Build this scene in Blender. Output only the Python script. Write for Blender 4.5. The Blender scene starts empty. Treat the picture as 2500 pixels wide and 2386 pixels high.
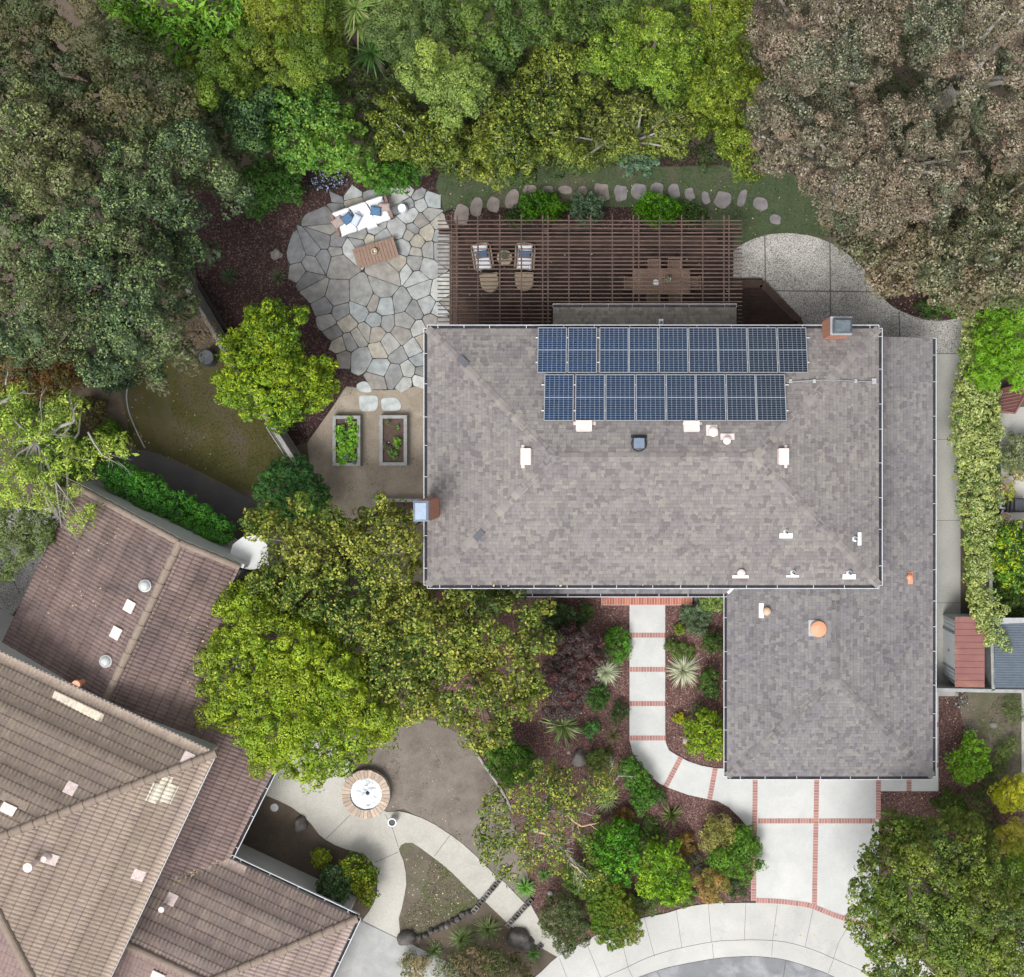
import bpy, bmesh, math, random
import numpy as np
from mathutils import Vector, Matrix, noise as mnoise
from mathutils.geometry import tessellate_polygon

# ------------------------------------------------------------------ camera, sky, sun, exposure
SC = bpy.context.scene
COL = SC.collection
H, F, CX, CY = 52.0, 3224.0, 1500.0, 1100.0      # camera height (m), focal length and foot point in photo pixels
cam = bpy.data.cameras.new('camera')
cam.sensor_fit = 'HORIZONTAL'; cam.sensor_width = 36.0
cam.lens = F / 2500 * 36.0
cam.shift_x = -(CX - 1250) / 2500
cam.shift_y = -(1193 - CY) / 2500
cam.clip_start = 0.5; cam.clip_end = 1500
camo = bpy.data.objects.new('camera', cam); COL.objects.link(camo)
camo.location = (0, 0, H); camo.rotation_euler = (0, 0, 0)
SC.camera = camo

SUN_EL, SUN_AZ = 64.0, 205.0                      # degrees, azimuth clockwise from +Y
w = bpy.data.worlds.new('World'); SC.world = w; w.use_nodes = True
wn = w.node_tree; bg = wn.nodes['Background']
sky = wn.nodes.new('ShaderNodeTexSky'); sky.sky_type = 'NISHITA'; sky.sun_disc = False
sky.sun_elevation = math.radians(SUN_EL); sky.sun_rotation = math.radians(SUN_AZ)
sky.dust_density = 3.0
hs = wn.nodes.new('ShaderNodeHueSaturation'); hs.inputs['Saturation'].default_value = 0.12
wn.links.new(sky.outputs[0], hs.inputs['Color'])
# overcast sky: three times brighter overhead than at the horizon
tc = wn.nodes.new('ShaderNodeTexCoord'); sp = wn.nodes.new('ShaderNodeSeparateXYZ'); wn.links.new(tc.outputs['Generated'], sp.inputs[0])
mr = wn.nodes.new('ShaderNodeMapRange'); wn.links.new(sp.outputs[2], mr.inputs[0]); mr.inputs[1].default_value = 0; mr.inputs[2].default_value = 1; mr.inputs[3].default_value = .25; mr.inputs[4].default_value = 1.5
vm = wn.nodes.new('ShaderNodeVectorMath'); vm.operation = 'SCALE'; wn.links.new(hs.outputs[0], vm.inputs[0]); wn.links.new(mr.outputs[0], vm.inputs['Scale'])
wn.links.new(vm.outputs[0], bg.inputs['Color'])
bg.inputs['Strength'].default_value = 0.13
sun = bpy.data.lights.new('sun', 'SUN'); sun.energy = 1.5; sun.angle = math.radians(22); sun.color = (1, .965, .92)
suno = bpy.data.objects.new('sun', sun); COL.objects.link(suno)
_az, _el = math.radians(SUN_AZ), math.radians(SUN_EL)
_d = Vector((math.sin(_az) * math.cos(_el), math.cos(_az) * math.cos(_el), math.sin(_el)))
suno.rotation_euler = _d.to_track_quat('Z', 'Y').to_euler(); suno.location = _d * 60
SC.view_settings.view_transform = 'Standard'; SC.view_settings.look = 'None'
SC.view_settings.exposure = 0.74; SC.view_settings.gamma = 1
SC.view_settings.use_curve_mapping = False
SC.cycles.max_bounces = 6; SC.cycles.diffuse_bounces = 3; SC.cycles.glossy_bounces = 2
SC.cycles.transmission_bounces = 3; SC.cycles.transparent_max_bounces = 4

random.seed(11); RNG = np.random.default_rng(11)
R = math.radians

# ------------------------------------------------------------------ geometry helpers
def P(px, py, z=0.0):
    s = F / (H - z)
    return Vector(((px - CX) / s, (CY - py) / s, z))
def S(z=0.0): return F / (H - z)
def T(ox, oy, pts, k=0.33062): return [(ox + x * k, oy + y * k) for x, y in pts]
def Dp(pts): return [(x * 1.2716, y * 1.2716) for x, y in pts]
class Plane:
    """sloping plane: z = z0 + m * ((xy - p0) . g), g = horizontal up-slope direction"""
    def __init__(s, p0, z0, g, m):
        s.p0 = Vector((p0[0], p0[1])); s.z0 = z0; s.g = Vector(g[:2]).normalized(); s.m = m
    def z(s, x, y): return s.z0 + s.m * ((x - s.p0.x) * s.g.x + (y - s.p0.y) * s.g.y)
    def hit(s, px, py, lift=0.0):
        z = s.z0
        for _ in range(25):
            p = P(px, py, z); z = s.z(p.x, p.y) + lift
        p = P(px, py, z); return p
def catmull(pts, n=6, closed=True):
    out = []; m = len(pts)
    rng_ = range(m) if closed else range(m - 1)
    for i in rng_:
        if closed: p0, p1, p2, p3 = pts[i - 1], pts[i], pts[(i + 1) % m], pts[(i + 2) % m]
        else: p0, p1, p2, p3 = pts[max(i - 1, 0)], pts[i], pts[i + 1], pts[min(i + 2, m - 1)]
        for k in range(n):
            t = k / n
            out.append(tuple(0.5 * ((2 * b) + (-a + c) * t + (2 * a - 5 * b + 4 * c - d) * t * t + (-a + 3 * b - 3 * c + d) * t ** 3) for a, b, c, d in zip(p0, p1, p2, p3)))
    if not closed: out.append(tuple(pts[-1]))
    return out
def area2(p): return sum(p[i - 1][0] * p[i][1] - p[i][0] * p[i - 1][1] for i in range(len(p)))
def inside(poly, X, Y):
    poly = np.asarray(poly); c = np.zeros(X.shape, bool); n = len(poly); j = n - 1
    for i in range(n):
        xi, yi = poly[i]; xj, yj = poly[j]
        m = ((yi > Y) != (yj > Y)) & (X < (xj - xi) * (Y - yi) / ((yj - yi) or 1e-9) + xi)
        c ^= m; j = i
    return c
def edge_dist(poly, X, Y):
    poly = np.asarray(poly); d = np.full(X.shape, 1e9); n = len(poly)
    for i in range(n):
        a = poly[i - 1]; b = poly[i]; v = b - a; L = (v ** 2).sum() + 1e-9
        t = np.clip(((X - a[0]) * v[0] + (Y - a[1]) * v[1]) / L, 0, 1)
        d = np.minimum(d, np.hypot(X - a[0] - t * v[0], Y - a[1] - t * v[1]))
    return d

# ------------------------------------------------------------------ object bookkeeping
ORG = {}
def tag(o, label=None, cat=None, group=None, kind=None):
    if label: o['label'] = label
    if cat: o['category'] = cat
    if group: o['group'] = group
    if kind: o['kind'] = kind
    return o
def thing(name, label, cat, loc=(0, 0, 0), group=None):
    o = bpy.data.objects.new(name, None); COL.objects.link(o); o.location = loc
    o.empty_display_size = 0.2
    ORG[o] = Vector(loc); return tag(o, label, cat, group)
class MB:
    """collects shapes in world coordinates, build() links them as ONE mesh object"""
    def __init__(s): s.v = []; s.f = []; s.uv = []; s.c = []
    def face(s, pts, uv=None, col=None):
        i = len(s.v); s.v += [tuple(p) for p in pts]; s.f.append(list(range(i, i + len(pts))))
        s.uv.append(uv or [(p[0], p[1]) for p in pts]); s.c.append(col); return s
    def hexa(s, b, t, col=None):
        """b, t: matching bottom / top rings (ccw seen from above)"""
        n = len(b)
        s.face(list(t), col=col); s.face(list(b)[::-1], col=col)
        for i in range(n):
            j = (i + 1) % n
            L = (Vector(b[i]) - Vector(b[j])).length; h = (Vector(b[i]) - Vector(t[i])).length
            s.face([b[i], b[j], t[j], t[i]], uv=[(0, 0), (L, 0), (L, h), (0, h)], col=col)
        return s
    def box(s, c, size, rz=0.0, rot=None, col=None):
        hx, hy, hz = size[0] / 2, size[1] / 2, size[2] / 2
        M = rot if rot is not None else Matrix.Rotation(rz, 3, 'Z'); c = Vector(c)
        q = [(-hx, -hy), (hx, -hy), (hx, hy), (-hx, hy)]
        return s.hexa([c + M @ Vector((x, y, -hz)) for x, y in q], [c + M @ Vector((x, y, hz)) for x, y in q], col)
    def bar(s, a, b, wd, ht, col=None, up=(0, 0, 1)):
        a = Vector(a); b = Vector(b); d = (b - a); L = d.length; d.normalize(); u = Vector(up)
        sd = d.cross(u)
        if sd.length < 1e-4: sd = d.cross(Vector((1, 0, 0)))
        sd.normalize(); uu = sd.cross(d).normalized()
        M = Matrix((d, -sd, uu)).transposed()
        return s.box((a + b) / 2, (L, wd, ht), rot=M, col=col)
    def tube(s, pts, rad, n=8, col=None, cap=True):
        pts = [Vector(p) for p in pts]; rad = rad if hasattr(rad, '__len__') else [rad] * len(pts)
        rings = []; ref = Vector((0.31, 0.17, 0.93))
        for i, p in enumerate(pts):
            d = (pts[min(i + 1, len(pts) - 1)] - pts[max(i - 1, 0)]).normalized()
            a = d.cross(ref)
            if a.length < .05: a = d.cross(Vector((1, 0, 0)))
            a.normalize(); b = d.cross(a)
            rings.append([p + (a * math.cos(2 * math.pi * k / n) + b * math.sin(2 * math.pi * k / n)) * rad[i] for k in range(n)])
        for i in range(len(rings) - 1):
            for k in range(n):
                s.face([rings[i][k], rings[i][(k + 1) % n], rings[i + 1][(k + 1) % n], rings[i + 1][k]], uv=[(k / n, i), ((k + 1) / n, i), ((k + 1) / n, i + 1), (k / n, i + 1)], col=col)
        if cap: s.face(rings[0][::-1], col=col); s.face(rings[-1], col=col)
        return s
    def lathe(s, c, prof, n=24, sx=1, sy=1, rz=0, col=None, capt=True):
        c = Vector(c); rings = []
        for r, z in prof:
            ring = []
            for k in range(n):
                t = 2 * math.pi * k / n; x, y = r * sx * math.cos(t), r * sy * math.sin(t)
                ring.append(c + Vector((x * math.cos(rz) - y * math.sin(rz), x * math.sin(rz) + y * math.cos(rz), z)))
            rings.append(ring)
        for i in range(len(rings) - 1):
            for k in range(n):
                s.face([rings[i][k], rings[i][(k + 1) % n], rings[i + 1][(k + 1) % n], rings[i + 1][k]], uv=[(k / n, i), ((k + 1) / n, i), ((k + 1) / n, i + 1), (k / n, i + 1)], col=col)
        if capt: s.face(rings[-1], col=col)
        return s
    def pillow(s, c, sx, sy, th, M, n=10, k=4):
        """soft cushion, M = 3x3 rotation"""
        c = Vector(c); g = {}
        for sgn in (1, -1):
            for i in range(n + 1):
                for j in range(n + 1):
                    x = 2 * i / n - 1; y = 2 * j / n - 1
                    h = max(0, (1 - abs(x) ** k) * (1 - abs(y) ** k)) ** .5
                    pin = 1 - .06 * (1 - abs(x)) * abs(y) ** 2; pin2 = 1 - .06 * (1 - abs(y)) * abs(x) ** 2
                    g[sgn, i, j] = c + M @ Vector((x * sx / 2 * pin2, y * sy / 2 * pin, sgn * h * th / 2))
            for i in range(n):
                for j in range(n):
                    q = [g[sgn, i, j], g[sgn, i + 1, j], g[sgn, i + 1, j + 1], g[sgn, i, j + 1]]
                    uv = [(i / n, j / n), ((i + 1) / n, j / n), ((i + 1) / n, (j + 1) / n), (i / n, (j + 1) / n)]
                    if sgn < 0: q = q[::-1]; uv = uv[::-1]
                    s.face(q, uv=uv)
        return s
    def build(s, name, mat, parent=None, smooth=False, weld=None, origin=None):
        org = ORG[parent] if parent is not None else Vector(origin or (0, 0, 0))
        me = bpy.data.meshes.new(name)
        me.from_pydata([(x - org.x, y - org.y, z - org.z) for x, y, z in s.v], [], s.f)
        uvl = me.uv_layers.new(name='UVMap')
        uvl.data.foreach_set('uv', [q for f in s.uv for p in f for q in p])
        if any(c is not None for c in s.c):
            at = me.attributes.new('Col', 'FLOAT_COLOR', 'FACE')
            at.data.foreach_set('color', [q for c in s.c for q in (tuple(c) if c else (.5, .5, .5)) + (1,)])
        if smooth or weld:
            bm = bmesh.new(); bm.from_mesh(me)
            bmesh.ops.remove_doubles(bm, verts=bm.verts, dist=weld or 1e-4)
            bm.to_mesh(me); bm.free()
            if smooth: me.polygons.foreach_set('use_smooth', [True] * len(me.polygons))
        for m in (mat if isinstance(mat, (list, tuple)) else [mat]): me.materials.append(m)
        me.update()
        o = bpy.data.objects.new(name, me); COL.objects.link(o)
        if parent is not None: o.parent = parent
        else: o.location = org
        ORG[o] = org.copy(); return o
def copy_tree(o, parent=None):
    c = o.copy(); COL.objects.link(c)
    if parent is not None: c.parent = parent
    for ch in list(o.children): copy_tree(ch, c)
    return c

def slab(name, pts, z0, z1, mat, label=None, kind='structure', smooth=0, holes=None, parent=None, closed_pts=None, org=None):
    """polygon in photo pixels (measured at height z1) extruded from z0 to z1"""
    if smooth: pts = catmull(pts, smooth)
    w3 = [P(x, y, z1) for x, y in pts]
    return slab_w(name, w3, z0, z1, mat, kind, parent, org)
def slab_w(name, w3, z0, z1, mat, kind='structure', parent=None, org=None):
    w3 = [Vector((p[0], p[1], z1)) for p in w3]
    if area2([(p.x, p.y) for p in w3]) < 0: w3 = w3[::-1]
    mb = MB()
    for t in tessellate_polygon([w3]):
        q = [w3[i] for i in t]
        if area2([(p.x, p.y) for p in q]) < 0: q = q[::-1]
        mb.face(q)
    if z1 - z0 > .001:
        n = len(w3)
        for i in range(n):
            a = w3[i]; b = w3[(i + 1) % n]
            mb.face([Vector((a.x, a.y, z0)), Vector((b.x, b.y, z0)), b, a])
    o = mb.build(name, mat, parent, origin=org)
    if parent is None and kind: o['kind'] = kind
    return o
def ribbon(mb, pts, z, width, u0=0.0):
    """flat band along photo-pixel polyline, width in m, uv: u metres along, v across 0..1"""
    w3 = [P(x, y, z) for x, y in pts]; u = u0; L = []
    for i, p in enumerate(w3):
        d = (w3[min(i + 1, len(w3) - 1)] - w3[max(i - 1, 0)]).normalized(); n = Vector((-d.y, d.x, 0))
        if i: u += (p - w3[i - 1]).length
        L.append((p - n * width / 2, p + n * width / 2, u))
    for (a, b, u1), (c, d, u2) in zip(L, L[1:]):
        mb.face([a, c, d, b], uv=[(u1, 0), (u2, 0), (u2, 1), (u1, 1)])
    return u

# ------------------------------------------------------------------ materials
class NT:
    def __init__(s, name):
        s.m = bpy.data.materials.new(name); s.m.use_nodes = True; s.t = s.m.node_tree
        s.b = s.t.nodes['Principled BSDF']
    def add(s, typ, **kw):
        n = s.t.nodes.new('ShaderNode' + typ)
        for k, v in kw.items(): setattr(n, k, v)
        return n
    def put(s, sock, v):
        if hasattr(v, 'is_output'): s.t.links.new(v, sock)
        elif isinstance(v, (tuple, list)) and len(v) == 3 and sock.type == 'RGBA': sock.default_value = (*v, 1)
        else: sock.default_value = v
    def math(s, op, a, b=None, c=None):
        n = s.add('Math', operation=op)
        for i, v in enumerate((a, b, c)):
            if v is not None: s.put(n.inputs[i], v)
        return n.outputs[0]
    def mix(s, f, a, b, mode='MIX'):
        n = s.add('Mix', data_type='RGBA', blend_type=mode); s.put(n.inputs['Factor'], f); s.put(n.inputs[6], a); s.put(n.inputs[7], b); return n.outputs[2]
    def obj(s): return s.add('TexCoord').outputs['Object']
    def uv(s): return s.add('TexCoord').outputs['UV']
    def noise(s, vec, scale, detail=4, rough=.55, dist=0.0, col=False):
        n = s.add('TexNoise'); s.put(n.inputs['Vector'], vec); n.inputs['Scale'].default_value = scale
        n.inputs['Detail'].default_value = detail; n.inputs['Roughness'].default_value = rough; n.inputs['Distortion'].default_value = dist
        return n.outputs[1 if col else 0]
    def voro(s, vec, scale, out='Color', feature='F1', rnd=1.0):
        n = s.add('TexVoronoi', feature=feature); s.put(n.inputs['Vector'], vec); n.inputs['Scale'].default_value = scale
        n.inputs['Randomness'].default_value = rnd
        return n.outputs[out]
    def ramp(s, f, stops, mode='LINEAR'):
        n = s.add('ValToRGB'); s.put(n.inputs[0], f); cr = n.color_ramp; cr.interpolation = mode
        while len(cr.elements) < len(stops): cr.elements.new(0.5)
        for e, (p, c) in zip(cr.elements, stops):
            e.position = p; e.color = (*c, 1) if len(c) == 3 else c
        return n.outputs[0]
    def rmap(s, v, a, b, c, d):
        n = s.add('MapRange'); s.put(n.inputs[0], v)
        for i, q in enumerate((a, b, c, d)): n.inputs[i + 1].default_value = q
        return n.outputs[0]
    def xyz(s, v):
        n = s.add('SeparateXYZ'); s.put(n.inputs[0], v); return n.outputs[0], n.outputs[1], n.outputs[2]
    def comb(s, x, y, z=0.0):
        n = s.add('CombineXYZ'); s.put(n.inputs[0], x); s.put(n.inputs[1], y); s.put(n.inputs[2], z); return n.outputs[0]
    def white(s, v, out=0):
        n = s.add('TexWhiteNoise', noise_dimensions='3D'); s.put(n.inputs['Vector'], v); return n.outputs[out]
    def attr(s, nm='Col'):
        n = s.add('Attribute'); n.attribute_name = nm; return n.outputs['Color']
    def bump(s, h, strength=.3, dist=.02):
        n = s.add('Bump'); n.inputs['Strength'].default_value = strength; n.inputs['Distance'].default_value = dist
        s.put(n.inputs['Height'], h); s.t.links.new(n.outputs[0], s.b.inputs['Normal'])
    def done(s, color, rough=.85, metal=0.0, spec=.3):
        s.put(s.b.inputs['Base Color'], color); s.put(s.b.inputs['Roughness'], rough)
        s.b.inputs['Metallic'].default_value = metal; s.b.inputs['Specular IOR Level'].default_value = spec
        return s.m

def m_noisy(name, c1, c2, scale=1.2, spk=0.0, spk_scale=40, c3=None, big=.25, rough=.9, bump=.15, spec=.25, metal=0.0, stain=None):
    t = NT(name); o = t.obj()
    n1 = t.noise(o, scale, 5, .6); n1 = t.rmap(n1, .3, .7, 0, 1)
    c = t.mix(n1, c1, c2)
    if c3: c = t.mix(t.rmap(t.noise(o, big, 4, .6, .6), .5, .68, 0, 1), c, c3)
    if stain: c = t.mix(t.rmap(t.noise(o, .55, 6, .7, 1.0), .56, .75, 0, .55), c, stain)
    n2 = t.noise(o, spk_scale, 3, .6)
    if spk: c = t.mix(1.0, c, t.ramp(n2, [(.3, (1 - spk,) * 3), (.7, (1 + spk * .6,) * 3)]), 'MULTIPLY')
    if bump: t.bump(n2, bump, .02)
    return t.done(c, rough, metal, spec)
def m_chips(name, cols, scale, rough=.95, patch=None, stretch=1.0, bump=.6):
    """loose chips: mulch, gravel, exposed aggregate"""
    t = NT(name); o = t.obj()
    warp = t.add('VectorMath', operation='MULTIPLY_ADD'); t.put(warp.inputs[0], t.noise(o, scale * .35, 2, .5, 0, True)); warp.inputs[1].default_value = (.3 / scale * 4,) * 3; t.put(warp.inputs[2], o)
    v = t.add('TexVoronoi'); t.put(v.inputs['Vector'], warp.outputs[0]); v.inputs['Scale'].default_value = scale
    x, y, z = t.xyz(v.outputs['Color'])
    k = len(cols); c = t.ramp(x, [((i) / k, q) for i, q in enumerate(cols)], 'CONSTANT')
    c = t.mix(t.rmap(v.outputs['Distance'], .25, .75, 0, .55), c, (.01, .008, .007))
    big = t.noise(o, .7, 5, .65)
    c = t.mix(1.0, c, t.ramp(big, [(.3, (.72,) * 3), (.7, (1.25,) * 3)]), 'MULTIPLY')
    if patch: c = t.mix(t.rmap(t.noise(o, .35, 5, .65, .5), .5, .7, 0, .7), c, patch)
    t.bump(v.outputs['Distance'], -bump, .02)
    return t.done(c, rough)
def m_plain(name, c, rough=.6, metal=0.0, spec=.4, var=.12, scale=6):
    t = NT(name); n = t.noise(t.obj(), scale, 4)
    cc = t.mix(1.0, c, t.ramp(n, [(.3, (1 - var,) * 3), (.7, (1 + var,) * 3)]), 'MULTIPLY')
    return t.done(cc, rough, metal, spec)
def m_shingle(name='shingle', tint=(1, 1, 1)):
    t = NT(name); u, v, _ = t.xyz(t.uv())
    r0 = t.math('FLOOR', t.math('DIVIDE', v, .138)); f0 = t.math('FRACT', t.math('DIVIDE', v, .138))
    cc_ = t.math('FLOOR', t.math('ADD', t.math('DIVIDE', u, .15), t.math('MULTIPLY', t.white(t.comb(r0, 8.1, 2.2)), 7.0)))
    cut = t.math('MULTIPLY', t.math('GREATER_THAN', t.white(t.comb(cc_, r0, 4.4)), .5), t.math('LESS_THAN', f0, .42))
    row = t.math('SUBTRACT', r0, cut)
    ro = t.white(t.comb(row, 3.7, 1.1))
    uu = t.math('ADD', t.math('DIVIDE', u, .165), t.math('MULTIPLY', ro, 9.0))
    # tab widths wobble
    uu = t.math('ADD', uu, t.math('MULTIPLY', t.math('SINE', t.math('ADD', t.math('MULTIPLY', uu, 2.1), t.math('MULTIPLY', row, 1.7))), .28))
    colm = t.math('FLOOR', uu)
    rnd = t.white(t.comb(colm, row, .5))
    c = t.ramp(rnd, [(0, (.165, .152, .152)), (.13, (.203, .191, .187)), (.33, (.223, .212, .205)), (.52, (.190, .177, .175)), (.68, (.240, .228, .212)), (.82, (.213, .202, .203)), (.93, (.256, .243, .222))], 'CONSTANT')
    fu = t.math('FRACT', uu); fv = t.math('FRACT', t.math('DIVIDE', v, .138))
    du = t.math('MINIMUM', fu, t.math('SUBTRACT', 1.0, fu)); dv = fv
    line = t.math('MAXIMUM', t.math('LESS_THAN', du, .05), t.math('LESS_THAN', dv, .10))
    # laminated shingles: about half the tabs are cut out so that their lines vanish
    c = t.mix(t.math('MULTIPLY', line, .32), c, (.05, .045, .05))
    o = t.obj()
    g = t.noise(o, 55, 2, .6)
    c = t.mix(1.0, c, t.ramp(g, [(.3, (.88,) * 3), (.7, (1.1,) * 3)]), 'MULTIPLY')
    b = t.noise(o, .35, 5, .6, .3)
    c = t.mix(1.0, c, t.ramp(b, [(.32, (.87, .86, .875)), (.5, (1, .99, .98)), (.7, (1.1, 1.09, 1.075))]), 'MULTIPLY')
    c = t.mix(1.0, c, tint, 'MULTIPLY')
    t.bump(t.math('ADD', t.math('MULTIPLY', fv, -1.0), t.math('MULTIPLY', rnd, .4)), .35, .012)
    return t.done(c, .95, spec=.15)
def m_tile(name, cols, moss=(.10, .085, .085)):
    t = NT(name); u, v, _ = t.xyz(t.uv())
    row = t.math('FLOOR', v); colm = t.math('FLOOR', u)
    rnd = t.white(t.comb(colm, row, .3))
    k = len(cols); c = t.ramp(rnd, [(i / (k - 1), q) for i, q in enumerate(cols)])
    fv = t.math('FRACT', v)
    o = t.obj()
    st = t.noise(o, 7, 5, .7, .5)
    c = t.mix(1.0, c, t.ramp(st, [(.3, (.78,) * 3), (.65, (1.12,) * 3)]), 'MULTIPLY')
    bigm = t.rmap(t.noise(o, .5, 5, .65, .6), .5, .72, 0, .75)
    c = t.mix(bigm, c, moss)
    c = t.mix(t.math('MULTIPLY', t.math('LESS_THAN', fv, .07), .45), c, (.03, .026, .028))
    t.bump(st, .25, .02)
    return t.done(c, .92, spec=.15)
def m_brick(name, pitch=.111, cols=((.33, .16, .14), (.27, .14, .13), (.36, .185, .155), (.30, .165, .155)), mort=(.46, .42, .40), lines=.12, rows=1, rowv=1.0):
    """bricks laid side by side along u (metres); v in courses"""
    t = NT(name); u, v, _ = t.xyz(t.uv())
    uu = t.math('DIVIDE', u, pitch); vv = t.math('MULTIPLY', v, rows)
    rnd = t.white(t.comb(t.math('FLOOR', uu), t.math('FLOOR', vv), .7))
    c = t.ramp(rnd, [(i / len(cols), q) for i, q in enumerate(cols)], 'CONSTANT')
    fu = t.math('FRACT', uu); fv = t.math('FRACT', vv)
    ln = t.math('MAXIMUM', t.math('LESS_THAN', fu, lines), t.math('LESS_THAN', fv, .06 * rowv))
    n = t.noise(t.obj(), 30, 4)
    c = t.mix(1.0, c, t.ramp(n, [(.3, (.85,) * 3), (.7, (1.12,) * 3)]), 'MULTIPLY')
    c = t.mix(ln, c, mort); t.bump(ln, -.4, .01)
    return t.done(c, .9, spec=.2)
def m_wall_brick(name):
    t = NT(name); n = t.add('TexBrick'); t.put(n.inputs['Vector'], t.uv())
    n.inputs['Color1'].default_value = (.42, .15, .09, 1); n.inputs['Color2'].default_value = (.50, .20, .12, 1); n.inputs['Mortar'].default_value = (.45, .38, .34, 1)
    n.inputs['Scale'].default_value = 1; n.inputs['Brick Width'].default_value = .21; n.inputs['Row Height'].default_value = .075; n.inputs['Mortar Size'].default_value = .006
    c = t.mix(1.0, n.outputs[0], t.ramp(t.noise(t.obj(), 12, 4), [(.3, (.8,) * 3), (.7, (1.15,) * 3)]), 'MULTIPLY')
    return t.done(c, .9)
def m_panel(name='solar_cells'):
    t = NT(name); u, v, _ = t.xyz(t.uv())        # u 0..6, v 0..20
    fu = t.math('FRACT', u); fv = t.math('FRACT', v)
    ln = t.math('MAXIMUM', t.math('LESS_THAN', t.math('ABSOLUTE', t.math('SUBTRACT', fu, .5)), .0), t.math('GREATER_THAN', t.math('ABSOLUTE', t.math('SUBTRACT', fu, .5)), .472))
    ln = t.math('MAXIMUM', ln, t.math('GREATER_THAN', t.math('ABSOLUTE', t.math('SUBTRACT', fv, .5)), .455))
    ln = t.math('MAXIMUM', ln, t.math('LESS_THAN', t.math('ABSOLUTE', t.math('SUBTRACT', v, 10.0)), .2))
    rnd = t.white(t.comb(t.math('FLOOR', u), t.math('FLOOR', v), .2))
    c = t.mix(rnd, (.008, .024, .062), (.012, .034, .084))
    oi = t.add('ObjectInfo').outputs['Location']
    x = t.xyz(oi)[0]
    c = t.mix(t.rmap(x, -2.5, 6.0, 0, .85), c, (.010, .014, .020))  # bluer sky reflection of the left panels painted into the cell colour
    c = t.mix(ln, c, (.27, .31, .37))
    return t.done(c, .25, spec=.2)
def m_leaf(name='foliage', trans=.22, rough=.55):
    t = NT(name); c = t.attr()
    g = t.add('NewGeometry').outputs['Backfacing']
    c2 = t.mix(g, c, t.mix(1.0, c, (1.1, 1.15, .95), 'MULTIPLY'))
    t.put(t.b.inputs['Base Color'], c2); t.b.inputs['Roughness'].default_value = rough; t.b.inputs['Specular IOR Level'].default_value = .35
    tr = t.add('BsdfTranslucent'); t.put(tr.inputs['Color'], t.mix(1.0, c, (1.3, 1.35, .6), 'MULTIPLY'))
    mx = t.add('MixShader'); mx.inputs[0].default_value = trans
    t.t.links.new(t.b.outputs[0], mx.inputs[1]); t.t.links.new(tr.outputs[0], mx.inputs[2])
    t.t.links.new(mx.outputs[0], t.t.nodes['Material Output'].inputs[0])
    return t.m
def m_attr(name, rough=.85, var=.1, scale=8, spec=.25, bump=.2):
    t = NT(name); o = t.obj(); n = t.noise(o, scale, 5, .65)
    c = t.mix(1.0, t.attr(), t.ramp(n, [(.3, (1 - var * 1.4,) * 3), (.7, (1 + var,) * 3)]), 'MULTIPLY')
    if bump: t.bump(n, bump, .02)
    return t.done(c, rough, spec=spec)

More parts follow.
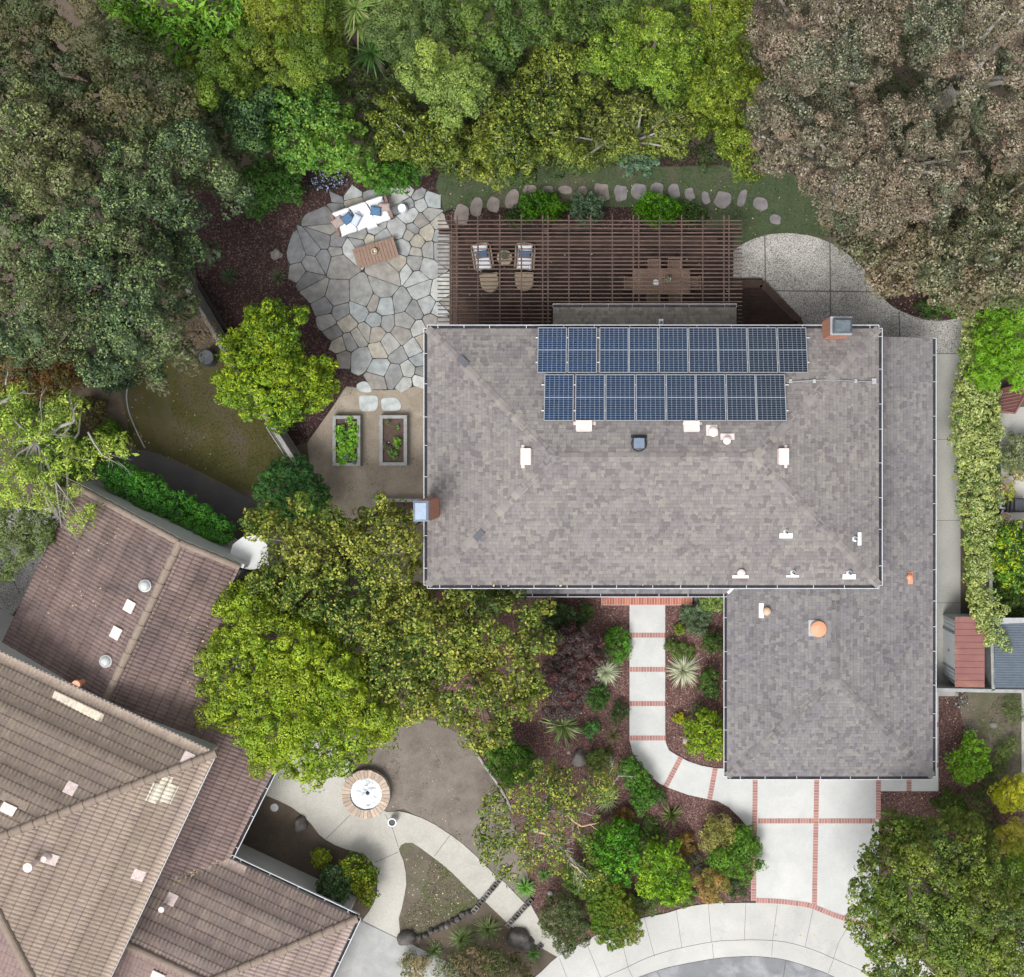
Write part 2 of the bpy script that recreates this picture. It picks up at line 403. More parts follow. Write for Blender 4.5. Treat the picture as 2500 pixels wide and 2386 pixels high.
M = dict(
    soil=m_noisy('soil', (.085, .066, .050), (.12, .095, .072), 1.5, .35, 30),
    dirt=m_noisy('bare_dirt', (.145, .122, .105), (.21, .182, .158), 1.6, .3, 30, c3=(.115, .095, .08), stain=(.085, .07, .06)),
    drylawn=m_noisy('dry_lawn', (.10, .085, .066), (.15, .128, .098), 1.4, .45, 28, c3=(.085, .10, .045), big=.9),
    lawn=m_noisy('lawn', (.048, .072, .036), (.075, .098, .048), 2.0, .45, 32, c3=(.11, .095, .07), big=.4),
    olive=m_noisy('olive_lawn', (.045, .046, .012), (.07, .06, .022), 1.0, .4, 34, c3=(.085, .068, .055), big=.3),
    sand=m_noisy('packed_sand', (.22, .185, .145), (.32, .275, .22), 1.0, .28, 36, c3=(.38, .33, .27), big=.35, stain=(.11, .09, .07)),
    mulch=m_chips('bark_mulch', [(.155, .083, .072), (.11, .056, .05), (.19, .11, .095), (.08, .042, .038), (.14, .07, .064), (.25, .16, .14), (.12, .062, .056)], 24),
    aggregate=m_chips('exposed_aggregate', [(.50, .48, .45), (.43, .415, .39), (.56, .545, .51), (.35, .34, .32), (.52, .50, .47), (.22, .215, .205)], 34, bump=.15),
    agg_light=m_noisy('light_aggregate', (.36, .345, .31), (.43, .415, .375), .8, .22, 38, c3=(.47, .455, .415), stain=(.27, .26, .235)),
    concrete=m_noisy('pale_concrete', (.42, .425, .42), (.475, .48, .472), 1.3, .07, 24, c3=(.50, .50, .485), big=.6, bump=.05, stain=(.355, .36, .355)),
    sidewalk=m_noisy('sidewalk_concrete', (.38, .376, .362), (.44, .436, .42), .8, .09, 24, c3=(.48, .475, .455), stain=(.28, .284, .284), bump=.08),
    sidepath=m_noisy('grey_concrete', (.30, .30, .28), (.35, .35, .325), .9, .12, 24, c3=(.38, .37, .335), stain=(.24, .235, .21)),
    greycon=m_noisy('driveway_concrete', (.26, .265, .265), (.33, .335, .33), .6, .14, 26, c3=(.42, .42, .41), stain=(.13, .135, .14)),
    darkpath=m_noisy('dark_path', (.07, .067, .068), (.10, .095, .093), 1.0, .2, 30),
    asphalt=m_noisy('asphalt', (.16, .168, .18), (.21, .218, .23), 1.2, .25, 45, c3=(.29, .30, .315), big=.9, stain=(.085, .09, .10)),
    joint=m_plain('joint_line', (.11, .105, .10), .95),
    grout=m_noisy('joint_soil', (.03, .027, .025), (.055, .05, .045), 3, .3, 30),
    stone=m_attr('flagstone', .8, .22, 3.2, bump=.15),
    rock=m_noisy('rock', (.15, .14, .13), (.23, .215, .20), 5, .3, 30, bump=.5),
    rock_dark=m_noisy('dark_rock', (.085, .078, .075), (.14, .128, .12), 5, .3, 30, bump=.5),
    rock_pink=m_noisy('pink_rock', (.36, .28, .24), (.46, .37, .32), 5, .2, 30, bump=.4),
    white=m_plain('white_paint', (.72, .74, .76), .5, var=.05),
    gutter=m_plain('gutter_paint', (.50, .52, .56), .45, var=.06),
    gutin=m_plain('gutter_debris', (.028, .027, .032), .95, var=.5, scale=14),
    wall=m_noisy('stucco', (.52, .53, .53), (.58, .59, .585), 1.5, .06, 40, bump=.1),
    shingle=m_shingle('shingle', (.90, .89, .90)), cap=m_shingle('cap_shingle', (.93, .915, .92)), cap_lo=m_shingle('lower_cap_shingle', (.78, .785, .82)),
    shingle_lo=m_shingle('lower_shingle', (.84, .85, .90)),
    shingle_old=m_shingle('porch_shingle', (.80, .79, .72)),
    tile_p=m_tile('roof_tile_mauve', [(.235, .172, .16), (.262, .192, .178), (.285, .21, .195), (.255, .182, .167), (.24, .18, .172)]),
    tile_t=m_tile('roof_tile_tan', [(.365, .292, .238), (.40, .322, .26), (.38, .30, .252), (.42, .345, .278), (.355, .282, .242)], moss=(.34, .27, .245)),
    tile_m=m_tile('roof_tile_pink', [(.37, .29, .265), (.41, .33, .30), (.36, .275, .25), (.45, .36, .31), (.33, .26, .245)], moss=(.28, .22, .20)),
    ridge=m_noisy('ridge_tile', (.215, .17, .14), (.265, .213, .175), 3, .25, 25),
    band=m_brick('brick_band'),
    step=m_brick('brick_step', .104, ((.37, .13, .095), (.31, .115, .09), (.42, .17, .12)), (.52, .42, .37), .12),
    cbrick=m_wall_brick('chimney_brick'),
    panel=m_panel(), alu=m_plain('aluminium', (.46, .48, .51), .35, .6, var=.04),
    flash=m_noisy('pinkish_flashing', (.62, .52, .50), (.74, .65, .62), 6, .12, 20, rough=.6),
    flashw=m_plain('white_flashing', (.70, .72, .75), .5, var=.07),
    orange=m_plain('orange_cap', (.62, .27, .16), .5, var=.1),
    tan=m_plain('tan_cap', (.50, .36, .24), .6),
    black=m_plain('black_metal', (.018, .018, .02), .5),
    dgrey=m_plain('dark_metal', (.085, .105, .12), .42, .3, var=.3, scale=5),
    bluecap=m_plain('blue_grey_metal', (.20, .25, .33), .4, .3, var=.1),
    lead=m_plain('grey_metal', (.30, .31, .32), .5, .3),
    redwood=m_noisy('pergola_wood', (.09, .061, .052), (.135, .092, .077), 4, .25, 30, c3=(.066, .05, .044), big=1.2),
    deck=m_noisy('deck_wood', (.030, .019, .016), (.048, .030, .025), 3, .3, 30, c3=(.07, .043, .035), big=.8),
    deckl=m_noisy('deck_border_wood', (.055, .036, .03), (.085, .056, .046), 3, .3, 30),
    teak=m_noisy('teak', (.19, .13, .098), (.26, .18, .138), 4, .25, 28),
    sofaw=m_noisy('sofa_wood', (.20, .125, .10), (.29, .19, .155), 6, .2, 28),
    table=m_noisy('table_wood', (.215, .145, .112), (.27, .187, .147), 5, .18, 30),
    cushion=m_plain('white_fabric', (.74, .76, .80), .9, var=.05, scale=9),
    blue=m_noisy('blue_fabric', (.055, .125, .235), (.12, .21, .34), 28, .3, 60, rough=.95),
    taupe=m_noisy('taupe_fabric', (.30, .235, .22), (.38, .305, .29), 14, .1, 60, rough=.95),
    wicker=m_noisy('wicker', (.35, .28, .20), (.46, .38, .28), 14, .25, 60),
    greywood=m_noisy('weathered_wood', (.24, .245, .245), (.34, .345, .345), 5, .2, 30),
    fence=m_noisy('fence_wood', (.20, .195, .185), (.30, .29, .275), 5, .25, 30),
    fence_d=m_noisy('dark_fence_wood', (.06, .052, .047), (.10, .088, .08), 5, .25, 30),
    bedsoil=m_noisy('bed_soil', (.075, .052, .042), (.12, .085, .07), 6, .4, 40),
    shedred=m_noisy('shed_roof_red', (.20, .092, .085), (.24, .115, .105), 1.5, .14, 30, c3=(.29, .155, .11), big=.8, stain=(.10, .07, .06)),
    shedwhite=m_plain('shed_metal', (.60, .64, .67), .5, var=.05),
    shedblue=m_noisy('shed_roof_blue', (.085, .108, .135), (.11, .135, .162), 3, .15, 30, stain=(.24, .21, .20)),
    bark=m_noisy('bark', (.12, .095, .075), (.19, .155, .125), 8, .3, 40, bump=.5),
    palebark=m_noisy('pale_bark', (.26, .245, .225), (.38, .36, .33), 8, .25, 40, bump=.4),
    tanbark=m_noisy('peeling_bark', (.40, .27, .17), (.50, .37, .26), 8, .25, 40, bump=.4),
    fstone=m_attr('fountain_stone', .85, .15, 8),
    water=m_noisy('foaming_water', (.30, .34, .38), (.50, .54, .58), 3.5, .25, 14, c3=(.12, .14, .16), big=2.4, rough=.25, bump=.35, spec=.6),
    leaf=m_leaf(), blade=m_leaf('grass_blades', .15, .5), petal=m_leaf('petals', .2, .7),
    glass=m_plain('window_glass', (.04, .05, .06), .08, spec=.8), ceramic=m_plain('ceramic', (.66, .68, .74), .35, var=.05),
    pink=m_plain('pink_balloon', (.62, .10, .25), .5), tancard=m_plain('cardboard', (.45, .31, .23), .8),
    brownp=m_plain('brown_paint', (.085, .03, .024), .6, var=.25),
    dplastic=m_plain('dark_plastic', (.045, .05, .06), .5), frost=m_plain('frosted_dome', (.42, .45, .44), .3, var=.12, scale=10),
)
M['tile_y'] = m_tile('roof_tile_cream', [(.56, .51, .43), (.62, .57, .48), (.50, .44, .36)], moss=(.50, .42, .30))
M['flash2'] = m_noisy('mottled_flashing', (.44, .36, .345), (.60, .50, .48), 9, .25, 26, rough=.8)

M['patch'] = m_plain('dark_shingle_patch', (.10, .10, .115), .95)
M['mulch_shade'] = m_chips('shade_painted_mulch', [(.055, .028, .027), (.036, .018, .017), (.07, .04, .036), (.028, .015, .014), (.05, .024, .024), (.12, .085, .075), (.042, .02, .02)], 21)  # bark mulch again, with the trees' shade put into its darker colours
# ------------------------------------------------------------------ foliage
def quads_obj(name, V, cols, mat, parent=None):
    """V (n,4,3) world coordinates, cols (n,3)"""
    n = len(V); org = np.array(ORG[parent] if parent is not None else (0, 0, 0))
    me = bpy.data.meshes.new(name); me.vertices.add(n * 4); me.loops.add(n * 4); me.polygons.add(n)
    me.vertices.foreach_set('co', (V - org).astype(np.float32).ravel())
    me.loops.foreach_set('vertex_index', np.arange(n * 4, dtype=np.int32))
    me.polygons.foreach_set('loop_start', np.arange(0, n * 4, 4, dtype=np.int32))
    me.polygons.foreach_set('loop_total', np.full(n, 4, dtype=np.int32))
    at = me.attributes.new('Col', 'FLOAT_COLOR', 'FACE')
    at.data.foreach_set('color', np.hstack([np.clip(cols, .002, 1), np.ones((n, 1))]).astype(np.float32).ravel())
    me.materials.append(mat); me.update(calc_edges=True)
    o = bpy.data.objects.new(name, me); COL.objects.link(o)
    if parent is not None: o.parent = parent
    ORG[o] = Vector(org); return o
def unit(v): return v / (np.linalg.norm(v, axis=1, keepdims=True) + 1e-9)
def leaf_quads(C, N, L, W, rng):
    n = len(C); t = unit(np.cross(N, unit(rng.normal(size=(n, 3))))); s = np.cross(N, t)
    k = np.clip(rng.lognormal(-.06, .33, (n, 1)), .45, 2.0); t = t * L * k / 2; s = s * W * k / 2; dz = N * W * .18 * k
    return np.stack([C - t - dz * .4, C + s + dz, C + t - dz * .6, C - s + dz], 1)
def spots(poly, spacing, rng, margin):
    p = np.asarray(poly); x0, y0 = p.min(0); x1, y1 = p.max(0)
    n = int((x1 - x0) * (y1 - y0) / spacing ** 2 * 9) + 40
    X = rng.uniform(x0, x1, n); Y = rng.uniform(y0, y1, n)
    m = inside(p, X, Y); X, Y = X[m], Y[m]; d = edge_dist(p, X, Y); m = d > margin; X, Y, d = X[m], Y[m], d[m]
    keep = []; KX = np.empty(len(X)); KY = np.empty(len(X)); k = 0
    for i in range(len(X)):
        if k == 0 or ((KX[:k] - X[i]) ** 2 + (KY[:k] - Y[i]) ** 2).min() > spacing ** 2:
            KX[k] = X[i]; KY[k] = Y[i]; k += 1; keep.append(i)
    keep = np.array(keep, int); return X[keep], Y[keep], d[keep]
def ellipse(cx, cy, rx, ry=None, n=22, j=.14, seed=0, rot=0.0):
    ry = ry or rx; r = random.Random(seed + int(cx * 7 + cy)); out = []
    ph = [r.uniform(0, 6.28) for _ in range(3)]
    for i in range(n):
        t = 2 * math.pi * i / n
        k = 1 + j * (math.sin(2 * t + ph[0]) * .5 + math.sin(3 * t + ph[1]) * .6 + math.sin(5 * t + ph[2]) * .5) + r.uniform(-j, j) * .4
        x, y = rx * k * math.cos(t), ry * k * math.sin(t)
        out.append((cx + x * math.cos(rot) - y * math.sin(rot), cy + x * math.sin(rot) + y * math.cos(rot)))
    return out
def crown(name, poly, ze, zt, rc, leaf, cover, pal, parent, seed=0, bough=.5, bscale=1.6, squash=.75, tip=None, tipf=.25, drop=0.0, under=.35, patch=2.2, droop=0.0, flatf=.6, sub=0.0, ragged=.12, mat=None, horiz=.2, spread=1.2, sat=1.08, dark=1.0, fine=.74):
    """a crown of leaf clumps filling a photo outline; ze/zt heights of its rim and top (m)"""
    rng = np.random.default_rng(seed + 77); zm = ze * .5 + zt * .5; s = S(zm)
    X, Y, d = spots(poly, rc * s * spread, rng, rc * s * ragged)
    dm = max(d.max(), 1) * flatf; f = np.clip(d / dm, 0, 1); f = np.sqrt(1 - (1 - f) ** 2)
    Z = ze + (zt - ze) * f
    wx = (X - CX) / s; wy = (CY - Y) / s
    bn = np.array([mnoise.noise(Vector((a / bscale, b / bscale, seed * 3.1))) for a, b in zip(wx, wy)])
    Z = Z + bn * bough * 2.3 + rng.uniform(-.35, .35, len(X)) * rc * 2
    Z = np.maximum(Z, rc * squash * .7 + .02)
    if drop: k = rng.random(len(X)) > drop; X, Y, Z, bn = X[k], Y[k], Z[k], bn[k]
    pn = np.array([mnoise.noise(Vector((a / patch, b / patch, 9 + seed))) for a, b in zip((X - CX) / s, (CY - Y) / s)])
    ss = F / (H - Z); C = np.stack([(X - CX) / ss, (CY - Y) / ss, Z], 1)
    pc = np.array([p[:3] for p in pal]) * dark; k = len(pal); leaf = (leaf[0] * fine, leaf[1] * fine)
    PC = []; PN = []; PK = []; PL = []
    la = leaf[0] * leaf[1] / 2
    jit = lambda dz: C - np.array([0, 0, rc * dz]) + rng.normal(0, rc * .35, C.shape) * np.array([1, 1, .4])
    k3 = 3; off = unit(rng.normal(size=(len(C) * k3, 3)) * np.array([1, 1, .8]) + np.array([0, 0, .35])) * rc * rng.uniform(.6, 1.05, (len(C) * k3, 1)) * np.array([1, 1, squash])
    layers = [(C, 1.0, cover * 1.1, 1.0), (np.repeat(C, k3, 0) + off, .36, cover * 1.25, 1.0)]
    if under: layers += [(jit(.9), 1.0, cover * under * 1.7, 1.3), (jit(1.9), .95, cover * under * 3.4, 2.0)]
    for CC, sc, cv, lk in layers:
        rep = len(CC) // len(C)
        for i in range(len(CC)):
            r = rc * rng.uniform(.62, 1.3) * sc
            n = max(6, int(2 * math.pi * r * r * cv / (la * lk * lk) * .5))
            u = rng.normal(size=(n, 3)); u[:, 2] = np.abs(u[:, 2]) * 1.0 - .32; u = unit(u)
            # lumpy surface: a few sub lobes
            lob = unit(rng.normal(size=(9, 3)) + np.array([0, 0, .6])); q = (u @ lob.T).max(1)
            rr = r * (.58 + .50 * np.clip((q - .65) / .35, 0, 1)) * np.clip(rng.normal(.98, .07, n), .7, 1.2)
            p = u * rr[:, None] * rng.uniform(.78, 1.22, (1, 3)); p[:, 2] *= squash
            if droop: p[:, 2] -= droop * (np.hypot(p[:, 0], p[:, 1]) / r) ** 2 * r
            PC.append(CC[i] + p); nn = unit(u + np.array([0, 0, horiz]) + rng.normal(0, .33, (n, 3))); PN.append(nn); PL.append(np.full((n, 1), lk))
            idx = (pn[i // rep] * .75 + .5 + rng.normal(0, .16)) * k
            base = pc[int(np.clip(idx, 0, k - 1))] * rng.uniform(.74, 1.24)
            cl = base * rng.uniform(.84, 1.18, (n, 1)) * (1 + rng.normal(0, .03, (n, 3)))
            if tip is not None and lk == 1:
                m = (rng.random(n) < tipf * (.15 + 1.5 * np.clip((q - .72) / .28, 0, 1))) & (u[:, 2] > .05)
                cl[m] = (np.array(tip) * .72 + base * .28) * rng.uniform(.8, 1.15, (m.sum(), 1))
            PK.append(cl)
    PC = np.vstack(PC); PN = np.vstack(PN); PK = np.vstack(PK); PL = np.vstack(PL)
    lum = PK.mean(1, keepdims=True); PK = np.clip(lum + (PK - lum) * sat, .004, 1)
    PC[:, 2] = np.maximum(PC[:, 2], .015)
    crown.C = C
    return quads_obj(name, leaf_quads(PC, PN, leaf[0] * PL, leaf[1] * PL, rng), PK, mat or M['leaf'], parent)
def limbs(parent, base, C, rad, bark='bark', k=7, seed=0, name='trunk', tipz=-.25):
    """tapered trunk with limbs that reach into the crown clumps"""
    r = random.Random(seed); mb = MB(); base = Vector(base); cz = float(C[:, 2].mean())
    top = Vector((float(C[:, 0].mean()), float(C[:, 1].mean()), cz * .62))
    mid = base.lerp(top, .5) + Vector((r.uniform(-.1, .1), r.uniform(-.1, .1), 0))
    mb.tube([base, mid, top], [rad * 1.25, rad, rad * .75], 9)
    for _ in range(k):
        c = Vector(C[r.randrange(len(C))]); c.z += tipz
        m = top.lerp(c, .5) + Vector((r.uniform(-.2, .2), r.uniform(-.2, .2), r.uniform(-.1, .25)))
        mb.tube([top, m, c], [rad * .55, rad * .32, rad * .12], 6)
    return mb.build(name, M[bark], parent, smooth=True)
def tree(name, label, cat, poly, ze, zt, rc, leaf, cover, pal, trunk=.16, bark='bark', group=None, seed=0, nl=None, **kw):
    A = sum(p[0] * q[1] - q[0] * p[1] for p, q in zip(poly, poly[1:] + poly[:1])) or 1
    cx = sum((p[0] + q[0]) * (p[0] * q[1] - q[0] * p[1]) for p, q in zip(poly, poly[1:] + poly[:1])) / (3 * A); cy = sum((p[1] + q[1]) * (p[0] * q[1] - q[0] * p[1]) for p, q in zip(poly, poly[1:] + poly[:1])) / (3 * A)
    zc = (ze + zt) / 2; b = P(cx, cy, zc); b.z = 0
    t = thing(name, label, cat, b, group)
    crown('crown', poly, ze, zt, rc, leaf, cover, pal, t, seed=seed, **kw)
    limbs(t, b, crown.C, trunk, bark, seed=seed, k=nl or (6 if zt > 2.5 else 3), name='trunk' if zt > 1.6 else 'stem', tipz=-.25 if nl is None else rc * .55)
    return t
def shrub(name, label, cx, cy, rx, ry, h, pal, leaf=(.07, .04), cat='shrub', group=None, cover=1.2, rc=None, seed=0, poly=None, **kw):
    kw.setdefault('bough', .05); kw.setdefault('under', .25); kw.setdefault('patch', .8); kw.setdefault('ragged', .1)
    rc = rc or max(.07, min(.2, rx / 62 * .32))
    if poly is None: poly = ellipse(cx, cy, rx, ry, seed=seed)
    return tree(name, label, cat, poly, h * .35, h, rc, leaf, cover, pal, trunk=.02 + .02 * h, group=group, seed=seed + int(cx), **kw)
def blades_obj(name, c, n, L, Wd, cols, parent, seed=0, el=(15, 80), droop=.5, seg=3, twist=.3, rmin=.02, mat=None):
    """arching blades from one crown point"""
    rng = np.random.default_rng(seed + 5); c = np.array(c); az = rng.uniform(0, 2 * math.pi, n); e = np.radians(rng.uniform(el[0], el[1], n))
    Ls = L * rng.uniform(.65, 1.1, n); V = []; K = []
    d = np.stack([np.cos(az) * np.cos(e), np.sin(az) * np.cos(e), np.sin(e)], 1)
    side = np.stack([-np.sin(az), np.cos(az), rng.uniform(-twist, twist, n)], 1); side = unit(side)
    col = np.array(cols)[rng.integers(0, len(cols), n)] * rng.uniform(.75, 1.25, (n, 1))
    prev = None
    for i in range(seg + 1):
        t = i / seg; p = c + d * (Ls * t)[:, None] + d * rmin; p[:, 2] -= droop * Ls * t * t; p[:, 2] = np.maximum(p[:, 2], c[2] * .2 + .01)
        w_ = side * (Wd * (1 - t) ** .6 * (.5 + .5 * min(1, t * 4 + .4)) / 2 + .0012)
        cur = (p - w_, p + w_)
        if prev is not None: V.append(np.stack([prev[0], cur[0], cur[1], prev[1]], 1)); K.append(col * (1 + .15 * t))
        prev = cur
    return quads_obj(name, np.concatenate(V), np.concatenate(K), mat or M['blade'], parent)
def tuft(name, label, px, py, L, n, Wd, cols, z=.06, cat='plant', group=None, seed=0, heads=1, **kw):
    t = thing(name, label, cat, P(px, py, 0), group)
    blades_obj('leaves', P(px, py, z), n, L, Wd, cols, t, seed=seed + int(px), **kw)
    return t
def rock(name, label, px, py, rx, ry, h, mat='rock', seed=0, rz=0.0, z=0.0, group=None, cat='rock', flat=False):
    s = S(z); bm = bmesh.new(); bmesh.ops.create_icosphere(bm, subdivisions=3, radius=1)
    c = P(px, py, z)
    for v in bm.verts:
        n = mnoise.noise(v.co * 1.3 + Vector((seed * 5.3, px * .1, 0))) * .35 + mnoise.noise(v.co * 3 + Vector((seed, 0, py))) * .12
        q = v.co * (1 + n)
        zz = max(-.25, min(q.z, .62 if flat else 2)) 
        v.co = Vector((q.x * rx / s, q.y * ry / s, zz * h / (.62 if flat else 1)))
    bmesh.ops.rotate(bm, verts=bm.verts, matrix=Matrix.Rotation(rz, 3, 'Z'))
    me = bpy.data.meshes.new(name); bm.to_mesh(me); bm.free(); me.polygons.foreach_set('use_smooth', [True] * len(me.polygons)); me.materials.append(M[mat])
    o = bpy.data.objects.new(name, me); COL.objects.link(o); o.location = c; ORG[o] = c
    return tag(o, label, cat, group)
def scatter(name, poly, n, z, L, W, cols, seed=0, kind='stuff', up=False, h=.05, mat=None, zf=None, clear=None, patch=None):
    rng = np.random.default_rng(seed + 21); p = np.asarray(poly); x0, y0 = p.min(0); x1, y1 = p.max(0)
    X = rng.uniform(x0, x1, n); Y = rng.uniform(y0, y1, n); m = inside(p, X, Y)
    for c in clear or []: m &= ~inside(np.asarray(c), X, Y)
    if patch is not None: m &= np.array([mnoise.noise(Vector((a / 45, b / 45, seed * 1.7))) + .5 * mnoise.noise(Vector((a / 14, b / 14, seed))) for a, b in zip(X, Y)]) > patch
    X, Y = X[m], Y[m]; s = S(z)
    C = np.stack([(X - CX) / s, (CY - Y) / s, np.full(len(X), z)], 1); k = len(C)
    if zf is not None: C[:, 2] = [zf(a, b) for a, b in zip(C[:, 0], C[:, 1])]
    if up:
        N = unit(np.stack([rng.normal(size=k), rng.normal(size=k), rng.uniform(.2, .9, k)], 1)); C[:, 2] += rng.uniform(.2, 1, k) * h
    else: N = unit(np.stack([rng.normal(0, .25, k), rng.normal(0, .25, k), np.ones(k)], 1)); C[:, 2] += .012
    K = np.array(cols)[rng.integers(0, len(cols), k)] * rng.uniform(.7, 1.3, (k, 1))
    o = quads_obj(name, leaf_quads(C, N, L, W, rng), K, mat or M['leaf']); o['kind'] = kind; return o

# ------------------------------------------------------------------ ground, beds, lawns (each sheet a few mm above the one below)
g = MB(); g.face([(-160, -160, 0), (160, -160, 0), (160, 160, 0), (-160, 160, 0)]); tag(g.build('ground', M['soil']), kind='structure')
slab('mulch_bed_back', Dp([(330, 330), (560, 330), (850, 300), (1250, 280), (1950, 300), (1966, 600), (1860, 620), (1700, 600), (1600, 455), (1430, 455), (1060, 430), (1060, 620), (860, 640), (830, 750), (660, 745), (640, 780), (590, 850), (555, 860), (470, 740), (330, 520)]), 0, .006, M['mulch_shade'])
slab('mulch_bed_front', [(1092, 1440), (1535, 1440), (1780, 1440), (1780, 1890), (1860, 2040), (1836, 2206), (1792, 2207), (1729, 2209), (1673, 2218), (1623, 2233), (1571, 2243), (1514, 2264), (1448, 2290), (1362, 2340), (1318, 2378), (1262, 2210), (1290, 2080), (1218, 1921), (1135, 1800), (1000, 1560), (1040, 1440)], 0, .006, M['mulch'])
slab('mulch_bed_side', [(2278, 1690), (2500, 1690), (2520, 2130), (2150, 2130), (2140, 1890), (2270, 1890)], 0, .006, M['mulch'])
slab('dry_ground', [(2352, 1693), (2505, 1693), (2505, 1960), (2440, 1965), (2400, 1900), (2365, 1830), (2350, 1760)], .006, .010, M['drylawn'], smooth=3)
slab('lawn_back', Dp([(845, 330), (1000, 320), (1300, 320), (1480, 320), (1570, 370), (1592, 455), (1500, 452), (1420, 470), (1340, 440), (1340, 400), (870, 400), (858, 425), (848, 385)]), .006, .012, M['lawn'], smooth=2)
slab('lawn_left', Dp([(232, 700), (330, 690), (430, 690), (560, 860), (500, 955), (440, 935), (330, 880), (265, 870), (240, 790)]), .0, .008, M['olive'], smooth=2)
slab('dirt_yard_left', Dp([(-10, 740), (235, 700), (245, 800), (270, 868), (200, 900), (-10, 900)]), 0, .006, M['soil'])
slab('courtyard_ground', Dp([(640, 780), (665, 742), (725, 750), (800, 740), (870, 720), (870, 1120), (720, 1120), (600, 960), (590, 850)]), .006, .011, M['sand'])
slab('dirt_lawn', [(760, 1780), (900, 1740), (1060, 1760), (1135, 1800), (1218, 1921), (1268, 2050), (1300, 2190), (1255, 2240), (1205, 2140), (1130, 2060), (1050, 2010), (985, 1975), (930, 1990), (880, 1880), (800, 1850)], 0, .009, M['dirt'])
slab('entry_bed', T(600, 1786, [(120, 480), (250, 505), (350, 550), (440, 620), (500, 690), (550, 760), (600, 800), (740, 865), (880, 910), (945, 970), (980, 1060), (982, 1170), (950, 1280), (860, 1400), (500, 1200), (-60, 860), (0, 690)]), 0, .008, M['soil'])
slab('wedge_lawn', T(600, 1786, [(1130, 870), (1145, 840), (1180, 822), (1230, 822), (1370, 915), (1530, 1045), (1720, 1240), (1660, 1300), (1560, 1350), (1400, 1430), (1280, 1500), (1150, 1480), (1130, 1380), (1180, 1130), (1175, 980)]), .004, .011, M['drylawn'], smooth=3)
slab('bottom_bed', [(990, 2290), (1120, 2240), (1245, 2258), (1314, 2310), (1362, 2338), (1318, 2378), (1320, 2440), (1000, 2440), (1110, 2365)], .002, .010, M['soil'])
slab('neighbour_yard_right', [(2425, 990), (2560, 990), (2560, 1690), (2425, 1690)], 0, .004, M['lawn'])
slab('pebble_strip', [(2470, 2300), (2520, 2290), (2520, 2400), (2450, 2400)], .006, .016, M['aggregate'])

# paths and drives
slab('side_walkway', [(2200, 862), (2345, 862), (2345, 1510), (2340, 1700), (2200, 1700)], 0, .03, M['sidepath'])
patio = slab('aggregate_patio', catmull([(1760, 640), (1800, 605), (1825, 590), (1850, 580), (1883, 572), (1933, 570), (1982, 577), (2015, 588), (2045, 603), (2075, 625), (2098, 645), (2114, 663), (2141, 709), (2157, 729), (2180, 749), (2204, 762), (2247, 778), (2280, 783), (2313, 782), (2359, 773)], 3, False) + [(2366, 863), (1950, 866), (1760, 800)], .0, .05, M['aggregate'])
mb = MB()
for a, b in (((1867, 572), (1869, 700)), ((2026, 560), (2028, 790)), ((1890, 710), (2150, 713)), ((2195, 762), (2197, 830)), ((2250, 863), (2336, 864))):
    mb.bar(P(*a, .0505), P(*b, .0505), .05 if a[0] != 2250 else .035, .004)
mb.build('patio_joint', M['joint'], patio)
mb = MB()
for y in (1073, 1271, 1472): mb.bar(P(2250, y, .0305), P(2345, y, .0305), .018, .004)
mb.build('walkway_joint', M['joint'], bpy.data.objects['side_walkway'])
slab('curb_strip_right', [(2494, 1690), (2540, 1690), (2540, 1925), (2494, 1925)], 0, .06, M['sidepath'])

WL = [(1537, 1470), (1537, 1806), (1544, 1836), (1555, 1855), (1567, 1869), (1580, 1885), (1594, 1900), (1610, 1913), (1630, 1923), (1680, 1941), (1726, 1951), (1752, 1956), (1779, 1971), (1805, 1996), (1829, 2024), (1840, 2045)]
WR = [(1850, 2045), (1850, 1880), (1746, 1876), (1713, 1870), (1680, 1859), (1657, 1847), (1633, 1832), (1625, 1812), (1624, 1786), (1624, 1470)]
slab('front_walkway', WL + WR, 0, .06, M['concrete'])
slab('driveway', [(1842, 1870), (2146, 1870), (2146, 2010), (2146, 2300), (2101, 2256), (2032, 2233), (1982, 2213), (1916, 2203), (1842, 2199)], 0, .061, M['concrete'])
slab('side_apron', [(2146, 1870), (2259, 1870), (2259, 1690), (2291, 1690), (2291, 1932), (2146, 1932)], 0, .062, M['concrete'])
arc_out = [(1180, 2500), (1240, 2440), (1318, 2376), (1362, 2336), (1448, 2288), (1514, 2262), (1571, 2241), (1623, 2231), (1673, 2216), (1729, 2207), (1792, 2205), (1850, 2205), (1903, 2207), (1982, 2219), (2032, 2240), (2101, 2262), (2180, 2298), (2250, 2345), (2310, 2410), (2360, 2490)]
arc_in = [(1380, 2440), (1430, 2412), (1481, 2386), (1531, 2364), (1580, 2341), (1647, 2320), (1739, 2302), (1792, 2298), (1850, 2297), (1916, 2302), (1982, 2320), (2048, 2348), (2134, 2386), (2180, 2420)]
arc_gut = [(1460, 2425), (1510, 2400), (1557, 2386), (1600, 2371), (1647, 2358), (1739, 2341), (1792, 2336), (1850, 2335), (1916, 2343), (1982, 2363), (2022, 2378), (2060, 2400), (2110, 2440)]
sw = slab('sidewalk', catmull(arc_out, 3, False) + catmull(arc_in, 3, False)[::-1], 0, .055, M['sidewalk'])
cb = slab('kerb_gutter', catmull(arc_in, 3, False) + catmull(arc_gut, 3, False)[::-1], 0, .035, M['sidewalk'])
slab('road', catmull(arc_gut, 3, False) + [(2200, 2700), (1400, 2700)], 0, .02, M['asphalt'])
mb = MB()
